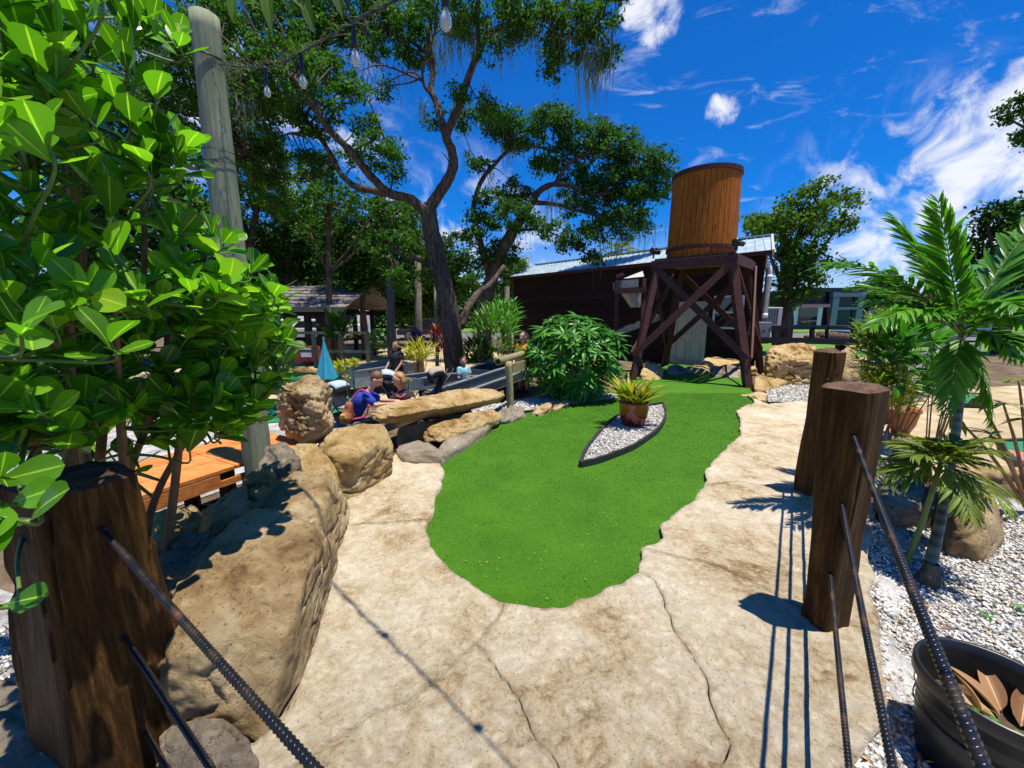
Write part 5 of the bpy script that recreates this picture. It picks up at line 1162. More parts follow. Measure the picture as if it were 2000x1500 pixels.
for i in range(ns):
    a0 = 2 * math.pi * i / ns + .006; a1 = 2 * math.pi * (i + 1) / ns - .006; p = []
    for z in (0, TT):
        rr = (TR + rnd.uniform(-.003, .003)) * (1 if z == 0 else .96)
        for r_, a in ((rr - .035, a0), (rr - .035, a1), (rr, a1), (rr, a0)): p.append(Vector((cen_.x + r_ * math.cos(a), cen_.y + r_ * math.sin(a), TZ + z)))
    MB().hexa(p).obj('stave', 'stave_wood', tk)
def hoop(z, h, r, lb='hoop', mat='tower_wood'):
    prof = [(r - .012, z), (r + .014, z), (r + .014, z + h), (r - .012, z + h), (r - .012, z)]; MB().lathe((cen_.x, cen_.y, TZ), prof, 64).obj(lb, mat, tk, False)
MB().lathe((cen_.x, cen_.y, TZ), [(TR - .06, .02), (TR * .96 - .06, TT - .02), (TR * .96 - .036, TT - .02), (TR - .036, .02)], 48).obj('lining', 'dark_wood', tk)
hoop(TT - .085, .10, TR * .96 + .014); hoop(.16, .075, TR + .012)
MB().lathe((cen_.x, cen_.y, TZ), [(.01, .06), (TR - .05, .06), (TR - .05, .04), (.01, .04)], 40).obj('floor', 'stave_wood', tk)
mb = MB()
for i in range(46): 
    a = rnd.uniform(-math.pi, 0.3); z = rnd.uniform(.3, TT - .15); mb.ball((cen_.x + TR * (1 - .04 * z / TT) * math.cos(a), cen_.y + TR * (1 - .04 * z / TT) * math.sin(a), TZ + z), .011, 6, 4)
mb.obj('nails', 'stave_wood', tk, True)['kind'] = 'stuff'
cen_ = cen_ + Vector((.10, 0, 0))
# floodlights on platform corners
for k, lb in (('FL', 'small black floodlight on the left front corner of the tower platform'), ('FR', 'small black floodlight on the right front corner of the tower platform')):
    c = corner[k] + (corner[k] - cen_).normalized() * .12; z = TH + .06
    t = thing('floodlight', lb, 'floodlight', (c.x, c.y, z))
    MB().tube([(c.x, c.y, z), (c.x, c.y, z + .10)], .02, 8).obj('stem', 'black_metal', t)
    MB().lathe((c.x, c.y, z + .09), [(.01, 0), (.06, .01), (.085, .05), (.09, .13), (.05, .17), (.01, .18)], 14).obj('lamp_head', 'black_plastic', t, True)
    MB().box((c.x + .06, c.y - .05, z + .14), (.16, .10, .09), .4, .5).obj('housing', 'black_plastic', t, bevel=.01)
# sluice head box left of the tower: brown frame with a sheet metal hood and chute
t = thing('sluice_hopper', 'brown framed hopper with sheet metal hood and long grey chute left of the tower', 'hopper', P(1232, 700, 11.2))
Yh = 11.2
def hp(px, py, dY=0): return P(px, py, Yh + dY)
MB().beam(hp(1205, 548), hp(1203, 745), .10, .10).beam(hp(1204, 542), hp(1218, 536), .10, .10).obj('post', 'tower_wood', t, bevel=.01)
MB().beam(hp(1258, 545), hp(1250, 740, -.3), .10, .10).obj('post', 'tower_wood', t, bevel=.01)
MB().beam(hp(1200, 569, -.1), hp(1262, 566, -.1), .08, .14).obj('crossbeam', 'tower_wood', t)
a, b, c, d = hp(1213, 563), hp(1247, 560), hp(1247, 545), hp(1213, 548)
MB().hexa([a, b, b + Vector((0, .9, 0)), a + Vector((0, .9, 0)), d, c, c + Vector((0, .9, 0)), d + Vector((0, .9, 0))]).obj('metal_box', 'grey_metal', t)
a, b = hp(1218, 544), hp(1258, 540); MB().hexa([a, b, b + Vector((.1, 1, .0)), a + Vector((.1, 1, 0)), a + Vector((.25, .15, .10)), b + Vector((0, .15, .16)), b + Vector((0, .9, .16)), a + Vector((.3, .9, .1))]).obj('hood', 'grey_panel', t)
a, b, c = hp(1223, 572, .1), hp(1257, 572, .1), hp(1250, 600, .1); dd = Vector((0, .5, 0)); MB().hexa([a, b, b + dd, a + dd, c + Vector((-.12, 0, 0)), c, c + dd, c + dd + Vector((-.12, 0, 0))]).obj('funnel', 'beige_metal', t)
m = MB(); a, b = hp(1202, 655, -.2), hp(1290, 622, .2); m.beam(a, b, .30, .02).beam(a + Vector((0, -.15, .06)), b + Vector((0, -.15, .06)), .02, .13).beam(a + Vector((0, .15, .06)), b + Vector((0, .15, .06)), .02, .13); m.obj('chute', 'grey_panel', t)
# ------------------------------------------------------------------ black trailer-like railing at right, log
rt = thing('black_railing', 'low black steel railing with two bars behind the boulders at right', 'railing', P(1580, 655, 12.5))
yr = 12.5
def rp(px, py, d=0): return P(px, py, yr + d)
MB().beam(rp(1508, 638), rp(1692, 641), .10, .13).obj('rail', 'black_metal', rt); MB().beam(rp(1490, 664), rp(1692, 668), .12, .19).obj('rail', 'black_metal', rt)
for x in (1512, 1518, 1586, 1615, 1666, 1690): MB().beam(rp(x, 639), rp(x, 664 + (16 if x in (1512, 1690) else 0)), .10 if x not in (1615,) else .05, .10).obj('post', 'black_metal', rt)
MB().beam(rp(1512, 664, .05), rp(1512, 700, .05), .1, .1).beam(rp(1685, 664, .05), rp(1685, 700, .05), .1, .1).obj('leg', 'black_metal', rt)
MB().beam(rp(1616, 640, .1), rp(1616, 605, .1), .05, .05).obj('upright', 'tower_wood', rt)
lg = thing('log', 'peeled pale log lying beyond the black railing', 'log', P(1630, 668, 15))
pp = spline([(*P(1600, 657, 15), .19), (*P(1630, 658, 15), .2), (*P(1670, 664, 14.6), .2)], 6); MB().tube([p[:3] for p in pp], [p[3] for p in pp], 14, True, .12, 3).obj('trunk', 'oak_bark', lg, True)
q = P(1600, 660, 15); MB().tube([q, q + Vector((-.5, .1, .05))], [.09, .05], 8).obj('stub', 'oak_bark', lg, True)
# ------------------------------------------------------------------ street side buildings and vehicles
def bbox_building(name, label, px0, px1, py_top, Y, dep, mat, base=-.2, roofmat='black_metal', overhang=.3, rh=.35):
    a = P(px0, py_top, Y); b = P(px1, py_top, Y); c = Vector(((a.x + b.x) / 2, Y + dep / 2, base)); h = a.z - base; w = b.x - a.x
    t = thing(name, label, 'building', c); MB().box(c + Vector((0, 0, h / 2)), (w, dep, h)).obj('wall', mat, t); MB().box(c + Vector((0, 0, h + rh / 2)), (w + overhang * 2, dep + overhang * 2, rh)).obj('roof', roofmat, t); return t, a, b, h
t, a, b, h = bbox_building('shop_building', 'dark building with a two-storey grey-blue window frame across the street', 1595, 1692, 571, 46, 12, 'black_metal', rh=.5)
x0, x1 = P(1622, 600, 46).x, P(1670, 600, 46).x; Yb = 45.6
for z0, z1 in ((.2, h * .46), (h * .56, h * .82)):
    k = 9
    for i in range(k):
        xa = x0 + .5 + (x1 - x0 - 1) * i / k; xb = x0 + .5 + (x1 - x0 - 1) * (i + 1) / k - .08
        w_ = MB().box(((xa + xb) / 2, Yb + .2, (z0 + z1) / 2), (xb - xa, .06, z1 - z0)).obj('window', 'bluegrey_paint', t); MB().box(((xa + xb) / 2, Yb + .16, (z0 + z1) / 2), (xb - xa - .14, .05, z1 - z0 - .14)).obj('pane', 'window_glass', w_)
m = MB()
for x in (x0, x1): m.box((x, Yb, h / 2 - .2), (.7, .6, h))
m.box(((x0 + x1) / 2, Yb - .02, h * .88), (x1 - x0 + .9, .6, .45)).box(((x0 + x1) / 2, Yb - .02, h * .51), (x1 - x0 - .6, .6, .3)).box(((x0 + x1) / 2, Yb - .02, .0), (x1 - x0 - .6, .6, .4)); m.obj('frame', 'bluegrey_paint', t)
t, a, b, h = bbox_building('low_building', 'low white and dark building left of the grey framed one', 1548, 1608, 598, 44, 10, 'white_paint', rh=.3)
for xx, wv in ((1552, .5), (1562, 26), (1598, .5)):
    pass
qx0, qx1 = P(1560, 620, 43.9).x, P(1596, 620, 43.9).x; MB().box(((qx0 + qx1) / 2, 43.95, 1.1), (qx1 - qx0, .15, 2.0)).obj('window', 'window_glass', t); MB().box(((qx0 + qx1) / 2, 43.7, 2.35), (qx1 - qx0 + 1.5, .9, .3)).obj('canopy', 'mauve_wall', t)
t, a, b, h = bbox_building('container_building', 'blue and mauve container building right of the grey framed one', 1712, 1850, 592, 46, 8, 'blue_container', rh=.2)
qx0, qx1 = P(1712, 600, 45.8).x, P(1729, 600, 45.8).x; MB().box(((qx0 + qx1) / 2, 45.9, h / 2 - .2), (qx1 - qx0, .3, h)).obj('mauve_panel', 'mauve_wall', t)
m = MB()
for i in range(30): m.box((P(1731 + i * 4, 600, 45.9).x, 45.95, h / 2 - .2), (.08, .12, h * .95))
m.obj('rib', 'blue_container', t)
t, a, b, h = bbox_building('low_building', 'long low dark frontage with a pale pipe rail between the frame and the containers', 1673, 1712, 610, 47, 8, 'mauve_wall', rh=.3)

def car(label, c, rz, L_, mat, h=1.45, kind='car', w=1.8):
    t = thing('parked_' + ('car' if kind != 'van' else 'van'), label, 'car' if kind != 'van' else 'van', c)
    m4 = Matrix.Translation(c) @ Matrix.Rotation(rz, 4, 'Z')
    if kind == 'van': low = [(-.5, .35), (-.5, .75), (-.46, 1.0), (-.3, 1.1), (.5, 1.1), (.5, .35)]; cab = [(-.44, 1.05), (-.33, h), (-.28, h + .06), (.46, h + .06), (.49, h - .02), (.5, 1.05)]
    elif kind == 'jeep': low = [(-.5, .4), (-.5, 1.0), (-.15, 1.1), (.5, 1.1), (.5, .4)]; cab = [(-.22, 1.05), (-.12, h), (.44, h), (.49, 1.05)]
    else: low = [(-.5, .3), (-.5, .62), (-.46, .78), (-.2, .92), (.4, .95), (.49, .88), (.5, .35)]; cab = [(-.26, .88), (-.10, h - .06), (-.02, h), (.18, h), (.30, h - .06), (.43, .92)]
    def ext(prof, wb, wt, zt):
        n = len(prof); vs = []
        for s in (-1, 1):
            for x, z in prof:
                k = wb + (wt - wb) * max(0, min(1, (z - .8) / (zt - .8))); vs.append(m4 @ Vector((x * L_, s * k / 2, z)))
        fs = [tuple(range(n)), tuple(range(2 * n - 1, n - 1, -1))] + [(i, (i + 1) % n + 0, (i + 1) % n + n, i + n)[::-1] for i in range(n)]; return vs, fs
    v, f = ext(low, w, w * .97, 1.1); MB().add(v, f).obj('body', mat, t, bevel=.05)
    v, f = ext(cab, w * .95, w * .78, h); MB().add(v, f).obj('cabin', mat, t, bevel=.03)
    zb = max(cab[0][1], .95)
    for s in (-1, 1):
        x0, x1 = cab[0][0] + .06, cab[-1][0] - .05; m = MB()
        for a, b in ((x0 + .05, (x0 + x1) / 2 - .015), ((x0 + x1) / 2 + .015, x1 - .06)):
            ins = .04; y0 = s * (w * .95 / 2 + .012); y1 = s * (w * .80 / 2 + .025)
            fa = .075 if a < x0 + .06 else 0; fb = .05 if b > x1 - .07 else 0
            p = [Vector((a * L_, y0, zb + .04)), Vector((b * L_, y0, zb + .04)), Vector(((b - fb) * L_, y1, h - .12)), Vector(((a + fa) * L_, y1, h - .12))]
            q = [Vector((x.x, x.y - s * .05, x.z)) for x in p]; m.hexa([m4 @ x for x in (p[0], p[1], q[1], q[0], p[3], p[2], q[2], q[3])])
        m.obj('side_window', 'window_glass', t)
    a = Vector(((cab[0][0]) * L_, 0, cab[0][1])); b = Vector((cab[1][0] * L_, 0, cab[1][1])); d = b - a
    p = [a + d * .12, a + d * .9]; o_ = Vector((-d.z, 0, d.x)).normalized() * .02
    o_ = o_ if o_.x < 0 else -o_
    MB().hexa([m4 @ x for x in (p[0] + Vector((0, -w * .42, 0)), p[0] + Vector((0, w * .42, 0)), p[0] + Vector((0, w * .42, 0)) + o_, p[0] + Vector((0, -w * .42, 0)) + o_, p[1] + Vector((0, -w * .36, 0)), p[1] + Vector((0, w * .36, 0)), p[1] + Vector((0, w * .36, 0)) + o_, p[1] + Vector((0, -w * .36, 0)) + o_)]).obj('windscreen', 'window_glass', t)
    for x in (-.31, .31):
        for s in (-1, 1):
            q = Vector((x * L_, s * w * .46, .33)); wh = MB().tube([m4 @ (q - Vector((0, .11, 0))), m4 @ (q + Vector((0, .11, 0)))], .33, 20).obj('wheel', 'rubber', t, False)
            MB().tube([m4 @ (q + Vector((0, s * .10, 0))), m4 @ (q + Vector((0, s * .13, 0)))], .2, 14).obj('rim', 'grey_metal', wh)
    for s in (-1, 1): MB().box(m4 @ Vector((-.5 * L_, s * w * .34, .68)), (.08, .3, .14), rz).obj('headlight', 'white_plastic', t); MB().box(m4 @ Vector((.5 * L_, s * w * .38, .78)), (.06, .2, .16), rz).obj('tail_light', 'red_paint', t)
    return t
car('white car seen through the posts of the shelter', P(605, 640, 27) * 1.0 - Vector((0, 0, P(605, 640, 27).z + .3)), R(4), 4.6, 'car_white', 1.5)
car('white van parked behind the shelter, right of the white car', P(648, 640, 29) - Vector((0, 0, P(648, 640, 29).z + .3)), R(4), 5.2, 'car_white', 2.1, 'van', 2.0)
car('white car at the far left, mostly hidden by the bush', P(530, 640, 28) - Vector((0, 0, P(530, 640, 28).z + .3)), R(4), 4.6, 'car_white', 1.5)
car('dark grey car behind the garden left of the oak trunk', P(840, 640, 30) - Vector((0, 0, P(840, 640, 30).z + .3)), R(2), 4.6, 'car_dark', 1.5)
car('dark square off-road car beyond the croton leaves', P(1745, 640, 16.5) - Vector((0, 0, P(1745, 640, 16.5).z + .12)), R(8), 4.2, 'car_dark', 1.85, 'jeep')
car('blue-grey car parked at the street side right of the palm trunk', P(1860, 645, 27) - Vector((0, 0, P(1860, 645, 27).z + .3)), R(-4), 4.6, 'car_blue', 1.5)
car('white car driving in front of the low buildings at right', P(1790, 640, 38) - Vector((0, 0, P(1790, 640, 38).z + .25)), R(-2), 4.6, 'car_white', 1.5)
# ------------------------------------------------------------------ shelter on the left
sh = thing('open_shelter', 'open timber shelter with grey shingle roof behind the tall rock', 'shelter', P(600, 700, 15) - Vector((0, 0, P(600, 700, 15).z + .3)))
def shp(px, py, Y): return P(px, py, Y)
zE = P(600, 602, 14.5).z; xL, xR = P(470, 602, 14.5).x, P(668, 602, 14.5).x; yF, yB = 14.5, 19.5; zR = zE + .95
rows_ = 7
for side_, (y0, y1) in enumerate(((yF - .4, (yF + yB) / 2), (yB + .4, (yF + yB) / 2))):
    for i in range(rows_):
        f0, f1 = i / rows_, (i + 1) / rows_; ya, yb2 = y0 + (y1 - y0) * f0, y0 + (y1 - y0) * f1; za, zb2 = zE + (zR - zE) * f0, zE + (zR - zE) * f1; ncol = 10 if side_ == 0 else 1
        for j in range(ncol):
            xa = xL - .3 + (xR - xL + .6) * j / ncol + (.15 if i % 2 and j else 0); xb = xL - .3 + (xR - xL + .6) * (j + 1) / ncol + (.15 if i % 2 and j < ncol - 1 else 0) - .015
            MB().hexa([(xa, ya, za), (xb, ya, za), (xb, yb2, zb2 - .01), (xa, yb2, zb2 - .01), (xa, ya, za + .05), (xb, ya, za + .05), (xb, yb2, zb2 + .015), (xa, yb2, zb2 + .015)]).obj('shingle', 'shingle', sh)
MB().beam((xL - .3, yF - .35, zE - .06), (xR + .3, yF - .35, zE - .06), .05, .14).obj('fascia', 'rail_wood', sh)
MB().box(((xL + xR) / 2, yF, zE - .18), (xR - xL, .16, .2)).box(((xL + xR) / 2, yB, zE - .18), (xR - xL, .16, .2)).obj('beam', 'dark_wood', sh)
for px in (500, 562, 603, 624, 632, 655):
    x = P(px, 640, yF).x; MB().beam((x, yF, -.3), (x, yF, zE - .28), .17, .17).obj('post', 'dark_wood', sh)
for px in (560, 640): x = P(px, 640, yB).x; MB().beam((x, yB, -.3), (x, yB, zE - .28), .17, .17).obj('post', 'dark_wood', sh)
# second lower roof further back and right (dark red edge)
s2 = thing('open_shelter', 'smaller shelter with a reddish roof edge behind the first one', 'shelter', P(690, 700, 20) - Vector((0, 0, P(690, 700, 20).z + .3)))
a, b = P(655, 598, 20), P(735, 600, 20); MB().hexa([a, b, b + Vector((0, 4, 0)), a + Vector((0, 4, 0)), a + Vector((.5, 1.6, .7)), b + Vector((-.5, 1.6, .7)), b + Vector((-.5, 2.4, .7)), a + Vector((.5, 2.4, .7))]).obj('roof', 'shingle', s2)
MB().beam(a + Vector((0, -.05, -.04)), b + Vector((0, -.05, -.04)), .05, .12).obj('fascia', 'red_paint', s2)
for px in (662, 694, 728):
    x = P(px, 640, 20.2).x; MB().beam((x, 20.2, -.3), (x, 20.2, a.z), .18, .18).obj('post', 'dark_wood', s2)
# wooden walkway railing in the middle distance
def wrail(label, pxs, ptop, pbot, Y0, Y1, mat='rail_wood', bars=2, w=.07, name='wooden_railing'):
    n = len(pxs); f = lambda i: Y0 + (Y1 - Y0) * i / (n - 1); base = P(pxs[0], 640, f(0)); t = thing(name, label, 'railing', (base.x, base.y, -.3)); tops = []
    for i, px in enumerate(pxs): p = P(px, ptop, f(i)); MB().beam((p.x, p.y, -.3), (p.x, p.y, p.z + .06), w * 1.5, w * 1.5).obj('post', mat, t); tops.append(p)
    for i in range(n - 1):
        for k in range(bars):
            dz = -(k * (tops[0].z + .3) / (bars + .3)); MB().beam(tops[i] + Vector((0, -.05, dz)), tops[i + 1] + Vector((0, -.05, dz)), w, w * 1.2).obj('rail', mat, t)
wrail('brown post and rail fence behind the blue umbrella', [565, 612, 664, 716], 650, 690, 12.5, 12.0)
wrail('low weathered rail in front of the white car', [540, 575, 618, 660], 662, 700, 16, 16, 'dark_wood')
wrail('dark rail fence at the back between the shelters and the oak', [730, 770, 812, 852], 640, 690, 18, 18, 'dark_wood')
# near wooden rail at the bush
nt_ = thing('wooden_railing', 'short peeled-log handrail on a round post at the far end of the slab', 'railing', P(995, 795, 6.3))
pb = P(997, 797, 6.3); ptp = P(992, 706, 6.3); pp = spline([(pb.x, pb.y, pb.z - .1, .062), (pb.x - .01, pb.y, (pb.z + ptp.z) / 2, .055), (ptp.x, ptp.y, ptp.z, .058)], 4); MB().tube([p[:3] for p in pp], [p[3] for p in pp], 14, True, .15, 4).obj('post', 'rail_wood', nt_, True)
a, b = P(973, 706, 6.1), P(1045, 686, 8.0); MB().tube([a, a.lerp(b, .5) + Vector((0, 0, .01)), b], [.062, .058, .055], 14, True, .08, 2).obj('handrail', 'rail_wood', nt_, True)
MB().tube([a - (b - a).normalized() * .003, a - (b - a).normalized() * .006], .045, 12).obj('cut_end', 'dark_wood', nt_)
a, b = P(1000, 716, 6.35), P(1045, 703, 8.0); MB().beam(a + Vector((0, 0, -.03)), b + Vector((0, 0, -.03)), .03, .16).obj('board', 'rail_wood', nt_)
# ------------------------------------------------------------------ sluice troughs
def trough(label, a, b, w, h, mat='grey_metal', legs_=True, name='sluice_trough', floor=-.3, inner='grey_panel'):
    a = V3(a); b = V3(b); d = (b - a).normalized(); s = Vector((d.y, -d.x, 0)).normalized(); t = thing(name, label, 'trough', (a.x, a.y, floor))
    z = Vector((0, 0, 1))
    MB().beam(a - z * h, b - z * h, w, .03, z).obj('bottom', inner, t)
    for k in (-1, 1): MB().beam(a + s * k * w / 2 - z * h / 2, b + s * k * w / 2 - z * h / 2, .035, h + .02).obj('side', mat, t); MB().beam(a + s * k * w / 2 + z * .012, b + s * k * w / 2 + z * .012, .09, .02).obj('rim', mat, t)
    for q in (a, b): MB().beam(q - s * w / 2 * .93 - z * h / 2, q + s * w / 2 * .93 - z * h / 2, .035, h).obj('end', mat, t)
    MB().beam(a.lerp(b, .01) - z * h * .45, a.lerp(b, .99) - z * h * .45, w * .9, .01, z).obj('water', 'window_glass', t)
    if legs_:
        k = max(2, int((b - a).length / 1.3))
        for i in range(k + 1):
            p = a.lerp(b, .04 + .92 * i / k)
            for e in (-1, 1): q = p + s * e * w * .4; MB().beam((q.x, q.y, floor), (q.x, q.y, q.z - h), .07, .07).obj('leg', 'dark_wood', t)
    return t
trough('long grey metal sluice trough running from the toddler to behind the big bush', P(868, 768, 7.1), P(1100, 690, 10.6), .62, .16)
trough('second grey trough nearer the rocks, mostly behind the slab', P(700, 836, 5.15), P(905, 768, 7.0), .40, .10)
trough('wide corrugated trough behind the pushchairs', P(672, 722, 9.2), P(792, 706, 10.4), 1.0, .38, 'grey_metal', False)
trough('pale grey trough behind the girl', P(800, 738, 7.6), P(872, 728, 8.8), .6, .22)
trough('dark trough in the shade right of the oak trunk', P(938, 722, 9.6), P(1010, 706, 11.4), .8, .25, 'grey_panel')
# orange-brown wooden table top (left) : planks
A0, A1 = G(262, 972, .34), G(560, 876, .34); B0, B1 = G(330, 872, .34), G(560, 822, .34)
tb = thing('wooden_bench', 'long low orange-brown plank bench behind the row of rocks', 'bench', (A0.x, A0.y, -.3))
dr_ = (A1 - A0).normalized(); A0 = A0 - dr_ * .1; sd_n = Vector((-dr_.y, dr_.x, 0)).normalized(); wid = .86; LN = (A1 - A0).length + .25
for i in range(3):
    o_ = (i + .5) / 3 * wid
    for a_, b_ in ((0, LN * .52), (LN * .52 + .006, LN)):
        c0 = A0 + sd_n * o_ + dr_ * a_; c1_ = A0 + sd_n * o_ + dr_ * b_; MB().beam(c0 + Vector((0, 0, -.02 + .003 * i)), c1_ + Vector((0, 0, -.02 + .003 * i)), wid / 3 - .005, .035).obj('plank', 'bench_wood', tb, bevel=.004)
s0 = LN * .53
for a_, b_ in ((0, s0 - .14), (s0 + .14, LN)): MB().beam(A0 + dr_ * a_ + Vector((0, 0, -.10)) - sd_n * -.02, A0 + dr_ * b_ + Vector((0, 0, -.10)) + sd_n * .02, .035, .115).obj('apron', 'bench_wood', tb, bevel=.004)
MB().beam(A0 + dr_ * (s0 - .14) + Vector((0, 0, -.13)) + sd_n * .02, A0 + dr_ * (s0 + .14) + Vector((0, 0, -.13)) + sd_n * .02, .035, .055).obj('apron', 'bench_wood', tb)
for f in (.1, .5, .9):
    for g_ in (.12, .88): q = A0 + dr_ * LN * f + sd_n * wid * g_; MB().beam((q.x, q.y, -.3), (q.x, q.y, .29), .09, .09).obj('leg', 'dark_wood', tb)
m = MB()
for i in range(9): q = A0 + dr_ * (LN * (.05 + .1 * i)) + sd_n * .25; MB().box((q.x, q.y, -.16), (.26, .14, .22), math.atan2(dr_.y, dr_.x)).obj('paver', 'rock_grey', tb)
# ------------------------------------------------------------------ plants
def stem_tube(mb, pts, r0, r1, n=8, jit=0.1):
    pp = spline(pts, 6); mb.tube(pp, np.linspace(r0, r1, len(pp)), n, True, jit)
lz = {}
def lmesh(key, mat, w, n=6, fold=.15, droop=.2, shape='lance'):
    if key not in lz: lz[key] = leaf_mesh(key, mat, 1.0, w, n, fold, droop, shape)
    return lz[key]
def place_leaf(nm, me, base, d, ln, parent, nrm=None, roll=0.0):
    m = Matrix.Translation(base) @ frame(d, nrm or Vector((0, 0, 1)), roll) @ Matrix.Scale(ln, 4)
    return inst(nm, me, m, parent)
# big bush of whorled long leaves (umbrella-like)
def whorl_mesh(name, mat, k=9, w=.17, droop=.35, seed=1):
    r_ = random.Random(seed); base = leaf_mesh(name + '_l', mat, 1, w, 5, .2, droop, 'lance'); V = []; F = []
    for i in range(k):
        a = 2 * math.pi * i / k + r_.uniform(-.2, .2); el = r_.uniform(.1, .75); d = Vector((math.cos(a) * math.cos(el), math.sin(a) * math.cos(el), math.sin(el)))
        m = frame(d, Vector((0, 0, 1)), r_.uniform(-.3, .3)) @ Matrix.Scale(r_.uniform(.75, 1.1), 4); n0 = len(V); V += [tuple(m @ v.co) for v in base.vertices]; F += [tuple(i_ + n0 for i_ in p.vertices) for p in base.polygons]
    me = bpy.data.meshes.new(name); me.from_pydata(V, [], F); me.update(); me.shade_smooth(); me.materials.append(MATS[mat]); return me
wh = [whorl_mesh('whorl_%s' % c, 'bright_leaf', k, .21, dr, i + 3) for i, (c, k, dr) in enumerate((('a', 9, .3), ('b', 11, .5), ('c', 8, .15)))]
bb = P(1120, 770, 7.5); bb.z = 0.0
big_bush = thing('umbrella_bush', 'round dense bush of glossy whorled leaves beside the far end of the green', 'bush', bb)
sb = MB(); k = 0; W_ = []
while k < 210:
    px = rnd.uniform(1018, 1212); py = rnd.uniform(618, 778); e = ((px - 1118) / 98) ** 2 + ((py - 702) / 84) ** 2
    if e > 1 or (py > 745 and abs(px - 1115) > 55): continue
    Y = 7.45 + rnd.uniform(-1, 1) * .75 * math.sqrt(max(0, 1 - e)) ; q = P(px, py, Y)
    if q.z < .12: continue
    k += 1; up = (q - (bb + Vector((0, 0, .55)))).normalized() * .8 + Vector((0, -.15, .8)); up.normalize(); ang = up.to_track_quat('Z', 'Y').to_matrix().to_4x4()
    W_.append(Matrix.Translation(q) @ ang @ Matrix.Rotation(rnd.uniform(0, 6.28), 4, 'Z') @ Matrix.Scale(rnd.uniform(.20, .31), 4))
    if k % 4 == 0: s_ = bb + Vector((rnd.gauss(0, .12), rnd.gauss(0, .12), 0)); stem_tube(sb, [tuple(s_), tuple(s_.lerp(q, .5) + Vector((0, 0, -.05))), tuple(q)], .018, .006, 6)
for i, m in enumerate(W_): inst('leaf_whorl', wh[i % 3], m, big_bush)
sb.obj('stems', 'stem_brown', big_bush, True)

def rosette(label, base, n, ln, mat, name='plant', cat='plant', w=.09, el=(.35, 1.35), pot=None, droop=.35, stemh=0.0, wsc=1.0, parts=True, group=None, spread=0.02):
    """strap-leaf plant: leaves rise from a point and arch out"""
    t = thing(name, label, cat, base, group); me = lmesh('strap_%s_%d' % (mat, int(w * 100)), mat, w, 7, .25, droop, 'lance')
    c = V3(base) + Vector((0, 0, stemh))
    if stemh: MB().tube([V3(base), c], .02 + ln * .03, 8, True, .1).obj('stem', 'stem_green', t, True)
    ms = []
    for i in range(n):
        a = i * 2.399 + rnd.uniform(-.3, .3); e = el[0] + (el[1] - el[0]) * (i / n) ** .8 + rnd.uniform(-.1, .1); d = Vector((math.cos(a) * math.cos(e), math.sin(a) * math.cos(e), math.sin(e)))
        p = c + Vector((math.cos(a), math.sin(a), 0)) * spread; ms.append((p, d, ln * rnd.uniform(.7, 1.1)))
    if parts:
        for p, d, l in ms: place_leaf('leaf', me, p, d, l, t, None, rnd.uniform(-.2, .2))
    else:
        o = bake_many('foliage', me, [Matrix.Translation(p) @ frame(d) @ Matrix.Scale(l, 4) for p, d, l in ms], t)
    return t
# pot plant on its gravel island
isl = [(1133, 908), (1142, 885), (1158, 862), (1180, 836), (1210, 812), (1250, 797), (1294, 789), (1300, 805), (1297, 822), (1285, 840), (1262, 858), (1236, 874), (1205, 887), (1168, 900)]
ip = [np.array(gp(px, py, .03)) for px, py in isl]
isd = thing('gravel_island', 'pointed gravel island framed by black edging on the green', 'planting bed', (ip[0][0], ip[0][1], 0))
cl_ = spline([tuple(p) for p in ip[0:7]], 5) ; cr_ = spline([tuple(p) for p in ip[6:] + [ip[0]]], 5); loop = cl_[:-1] + cr_[:-1]
sheet('gravel_base', [tuple(p) for p in loop], lambda x, y: greenz(x, y) + .022, 'grey_gravel', .1, None, isd, edge=.1)
for part_ in (cl_, cr_):
    V = []; F = []; n = len(part_)
    for i in range(n):
        p = np.array(part_[i]); tt = np.array(part_[min(i + 1, n - 1)]) - np.array(part_[max(i - 1, 0)]); tt /= np.linalg.norm(tt); nn = np.array([-tt[1], tt[0]]) * .016; zt = .072 + .003 * math.sin(i * 1.7) + greenz(*p)
        V += [(p[0] - nn[0], p[1] - nn[1], greenz(*p) - .02), (p[0] + nn[0], p[1] + nn[1], greenz(*p) - .02), (p[0] + nn[0], p[1] + nn[1], zt), (p[0] - nn[0], p[1] - nn[1], zt)]
    for i in range(n - 1):
        for j in range(4): F.append((i * 4 + j, i * 4 + (j + 1) % 4, i * 4 + 4 + (j + 1) % 4, i * 4 + 4 + j))
    F += [(3, 2, 1, 0), tuple((n - 1) * 4 + j for j in range(4))]; MB().add(V, F).obj('edging', 'edging_black', isd)
pebbles([tuple(p) for p in loop], 5200, 'pebbles', lambda x, y: greenz(x, y) + .024, .012, .024, '', 1.0, isd)
pc = P(1236, 826, 5.55); pc.z = .035
pot = thing('flower_pot', 'glazed red-brown pot standing on the gravel island', 'pot', pc)
prof = [(.02, .0), (.145, .0), (.16, .03), (.195, .14), (.208, .25), (.205, .30), (.212, .315), (.212, .345), (.196, .35), (.185, .33), (.18, .29), (.02, .285)]
MB().lathe(pc, prof, 40).obj('body', 'red_glaze', pot, True)
MB().lathe(pc, [(.005, .30), (.10, .305), (.182, .298)], 20).obj('soil', 'soil', pot)
bc = pc + Vector((0, 0, .30)); br = thing('bromeliad', 'yellow and orange bromeliads growing in the glazed red-brown pot', 'plant', bc)
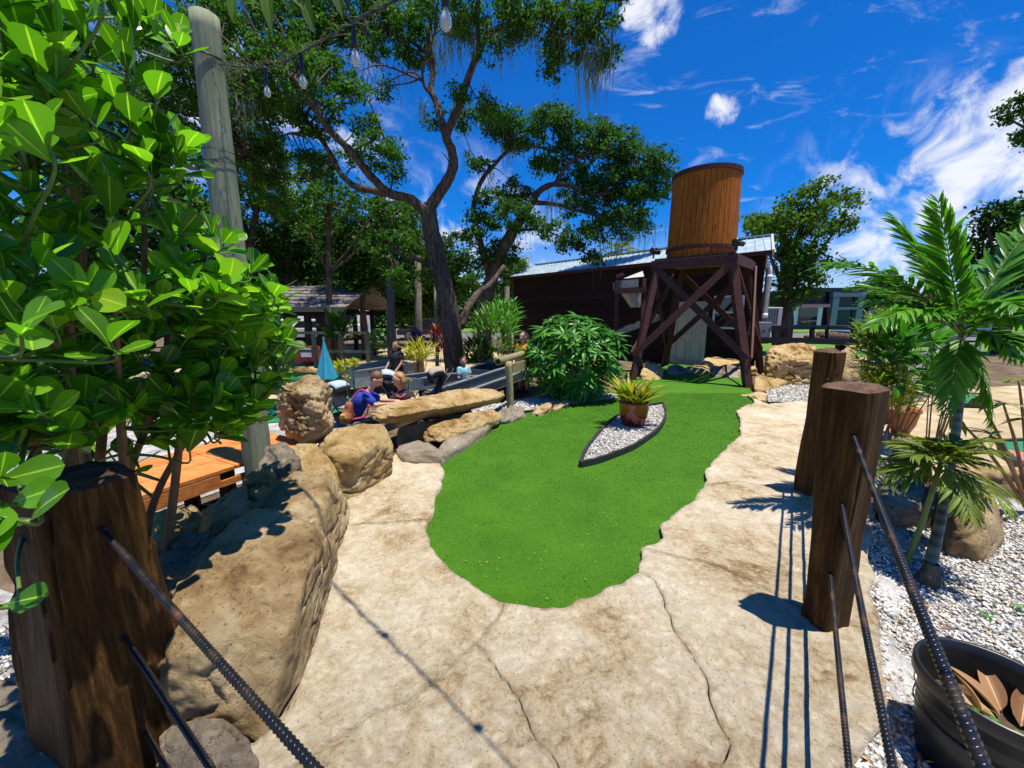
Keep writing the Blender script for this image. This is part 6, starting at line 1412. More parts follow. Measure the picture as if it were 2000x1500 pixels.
for k, (dx, dy) in enumerate(((-.09, -.03), (.08, -.05), (0, .08), (.01, -.10), (-.05, .06))):
    for i in range(17):
        a = i * 2.4 + k; e = .82 + .6 * (i / 17) + rnd.uniform(-.12, .12); d = Vector((math.cos(a) * math.cos(e), math.sin(a) * math.cos(e), math.sin(e)))
        mat = 'yellow_leaf' if rnd.random() < .62 else ('olive_leaf' if rnd.random() < .6 else 'dry_leaf'); me = lmesh('brom_' + mat, mat, .12, 7, .3, .42)
        place_leaf('leaf', me, bc + Vector((dx, dy, -.02)) + Vector((math.cos(a), math.sin(a), 0)) * .02, d, rnd.uniform(.36, .56), br, None, rnd.uniform(-.2, .2))
# palms
def palm(label, base, tpts, trad, fronds, lmat, name='palm_tree', cat='palm', sep_leaf=True, lw=.15, lfn=20, barkm='ringed_palm', ll=.3, maxleaf=300, thick=2, bulge=None, rach='stem_green', rr=.011):
    t = thing(name, label, cat, base)
    if tpts:
        pp = spline(tpts, 8); rads = np.interp(np.linspace(0, 1, len(pp)), np.linspace(0, 1, len(trad)), trad); MB().tube(pp, rads, 20, True, .06, 3).obj('trunk', barkm, t, True)
    cnt = 0; me = lmesh('leaflet_%s_%d' % (lmat, int(lw * 100)), lmat, lw, 5, .18, .30); extra = []
    for (s, d, L_, droop, sc) in fronds:
        s = V3(s); d = V3(d).normalized(); pts = []
        for i in range(9):
            q = i / 8; pts.append(s + d * L_ * q + Vector((0, 0, -droop * L_ * q ** 2.2)))
        mb = MB().tube(pts, np.linspace(rr, rr * .2, 9), 6); fr = mb.obj('frond', rach, t, True)
        n = lfn
        for i in range(n):
            q = .14 + .86 * (i + .5) / n; f = q * 8; i0 = min(7, int(f)); p = pts[i0].lerp(pts[i0 + 1], f - i0); tg = (pts[i0 + 1] - pts[i0]).normalized(); sd_v = tg.cross(Vector((0, 0, 1)));
            if sd_v.length < .1: sd_v = Vector((1, 0, 0))
            sd_v.normalize(); upv = sd_v.cross(tg)
            for sgn in (-1, 1):
                for rk in range(thick):
                    an = (.75 - .35 * q) + rnd.gauss(0, .08); vert = rnd.uniform(-.25, .5) if thick > 1 else .15
                    dd = tg * math.cos(an) + (sd_v * sgn * math.cos(vert) + upv * math.sin(vert)) * math.sin(an); ln = ll * sc * math.sin(math.pi * (.15 + .8 * q)) ** .6 * rnd.uniform(.85, 1.1)
                    m4 = Matrix.Translation(p) @ frame(dd, upv, rnd.gauss(0, .25)) @ Matrix.Scale(ln, 4)
                    if cnt < maxleaf: inst('leaflet', me, m4, fr)
                    else: extra.append(m4)
                    cnt += 1
    if extra: bake_many('foliage', me, extra, t)
    return t
pb = G(1812, 1140, -.12); pb.z = -.13
cr = P(1878, 655, 3.05)
main = []
def fr_to(px, py, Y, L_=None, droop=.25, sc=1.0, s=None):
    s = s or cr; e = P(px, py, Y); v = e - s; l = v.length; d = (v + Vector((0, 0, droop * l))); main.append((s, d, d.length, droop * l / d.length, sc))
fr_to(1600, 520, 2.9, droop=.42, sc=1.05); fr_to(1832, 392, 2.9, droop=.06, sc=1.0); fr_to(2030, 420, 3.2, droop=.25, sc=1.1); fr_to(2080, 560, 3.0, droop=.35)
fr_to(1700, 640, 2.6, droop=.45, sc=.9); fr_to(2000, 690, 2.6, droop=.5); fr_to(1940, 830, 2.9, droop=.35, sc=.8); fr_to(1780, 480, 3.7, droop=.3, sc=.8); fr_to(1950, 500, 4.0, droop=.3, sc=1); fr_to(1660, 560, 3.7, droop=.4, sc=.8)
fr_to(2060, 640, 2.3, droop=.4, sc=.9); fr_to(1740, 420, 3.3, droop=.2, sc=.9);  fr_to(1990, 600, 2.4, droop=.5, sc=1);  fr_to(1690, 590, 2.9, droop=.3, sc=1); fr_to(1850, 800, 2.8, droop=.6, sc=.8)
palm('young feathery palm with ringed trunk standing in the white gravel at right', pb,
     [tuple(pb), tuple(pb + Vector((.015, .02, .12))), tuple(P(1848, 960, 2.62)), tuple(P(1872, 800, 2.9)), tuple(P(1878, 700, 3.0)), tuple(cr), tuple(P(1884, 560, 3.05))], [.05, .036, .028, .026, .027, .024, .02, .012], main, 'palm_leaf', lw=.13, lfn=22, ll=.27, thick=2, rr=.007)
m = MB().lathe(pb + Vector((0, 0, -.01)), [(.085, 0), (.07, .04), (.048, .10), (.034, .17)], 18)
trb = m.obj('root_flare', 'palm_bark', [o for o in COL.objects if o.name == 'palm_tree'][0], True)
# small olive palm tuft growing in front of trunk
s2p = P(1838, 905, 2.45); fl = []
for i in range(30):
    a = i * 2.4; e = rnd.uniform(-.5, 1.1); d = Vector((math.cos(a) * math.cos(e), math.sin(a) * math.cos(e) * .8, math.sin(e))); fl.append((s2p, d, rnd.uniform(.24, .38), .35, 1.0))
gb = P(1838, 1000, 2.45); 
palm('small olive-green feathery palm tuft in front of the palm trunk', (s2p.x - .12, s2p.y, -.13), [(s2p.x - .12, s2p.y, -.13), (s2p.x - .06, s2p.y, .15), tuple(s2p)], [.022, .016, .014], fl, 'olive_leaf', 'small_palm', 'palm', True, .13, 13, 'stem_green', .17, 200, 1, rr=.004)
for k, (dx, dy) in enumerate(((-.2, .1), (-.16, -.02), (-.26, .02))): pass
t = thing('cane_cluster', 'cluster of thin dark canes left of the palm trunk', 'plant', (2.52, 2.75, -.12))
mb = MB()
for i in range(7):
    a = Vector((2.5 + rnd.uniform(-.08, .08), 2.75 + rnd.uniform(-.08, .08), -.12)); mb2 = MB().tube([a, a + Vector((rnd.uniform(-.03, .05), 0, .25)), a + Vector((rnd.uniform(-.05, .1), 0, .5))], .008, 6); mb2.obj('cane', 'stem_brown', t, True)
    b_ = a + Vector((rnd.uniform(-.05, .1), 0, .5))
    for j in range(6): aa = rnd.uniform(0, 6.28); place_leaf('leaf', lmesh('cane_leaf', 'olive_leaf', .12, 5, .2, .4), b_, Vector((math.cos(aa), math.sin(aa), rnd.uniform(-.3, .8))), .14, t)
# croton / philodendron mass behind the posts
def mass_bush(label, cpx, cpy, rx, ry, Y, dY, n, mat, ln, w=.2, name='shrub', cat='shrub', upb=.5, droop=.35, zmin=-.1, seedleaf='lance', stems=8, sep=True, group=None):
    c = P(cpx, cpy, Y); b = Vector((c.x, c.y, float(hgt(c.x, c.y)))); t = thing(name, label, cat, b, group); me = lmesh('lf_%s_%d_%s' % (mat, int(w * 100), seedleaf), mat, w, 6, .2, droop, seedleaf); sb = MB(); ms = []
    for i in range(n):
        a = rnd.uniform(0, 6.28); u = rnd.uniform(-1, 1); r_ = rnd.uniform(.35, 1) ** .5; q = P(cpx + rx * r_ * math.cos(a) * math.sqrt(1 - u * u), cpy - ry * u * r_, Y + dY * r_ * math.sin(a) * math.sqrt(1 - u * u))
        if q.z < b.z + .03: continue
        d = (q - b).normalized() * .5 + (q - c).normalized() * .6 + Vector((rnd.gauss(0, .35), rnd.gauss(0, .35), upb * rnd.random())); ms.append(Matrix.Translation(q) @ frame(d, Vector((0, 0, 1)), rnd.gauss(0, .4)) @ Matrix.Scale(ln * rnd.uniform(.7, 1.2), 4))
        if i % max(1, n // stems) == 0: stem_tube(sb, [tuple(b + Vector((rnd.gauss(0, .04), rnd.gauss(0, .04), 0))), tuple(b.lerp(q, .5)), tuple(q)], .010, .004, 5)
    if sep and len(ms) <= 300:
        for m_ in ms: inst('leaf', me, m_, t)
    else: bake_many('foliage', me, ms, t)
    sb.obj('stems', 'stem_brown', t, True); return t
mass_bush('broad-leaved bright green philodendron behind the right posts', 1775, 695, 80, 80, 4.6, .4, 290, 'bright_leaf', .27, .34, 'philodendron', 'plant', .3, .4)
mass_bush('yellow-green croton with narrow leaves left of the philodendron', 1712, 690, 46, 66, 4.9, .35, 240, 'olive_leaf', .20, .16, 'croton', 'shrub', .6)
mass_bush('yellow croton low behind the front right post', 1735, 765, 60, 44, 4.5, .3, 220, 'yellow_leaf', .17, .15, 'croton', 'shrub', .6)
mass_bush('dark leafy plant under the palm crown', 1845, 740, 50, 50, 3.9, .3, 120, 'palm_leaf', .20, .14, 'shrub', 'shrub', .4)
mass_bush('tuft of orange ornamental grass behind the philodendron', 1790, 625, 45, 30, 6.5, .3, 110, 'orange_grass', .45, .04, 'ornamental_grass', 'grass', 1.2, .3)
rosette('green strap-leaved plant growing in the orange pot', P(1752, 792, 5.6), 26, .42, 'bright_leaf', 'potted_plant', 'plant', .13)
pq = P(1752, 846, 5.6); ob = thing('flower_pot', 'orange glazed pot half hidden behind the front right post', 'pot', pq); MB().lathe(pq, [(r * 1.2, z * 1.5) for r, z in [(.02, 0), (.10, 0), (.15, .10), (.17, .22), (.185, .23), (.185, .25), (.165, .25), (.16, .2), (.01, .19)]], 28).obj('body', 'terracotta', ob, True)
# plumeria-like branch at right edge
t = thing('frangipani', 'bare-branched frangipani with clustered leaves at the right edge', 'shrub', G(2010, 1000, -.12))
sb = MB(); rb = G(2010, 1000, -.12)
for (px, py, Y) in ((1868, 815, 3.1), (1910, 775, 3.2), (1960, 790, 3.0), (1990, 745, 3.2), (1935, 850, 3.0), (2010, 820, 2.8)):
    e = P(px, py, Y); stem_tube(sb, [tuple(rb), tuple(rb.lerp(e, .55) + Vector((0, 0, .05))), tuple(e)], .018, .007, 7)
    for j in range(8): a = rnd.uniform(0, 6.28); place_leaf('leaf', lmesh('frangi', 'olive_leaf', .26, 6, .15, .5), e, Vector((math.cos(a), math.sin(a), rnd.uniform(-.4, .9))), rnd.uniform(.10, .17), t)
sb.obj('branches', 'stem_brown', t, True)
# red flowers
q = P(1850, 702, 4.4); t = thing('red_flower', 'red flower showing under the palm crown', 'flower', q)
for i in range(9): a = i * .7; place_leaf('petal', lmesh('petal', 'red_petal', .45, 5, .2, .3), q + Vector((rnd.uniform(-.05, .08), 0, rnd.uniform(-.02, .03))), Vector((math.cos(a), math.sin(a), rnd.uniform(-.1, .6))), .08, t)
# mid-distance garden plants (left)
mass_bush('bright lime shrub in the middle distance left of the oak', 744, 664, 26, 18, 13, .5, 260, 'bright_leaf', .16, .5, 'shrub', 'shrub', .6, sep=False)
mass_bush('yellow-green arching croton in front of the oak trunk, to its left', 818, 694, 22, 18, 9.6, .35, 150, 'yellow_leaf', .34, .10, 'croton', 'shrub', 1.1)
mass_bush('dark red cordyline against the oak trunk', 853, 668, 12, 26, 10.4, .2, 90, 'red_leaf', .24, .22, 'cordyline', 'shrub', .9)
mass_bush('purple flowering plant with an orange hoop left of the oak', 814, 662, 11, 14, 12, .2, 80, 'purple_leaf', .22, .3, 'flowering_plant', 'plant', .9)
mass_bush('green leafy plants right of the oak trunk, tallest group', 965, 650, 42, 44, 11.5, .8, 420, 'palm_leaf', .36, .13, 'shrub', 'shrub', .7, sep=False)
mass_bush('fan-shaped green plant beside the left end of the shed', 985, 618, 30, 28, 13.5, .6, 260, 'bright_leaf', .36, .14, 'shrub', 'shrub', .7, sep=False)
mass_bush('dark shrub just right of the oak roots', 930, 690, 26, 26, 10.6, .5, 220, 'dark_leaf', .28, .2, 'shrub', 'shrub', .7, sep=False)
mass_bush('low green plant at the foot of the blue umbrella', 668, 722, 12, 12, 9.3, .2, 90, 'yellow_leaf', .22, .15, 'shrub', 'shrub', .9)
mass_bush('spiky plant in shade behind the left bush', 545, 720, 26, 40, 7.6, .4, 160, 'dark_leaf', .34, .13, 'shrub', 'shrub', .7)
mass_bush('banana-leaved plant under the shelter edge', 664, 648, 24, 22, 11.2, .5, 60, 'dark_leaf', .45, .3, 'banana_plant', 'plant', .7)
mass_bush('yellow flowered shrub behind the trough', 690, 712, 12, 8, 9.0, .2, 60, 'yellow_leaf', .12, .3, 'shrub', 'shrub', .7)
mass_bush('tuft of yellow blooms behind the round sandy rock', 1262, 712, 26, 7, 10.2, .2, 50, 'yellow_petal', .10, .4, 'flowering_plant', 'flower', .9)
mass_bush('spiky little fan palm between the bush and the hopper posts', 1180, 735, 22, 24, 8.2, .3, 110, 'palm_leaf', .30, .10, 'shrub', 'shrub', .7)
# pointed leaves hanging in from above, near the pole
hb = P(560, -60, 1.9); t = thing('overhanging_branch', 'pointed yellow-green leaves hanging in at the top near the pole', 'branch', hb)
MB().tube([P(380, -70, 2.0), P(470, -35, 1.9), P(560, -55, 1.9), P(680, -90, 1.9)], [.008, .007, .006, .004], 7).obj('twig', 'stem_brown', t, True)
for px, py, qx, qy in ((455, -38, 448, 35), (515, -44, 525, 52), (570, -55, 610, 55), (600, -62, 560, 20), (640, -75, 665, 25), (500, -40, 490, 10), (545, -50, 590, 10)):
    a_, b_ = P(px, py, 1.9), P(qx, qy, 1.85); place_leaf('leaf', lmesh('hanging', 'tree_yellowgreen', .26, 7, .15, .1), a_, b_ - a_, (b_ - a_).length, t, Vector((0, -1, .3)))
# tall thin palm trunks & poles in the middle distance
for lb, px, w, Y, y0, nm, mt in (('pale palm trunk left of the oak, wrapped in grey moss', 766, .13, 12.5, 480, 'palm_tree', 'palm_bark'), ('slim palm trunk between the mossy one and the oak', 820, .12, 12.8, 500, 'palm_tree', 'palm_bark'), ('thin greenish pole close to the left of the oak trunk', 854, .05, 11.8, 560, 'pole', 'pole_wood'), ('grey pole between the shrubs and the shed', 994, .10, 14, 560, 'pole', 'palm_bark')):
    b = P(px, 700, Y); tp = P(px - 4, y0, Y); t = thing(nm, lb, 'pole' if nm == 'pole' else 'palm', (b.x, b.y, -.3)); MB().tube([(b.x, b.y, -.3), (b.x, b.y, 1.0), (tp.x, tp.y, tp.z)], [w * 1.15, w, w * .8], 12, True, .1, px).obj('shaft' if nm == 'pole' else 'trunk', mt, t, True)
# fan palms tops peeking above shed
for lb, px, py, Y, ro in (('palm crown rising behind the left end of the shed', 1010, 520, 21, 1.3), ('shaggy palm crown between the oak branches above the roof', 1210, 490, 19, 1.2)):
    c = P(px, py, Y); fl = []
    for i in range(22): a = i * 2.4; e = rnd.uniform(-.6, 1.1); fl.append((c, Vector((math.cos(a) * math.cos(e), math.sin(a) * math.cos(e), math.sin(e))), ro * rnd.uniform(.8, 1.1), .45, 1.0))
    palm(lb, (c.x, c.y, -.3), [(c.x, c.y, -.3), (c.x + .1, c.y, c.z * .5), tuple(c)], [.2, .15, .14], fl, 'olive_leaf', 'palm_tree', 'palm', False, .10, 12, 'palm_bark', .5, 0, 1, rr=.015)
# ------------------------------------------------------------------ chain link fence at right
fx = thing('chain_link_fence', 'chain-link fence standing before the tan gravel at the right edge', 'fence', (8.3, 7.9, -.1))
fa, fb = Vector((6.9, 6.9, -.08)), Vector((12.5, 10.5, -.1)); fd = (fb - fa); fl_ = fd.length; fd.normalize(); FH = .95; mb = MB(); cell = .085; k = int(fl_ / cell)
for i in range(-int(FH / cell), k):
    for sg_ in (0, 1):
        s0_, s1_ = i * cell, i * cell + FH; z0_, z1_ = (0, FH) if sg_ == 0 else (FH, 0)
        if s0_ < 0: z0_ += (z1_ - z0_) * (-s0_ / FH); s0_ = 0
        if s1_ > fl_: f_ = (fl_ - s0_) / (s1_ - s0_); z1_ = z0_ + (z1_ - z0_) * f_; s1_ = fl_
        if s1_ - s0_ < .02: continue
        mb.tube([fa + fd * s0_ + Vector((0, 0, z0_)), fa + fd * s1_ + Vector((0, 0, z1_))], .0028, 3, False)
mb.obj('wire_mesh', 'grey_metal', fx)
for i in range(4): q = fa + fd * fl_ * i / 3; MB().tube([q, q + Vector((0, 0, FH + .06))], .025, 10).obj('post', 'grey_metal', fx)
MB().tube([fa + Vector((0, 0, FH)), fb + Vector((0, 0, FH))], .018, 8).obj('top_rail', 'grey_metal', fx)
# small greens with borders at right
def patch(label, px, z, mat, name, inner=None):
    p = [np.array(gp(a, b, z)) for a, b in px]; t = thing(name, label, 'putting mat', (p[0][0], p[0][1], -.1)); sheet('mat', [tuple(q) for q in p], lambda x, y: z, mat, .3, None, t, edge=.3)
    q = [Vector((a[0], a[1], z)) for a in p] + [Vector((p[0][0], p[0][1], z))]
    for i in range(len(p)): MB().beam(q[i], q[i + 1], .05, .06).obj('edging', 'edging_black', t)
    if inner: sheet('starting_mat', [gp(a, b, z + .006) for a, b in inner], lambda x, y: z + .006, 'salmon', .3, None, t, edge=.3)
patch('flat green putting mat behind the palm trunk', [(1875, 768), (1932, 772), (1935, 792), (1878, 790)], -.06, 'grass_green_paint', 'putting_mat')
patch('green putting mat with salmon wedge at the right edge', [(1955, 862), (2060, 858), (2070, 925), (2000, 912), (1962, 885)], -.07, 'grass_green_paint', 'putting_mat', [(1968, 878), (2010, 885), (2030, 905), (1992, 898)])
# ------------------------------------------------------------------ nursery pot
nc = P(1935, 1405, 1.24); nc.z = -.13; H_ = .40
npot = thing('nursery_pot', 'big black plastic nursery pot in the bottom right corner', 'pot', nc)
PSC = .87; prof = [(.01, .0), (.20, .0), (.225, .18), (.235, .34), (.25, .345), (.262, .36), (.262, .40), (.255, .412), (.245, .405), (.232, .37), (.215, .18), (.20, .10), (.01, .10)]
MB().lathe(nc, [(r * PSC, z) for r, z in prof], 48).obj('body', 'black_plastic', npot, True); MB().lathe(nc, [(.208, .29), (.212, .295), (.209, .30)], 48).lathe(nc, [(.202, .22), (.207, .225), (.203, .23)], 48).obj('rib', 'black_plastic', npot, True)
MB().lathe(nc, [(.005, .24), (.10, .235), (.190, .23)], 20).obj('soil', 'soil', npot)
t = thing('dry_leaves', 'curled dry brown leaves lying in the nursery pot', 'leaves', nc + Vector((.05, .03, .25)))
dl = leaf_mesh('dry_big', 'dry_leaf', 1, .36, 8, .55, .35, 'lance')
for i, (dx, dy, a, e, l) in enumerate(((0, 0, 2.6, .5, .19), (.03, .02, 1.9, .8, .17), (.06, -.02, .6, .6, .20), (.08, 0, .25, .5, .21), (-.02, -.04, 2.9, .2, .14), (.02, -.06, -.3, .15, .16), (-.04, .02, 1.4, 1.0, .13), (.06, .04, 1.2, .7, .18))):
    inst('leaf', dl, Matrix.Translation(nc + Vector((.03 + dx, .0 + dy, .25))) @ frame(Vector((math.cos(a) * math.cos(e), math.sin(a) * math.cos(e), math.sin(e))), Vector((0, -.4, 1)), rnd.uniform(-.8, .8)) @ Matrix.Scale(l, 4), t)
def weed(label, c, n=14, s=.03, h=.05):
    t = thing('weed', label, 'weed', c); me = lmesh('weedleaf', 'bright_leaf', .6, 4, .15, .2, 'obovate')
    for i in range(n): a = rnd.uniform(0, 6.28); b = V3(c) + Vector((rnd.gauss(0, h * .5), rnd.gauss(0, h * .5), rnd.uniform(.3, 1) * h)); place_leaf('leaf', me, b, Vector((math.cos(a), math.sin(a), .5)), s * rnd.uniform(.6, 1.2), t)
    MB().tube([V3(c), V3(c) + Vector((.004, 0, h))], .002, 5).obj('stem', 'stem_green', t)
weed('small weed growing inside the nursery pot', nc + Vector((-.08, -.02, .24)), 22, .03, .07)
for px, py, z, lb in ((1870, 1268, -.12, 'little green weed in the gravel left of the nursery pot'), (1950, 1290, -.12, 'little weed in the gravel above the nursery pot'), (1925, 1210, -.12, 'tiny weed higher up in the white gravel'), (1990, 1195, -.12, 'weed at the right edge of the gravel'), (1770, 880, -.05, 'leafy weed behind the front right post'), (1860, 1480, -.12, 'weed at the foot of the nursery pot')):
    g = G(px, py, z); weed(lb, g, 16, .022 if px != 1770 else .05, .03 if px != 1770 else .25)
# leaf litter (stuff)
ms = []
for i in range(520):
    if i < 330: x = rnd.uniform(1.25, 1.9); y = rnd.uniform(.9, 2.2); x = 1.2 + (y - 1) * .55 + rnd.expovariate(3.0)
    else: x = rnd.uniform(-2.6, -1.0); y = rnd.uniform(.6, 1.2)
    z = float(hgt(x, y)) + rnd.uniform(.008, .022); ms.append(Matrix.Translation((x, y, z)) @ frame(Vector((rnd.gauss(0, 1), rnd.gauss(0, 1), rnd.gauss(0, .2))), Vector((rnd.gauss(0, .3), rnd.gauss(0, .3), 1))) @ Matrix.Scale(rnd.uniform(.02, .05), 4))
lt = thing('leaf_litter', 'scattered dry brown leaves on the gravel beside the path', 'leaves', (1.5, 1.5, -.1)); bake_many('litter', dl, ms, lt)
ms = []
for i in range(260):
    px = rnd.uniform(840, 1460); py = rnd.uniform(770, 1180); g = G(px, py, .0)
    if not in_poly(np.array([[g.x, g.y]]), np.array(gpoly))[0]: continue
    ms.append(Matrix.Translation((g.x, g.y, greenz(g.x, g.y) + .012)) @ frame(Vector((rnd.gauss(0, 1), rnd.gauss(0, 1), .1))) @ Matrix.Scale(rnd.uniform(.008, .018), 4))
lt = thing('leaf_litter', 'specks of yellow fallen leaf on the putting green', 'leaves', (0.5, 3.5, 0)); bake_many('litter', lmesh('speck', 'yellow_leaf', .45, 3, .2, .2), ms, lt)
q = G(335, 1138, .46); t = thing('fallen_leaf', 'single curled orange-brown leaf on the big flat-topped boulder', 'leaf', q + Vector((0, 0, .02))); inst('blade', dl, Matrix.Translation(q + Vector((-.02, 0, .025))) @ frame(Vector((1, .1, .1)), Vector((0, -.5, 1))) @ Matrix.Scale(.075, 4), t)
# ------------------------------------------------------------------ far and mid objects left
q = P(638, 735, 8.2); qt = P(637, 664, 8.2)
um = thing('closed_umbrella', 'closed turquoise patio umbrella standing behind the tall rock', 'umbrella', (q.x, 8.2, -.3))
V = []; F = []; n = 24; hz0 = qt.z; H2 = qt.z - P(638, 738, 8.2).z
for i in range(11):
    tq = i / 10; r_ = .015 + .19 * tq ** 1.15
    for j in range(n): a = 2 * math.pi * j / n; rr = r_ * (1 + .22 * math.cos(a * 6 + tq) * min(1, tq * 2)); V.append((q.x + rr * math.cos(a), 8.2 + rr * math.sin(a), hz0 - H2 * tq + (.03 * math.cos(a * 6) if i == 10 else 0)))
for i in range(10):
    for j in range(n): F.append((i * n + j, (i + 1) * n + j, (i + 1) * n + (j + 1) % n, i * n + (j + 1) % n))
MB().add(V, F).obj('canopy', 'teal_cloth', um, True); MB().tube([(q.x, 8.2, -.3), (q.x, 8.2, hz0 + .06)], .022, 8).obj('pole', 'grey_metal', um)
MB().lathe((q.x, 8.2, -.3), [(.02, .12), (.22, .06), (.25, 0)], 20).obj('base', 'black_metal', um, True)
def stroller(label, c, rz, hood, s=1.0, seat='black_shirt'):
    t = thing('stroller', label, 'pushchair', c, 'pushchairs by the sluice'); m4 = Matrix.Translation(c) @ Matrix.Rotation(rz, 4, 'Z') @ Matrix.Scale(s, 4)
    T = lambda *a: m4 @ Vector(a)
    for x, y in ((-.32, -.22), (-.32, .22), (.38, -.2), (.38, .2)):
        w_ = MB().tube([T(x, y - .02, .1), T(x, y + .02, .1)], .1 * s, 16).obj('wheel', 'rubber', t); MB().tube([T(x, y - .024, .1), T(x, y + .024, .1)], .04 * s, 10).obj('hub', 'grey_metal', w_)
    fr = MB()
    for y in (-.22, .22): fr.tube([T(-.32, y, .1), T(.05, y, .5), T(.42, y, 1.0)], .013, 7).tube([T(.38, y, .1), T(.05, y, .5), T(-.15, y, .55)], .013, 7)
    fr.tube([T(.42, -.22, 1.0), T(.46, 0, 1.04), T(.42, .22, 1.0)], .017, 8); fr.obj('frame', 'black_metal', t, True)
    MB().hexa([T(-.18, -.19, .45), T(.12, -.19, .42), T(.12, .19, .42), T(-.18, .19, .45), T(-.18, -.19, .5), T(.1, -.19, .5), T(.1, .19, .5), T(-.18, .19, .5)]).hexa([T(.05, -.19, .46), T(.13, -.19, .46), T(.13, .19, .46), T(.05, .19, .46), T(.24, -.19, .95), T(.3, -.19, .93), T(.3, .19, .93), T(.24, .19, .95)]).obj('seat', seat, t, bevel=.01)
    V = []; F = []
    for i in range(9):
        a = -0.2 + 2.0 * i / 8
        for j in range(9): b = math.pi * j / 8; V.append(T(.24 - .30 * math.cos(a - .25) * (.75 + .25 * math.sin(b)), -.22 * math.copysign(abs(math.cos(b)) ** .6, math.cos(b)), .80 + .24 * math.sin(a) * (.35 + .65 * math.sin(b) ** .5)))
    for i in range(8):
        for j in range(8): F.append((i * 9 + j, i * 9 + j + 1, i * 9 + j + 10, i * 9 + j + 9))
    o = MB().add(V, F).obj('hood', 'black_shirt', t, True); md = o.modifiers.new('thick', 'SOLIDIFY'); md.thickness = .012
    cc_ = T(.2, 0, .78); V2 = [cc_ + (Vector(v_) - cc_) * 1.05 for v_ in V]; F2 = [f_ for n_, f_ in enumerate(F) if n_ >= 24 and (n_ % 8) in (1, 2, 3, 4, 5, 6)]
    o = MB().add(V2, F2).obj('hood_cover', hood, t, True); o.modifiers.new('thick', 'SOLIDIFY').thickness = .008
    MB().box(T(.12, 0, .22), (.4 * s, .36 * s, .14 * s), rz).obj('basket', 'black_shirt', t, bevel=.01)
def at0(px, Y, z=-.3): p = P(px, 640, Y); return Vector((p.x, Y, z))
stroller('black pushchair with a pale blue-grey cover over its hood behind the girl', at0(765, 6.9), R(200), 'pale_cloth', .9)
stroller('pushchair with a beige hood at the foot of the oak', at0(838, 7.2), R(20), 'beige_cloth', .9)
stroller('white and grey pushchair next to the turquoise umbrella', at0(660, 6.6), R(160), 'pale_cloth', .75, 'beige_cloth')
q = at0(926, 9.4); t = thing('planter_bowl', 'big dark grey round bowl planter right of the oak roots', 'planter', q + Vector((0, 0, .0)))
MB().lathe(q, [(.02, 0), (.2, 0), (.36, .25), (.42, .5), (.40, .52), (.34, .4), (.02, .38)], 30).obj('bowl', 'grey_panel', t, True)
for lb, px, py, Y in (('yellow rubber duck toy hanging left of the boy', 677, 737, 6.3), ('yellow toy flower beyond the girl', 797, 742, 7.3)):
    c = P(px, py, Y); t = thing('toy_flower', lb, 'toy', c)
    for i in range(7): a = i * .9; place_leaf('petal', lmesh('ypetal', 'yellow_petal', .6, 4, .2, .1, 'obovate'), c, Vector((math.cos(a), -.2, math.sin(a))), .075, t)
    MB().ball(c, .025).obj('centre', 'yellow_petal', t, True); MB().tube([c, (c.x, c.y, -.3)], .008, 6).obj('stick', 'stem_green', t)
# small painted letter board / red stand under shelter
q = at0(592, 13.5); t = thing('notice_stand', 'small red and white notice stand under the shelter', 'sign', q); MB().box(q + Vector((0, 0, .55)), (.9, .3, .5)).obj('board', 'red_paint', t); MB().box(q + Vector((.1, -.16, .6)), (.35, .02, .3)).obj('notice', 'white_paint', t); MB().box(q + Vector((0, 0, .15)), (.1, .1, .3)).obj('leg', 'dark_wood', t)
q = at0(597, 9.5); t = thing('canoe', 'old green canoe with pale cargo lying behind the tall rock', 'boat', q)
V = []; F = []
for i in range(13):
    tq = i / 12; xx = (tq - .5) * 2.6; w_ = .34 * math.sin(math.pi * min(.98, max(.02, tq))) ** .6; sh_ = .12 * (2 * tq - 1) ** 4
    for j in range(7): a = math.pi * j / 6; V.append((q.x + xx, q.y - w_ * math.cos(a), q.z + .1 + sh_ + .34 - .34 * math.sin(a)))
for i in range(12):
    for j in range(6): F.append((i * 7 + j, (i + 1) * 7 + j, (i + 1) * 7 + j + 1, i * 7 + j + 1))
o = MB().add(V, F).obj('hull', 'grass_green_paint', t, True); o.modifiers.new('s', 'SOLIDIFY').thickness = .03; MB().tube([(q.x - .8, q.y, q.z + .5), (q.x - .1, q.y, q.z + .53), (q.x + .6, q.y, q.z + .48)], [.07, .11, .06], 10).obj('cargo', 'rock_gold', t, True)
# ------------------------------------------------------------------ people
def fuse(name, caps, mat, parent, voxel=.012, smooth=3, balls=()):
    """one continuous surface from tapered limbs: caps = [(points, radii)], remeshed together"""
    mb = MB()
    for pts, rad in caps:
        pts = [V3(p) for p in pts]; mb.tube(pts, rad, 12)
        for p, r in zip(pts, rad): mb.ball(p, r * .995, 10, 7)
    for c, r in balls: mb.ball(c, r, 14, 10)
    o = mb.obj(name, mat, parent); md = o.modifiers.new('r', 'REMESH'); md.mode = 'VOXEL'; md.voxel_size = voxel; md.use_smooth_shade = True
    s = o.modifiers.new('s', 'SMOOTH'); s.iterations = smooth; s.factor = .5
    dg = bpy.context.evaluated_depsgraph_get(); me = bpy.data.meshes.new_from_object(o.evaluated_get(dg)); me.name = name; me.shade_smooth(); o.modifiers.clear(); old = o.data; o.data = me; bpy.data.meshes.remove(old)
    if not me.materials: me.materials.append(MATS[mat])
    return o
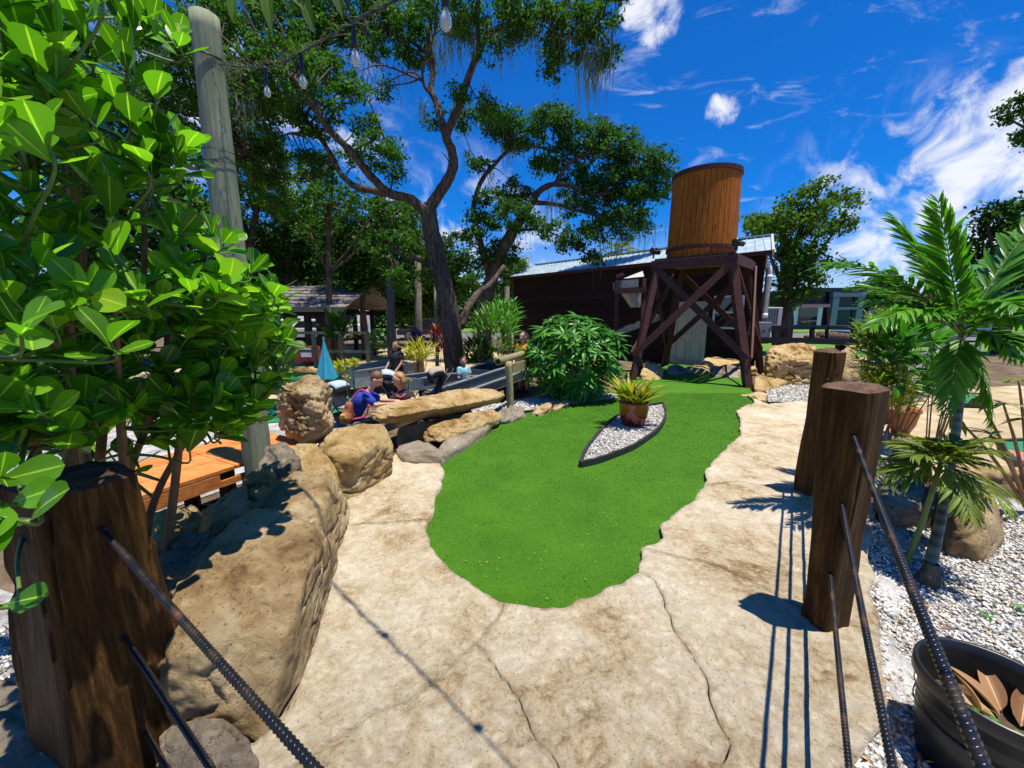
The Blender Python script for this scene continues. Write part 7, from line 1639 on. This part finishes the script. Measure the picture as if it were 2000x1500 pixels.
def person(label, J, skin, s=1.0, hair='hair_brown', hairlen=0.0, shirt='blue_shirt', sleeve=.5, pants='denim', face=Vector((1, 0, -.3)), fingers=True, voxel=.011, cat='person', base=None, shorts=.55):
    """J: joints in the place: head, neck, chest, pelvis, shL, shR, elL, elR, haL, haR, hipL.., knL, knR, foL, foR"""
    b = base or Vector((J['pelvis'].x, J['pelvis'].y, min(J['foL'].z, J['foR'].z) - .03 * s)); t = thing('person', label, cat, b); r = lambda x: x * s
    f = face.normalized(); H = J['head']; up = (H - J['neck']).normalized(); sd_ = f.cross(up).normalized(); f = up.cross(sd_).normalized(); hr = r(.095)
    caps = [([J['pelvis'], J['chest']], [r(.105), r(.115)]), ([J['chest'], J['neck'], H], [r(.10), r(.042), r(.05)]), ([J['shL'], J['shR']], [r(.055), r(.055)])]
    for k in 'LR':
        caps += [([J['sh' + k], J['el' + k], J['ha' + k]], [r(.048), r(.034), r(.023)]), ([J['hip' + k], J['kn' + k], J['fo' + k]], [r(.08), r(.052), r(.032)]), ([J['fo' + k], J['fo' + k] + Vector((f.x, f.y, 0)).normalized() * r(.13) + Vector((0, 0, -r(.01)))], [r(.035), r(.028)])]
        d = (J['ha' + k] - J['el' + k]).normalized(); w = d.cross(Vector((0, 0, 1))).normalized(); h0 = J['ha' + k]; pm = h0 + d * r(.055)
        caps.append(([h0, pm], [r(.024), r(.027)]))
        if fingers:
            for i, (o_, l_) in enumerate(((-.024, .052), (-.008, .062), (.008, .058), (.023, .044))):
                a = pm + w * r(o_); caps.append(([a, a + d * r(l_ * .55) + w * r(o_ * .2), a + d * r(l_) + Vector((0, 0, -r(.012))) + w * r(o_ * .3)], [r(.0095), r(.0088), r(.0075)]))
            sg_ = -1 if k == 'L' else 1; a = h0 + d * r(.015) + w * r(.02 * sg_); caps.append(([a, a + (d * .6 + w * sg_ * .8) * r(.035), a + (d * .9 + w * sg_ * .6) * r(.055)], [r(.011), r(.010), r(.008)]))
    balls = [(H, (hr * .88, hr * .88, hr * 1.12)), (H - up * r(.055) + f * r(.025), (r(.058),) * 3), (H - up * r(.02) + f * r(.098), (r(.014),) * 3)]
    for k in (-1, 1): balls.append((H + sd_ * r(.085) * k - up * r(.012) - f * r(.005), (r(.018), r(.018), r(.026))))
    fuse('body', caps, skin, t, voxel, 2, balls)
    for k in (-1, 1): MB().ball(H + f * r(.083) + sd_ * r(.032) * k + up * r(.012), r(.010), 8, 6).obj('eye', 'eye', t, True)
    MB().tube([H + f * r(.087) + sd_ * r(.02) - up * r(.055), H + f * r(.092) - up * r(.057), H + f * r(.087) - sd_ * r(.02) - up * r(.055)], r(.005), 6).obj('mouth', 'lip', t, True)
    # hair: cap (plus lengths)
    hb = [(H + up * r(.034) - f * r(.032), (r(.092), r(.092), r(.090))), (H - up * r(.01) - f * r(.045), (r(.07), r(.07), r(.07)))]; hc = []
    if hairlen:
        for i in range(9):
            a = math.pi * (.12 + .76 * i / 8) + math.pi; p = H + (f * math.sin(a) * .09 + sd_ * math.cos(a) * .092) * s; hc.append(([p + up * r(.04), p - f * r(.01) - up * r(.05), p - Vector((0, 0, r(hairlen))) - f * r(.015)], [r(.030), r(.030), r(.014)]))
    fuse('hair', hc, hair, t, voxel, 1, hb)
    # shirt over torso and upper arms
    lerp = lambda a, b_, k: a.lerp(b_, k)
    sc = [([lerp(J['pelvis'], J['chest'], -.12), J['chest']], [r(.132), r(.138)]), ([J['chest'], lerp(J['chest'], J['neck'], .75)], [r(.115), r(.06)]), ([J['shL'], J['shR']], [r(.07), r(.07)])]
    for k in 'LR': sc.append(([J['sh' + k], lerp(J['sh' + k], J['el' + k], sleeve)], [r(.066), r(.064)]))
    fuse('shirt', sc, shirt, t, voxel, 2)
    pc_ = [([J['hipL'], J['hipR'], J['pelvis']], [r(.10), r(.10), r(.115)])]
    for k in 'LR':
        if shorts > 1: pc_.append(([J['hip' + k], J['kn' + k], lerp(J['kn' + k], J['fo' + k], .9)], [r(.095), r(.066), r(.05)]))
        else: pc_.append(([J['hip' + k], lerp(J['hip' + k], J['kn' + k], .9)], [r(.095), r(.082)]))
    fuse('trousers' if shorts > 1 else 'shorts', pc_, pants, t, voxel, 2)
    for k in 'LR': fuse('shoe', [([J['fo' + k] - Vector((0, 0, r(.01))), J['fo' + k] + Vector((f.x, f.y, 0)).normalized() * r(.14) - Vector((0, 0, r(.015)))], [r(.043), r(.038)])], 'rubber', t, .012, 1)
    return t
# boy bending over the slab, facing right
Yc = 5.45; gz_ = -.27
hd = P(737, 741, Yc); pel = Vector((P(684, 800, Yc).x, Yc + .05, .18)); ch = P(704, 782, Yc); nk = P(722, 762, Yc)
J = dict(head=hd, neck=nk, chest=ch, pelvis=pel, shL=P(716, 774, Yc - .13), shR=P(722, 770, Yc + .13), elL=P(735, 792, Yc - .20), elR=P(745, 782, Yc + .12), haL=P(768, 788, Yc - .22), haR=P(772, 783, Yc + .05),
         hipL=pel + Vector((0, -.07, -.02)), hipR=pel + Vector((0, .07, -.02)), knL=pel + Vector((.08, -.08, -.22)), knR=pel + Vector((.07, .08, -.22)), foL=pel + Vector((.0, -.09, -.43)), foR=pel + Vector((-.01, .09, -.43)))
person('boy in a blue T-shirt with a backpack leaning over the rock slab', J, 'skin', .92, 'hair_brown', 0, 'blue_shirt', .62, 'black_shirt', Vector((1, -.1, -.35)))
bk = P(680, 802, Yc - .2); bp_ = thing('backpack', 'orange patterned drawstring backpack on the boy\'s back', 'backpack', bk - Vector((0, 0, .16)))
fuse('bag', [([bk + Vector((-.02, 0, -.09)), bk + Vector((.02, 0, .08))], [.085, .055]), ([bk + Vector((-.02, -.07, -.09)), bk + Vector((-.02, .07, -.09))], [.08, .08])], 'pack_print', bp_, .012, 4)
MB().box(bk + Vector((-.02, -.135, -.05)), (.06, .03, .06), .2, .1).obj('label', 'yellow_petal', bp_, bevel=.005)
for a, b, c in ((bk + Vector((.02, 0, .10)), P(703, 762, Yc - .18), P(722, 768, Yc - .20)), (bk + Vector((.06, -.02, -.12)), P(714, 812, Yc - .22), P(720, 790, Yc - .24))):
    pp = spline([tuple(a), tuple(b), tuple(c)], 6); MB().tube(pp, .011, 7).obj('strap', 'pink_trim', bp_, True)
# girl facing him
Yg = 5.75; hd = P(777, 741, Yg); nk = P(783, 761, Yg); ch = P(789, 778, Yg + .02); pel = Vector((ch.x + .05, Yg + .12, .18))
J = dict(head=hd, neck=nk, chest=ch, pelvis=pel, shL=P(773, 775, Yg - .05), shR=P(802, 772, Yg + .08), elL=P(762, 787, Yg - .12), elR=P(806, 781, Yg - .10), haL=P(768, 792, Yg - .38), haR=P(787, 794, Yg - .40),
         hipL=pel + Vector((-.06, -.03, -.02)), hipR=pel + Vector((.06, .03, -.02)), knL=pel + Vector((-.09, -.08, -.22)), knR=pel + Vector((.05, -.04, -.22)), foL=pel + Vector((-.07, 0, -.43)), foR=pel + Vector((.07, .04, -.43)))
g_ = person('girl with light brown hair in a black T-shirt leaning on the rock slab', J, 'skin', .92, 'hair_blonde', .17, 'black_shirt', .6, 'black_shirt', Vector((-.75, -.5, -.45)))
c = P(783, 772, Yg - .16); MB().tube([c + Vector((-.07, 0, 0)), c + Vector((0, -.02, -.03)), c + Vector((.07, .0, .02))], .012, 7).obj('collar', 'pink_trim', g_, True); MB().ball(P(778, 790, Yg - .16), (.025, .012, .02)).obj('print', 'pink_trim', g_, True)
# toddler at the trough
Yt = 8.35; hd = P(905, 704, Yt); base = gz_
def standing(px, pyh, Y, h, f, hands=None, z0=-.3):
    s = h / 1.15; hd = P(px, pyh, Y); x = hd.x; sv = Vector((-f.y, f.x, 0)).normalized(); top = hd.z + .11 * s
    k = lambda z: z0 + (top - z0) * z; c = Vector((x, Y, 0))
    J = dict(head=hd, neck=Vector((x, Y, k(.80))), chest=Vector((x, Y, k(.70))), pelvis=Vector((x, Y, k(.47))))
    for n_, e in (('L', -1), ('R', 1)):
        w = sv * e * .115 * s; J['sh' + n_] = Vector((x, Y, k(.755))) + w; J['el' + n_] = Vector((x, Y, k(.60))) + w * 1.35 + f * .05 * s; J['ha' + n_] = (hands[0 if e < 0 else 1] if hands else Vector((x, Y, k(.50))) + w * 1.2 + f * .2 * s)
        J['hip' + n_] = Vector((x, Y, k(.46))) + w * .55; J['kn' + n_] = Vector((x, Y, k(.26))) + w * .6 + f * .02; J['fo' + n_] = Vector((x, Y, k(.035))) + w * .6
    return J, s
J, s_ = standing(905, 707, Yt, 1.0, Vector((.5, -.85, 0)), [P(896, 737, Yt - .25), P(914, 737, Yt - .22)])
person('toddler in a pale teal shirt standing at the long trough by the oak', J, 'skin_dark', s_ * .95, 'hair_dark', 0, 'teal_shirt', .6, 'black_shirt', Vector((.4, -.85, -.3)), True, .011)
J, s_ = standing(1022, 658, 9.6, 1.35, Vector((-.4, -.8, 0)))
person('person with brown hair in an orange shirt behind the big bush', J, 'skin', s_ * .95, 'hair_blonde', .15, 'orange_shirt', .6, 'denim', Vector((-.5, -.7, -.6)), True, .013)
J, s_ = standing(773, 676, 9.4, 1.3, Vector((-.3, -.9, 0)))
person('person in a black top standing behind the pushchairs', J, 'skin_dark', s_ * .95, 'hair_dark', .12, 'black_shirt', .4, 'black_shirt', Vector((-.3, -.8, -.3)), True, .013, shorts=2)
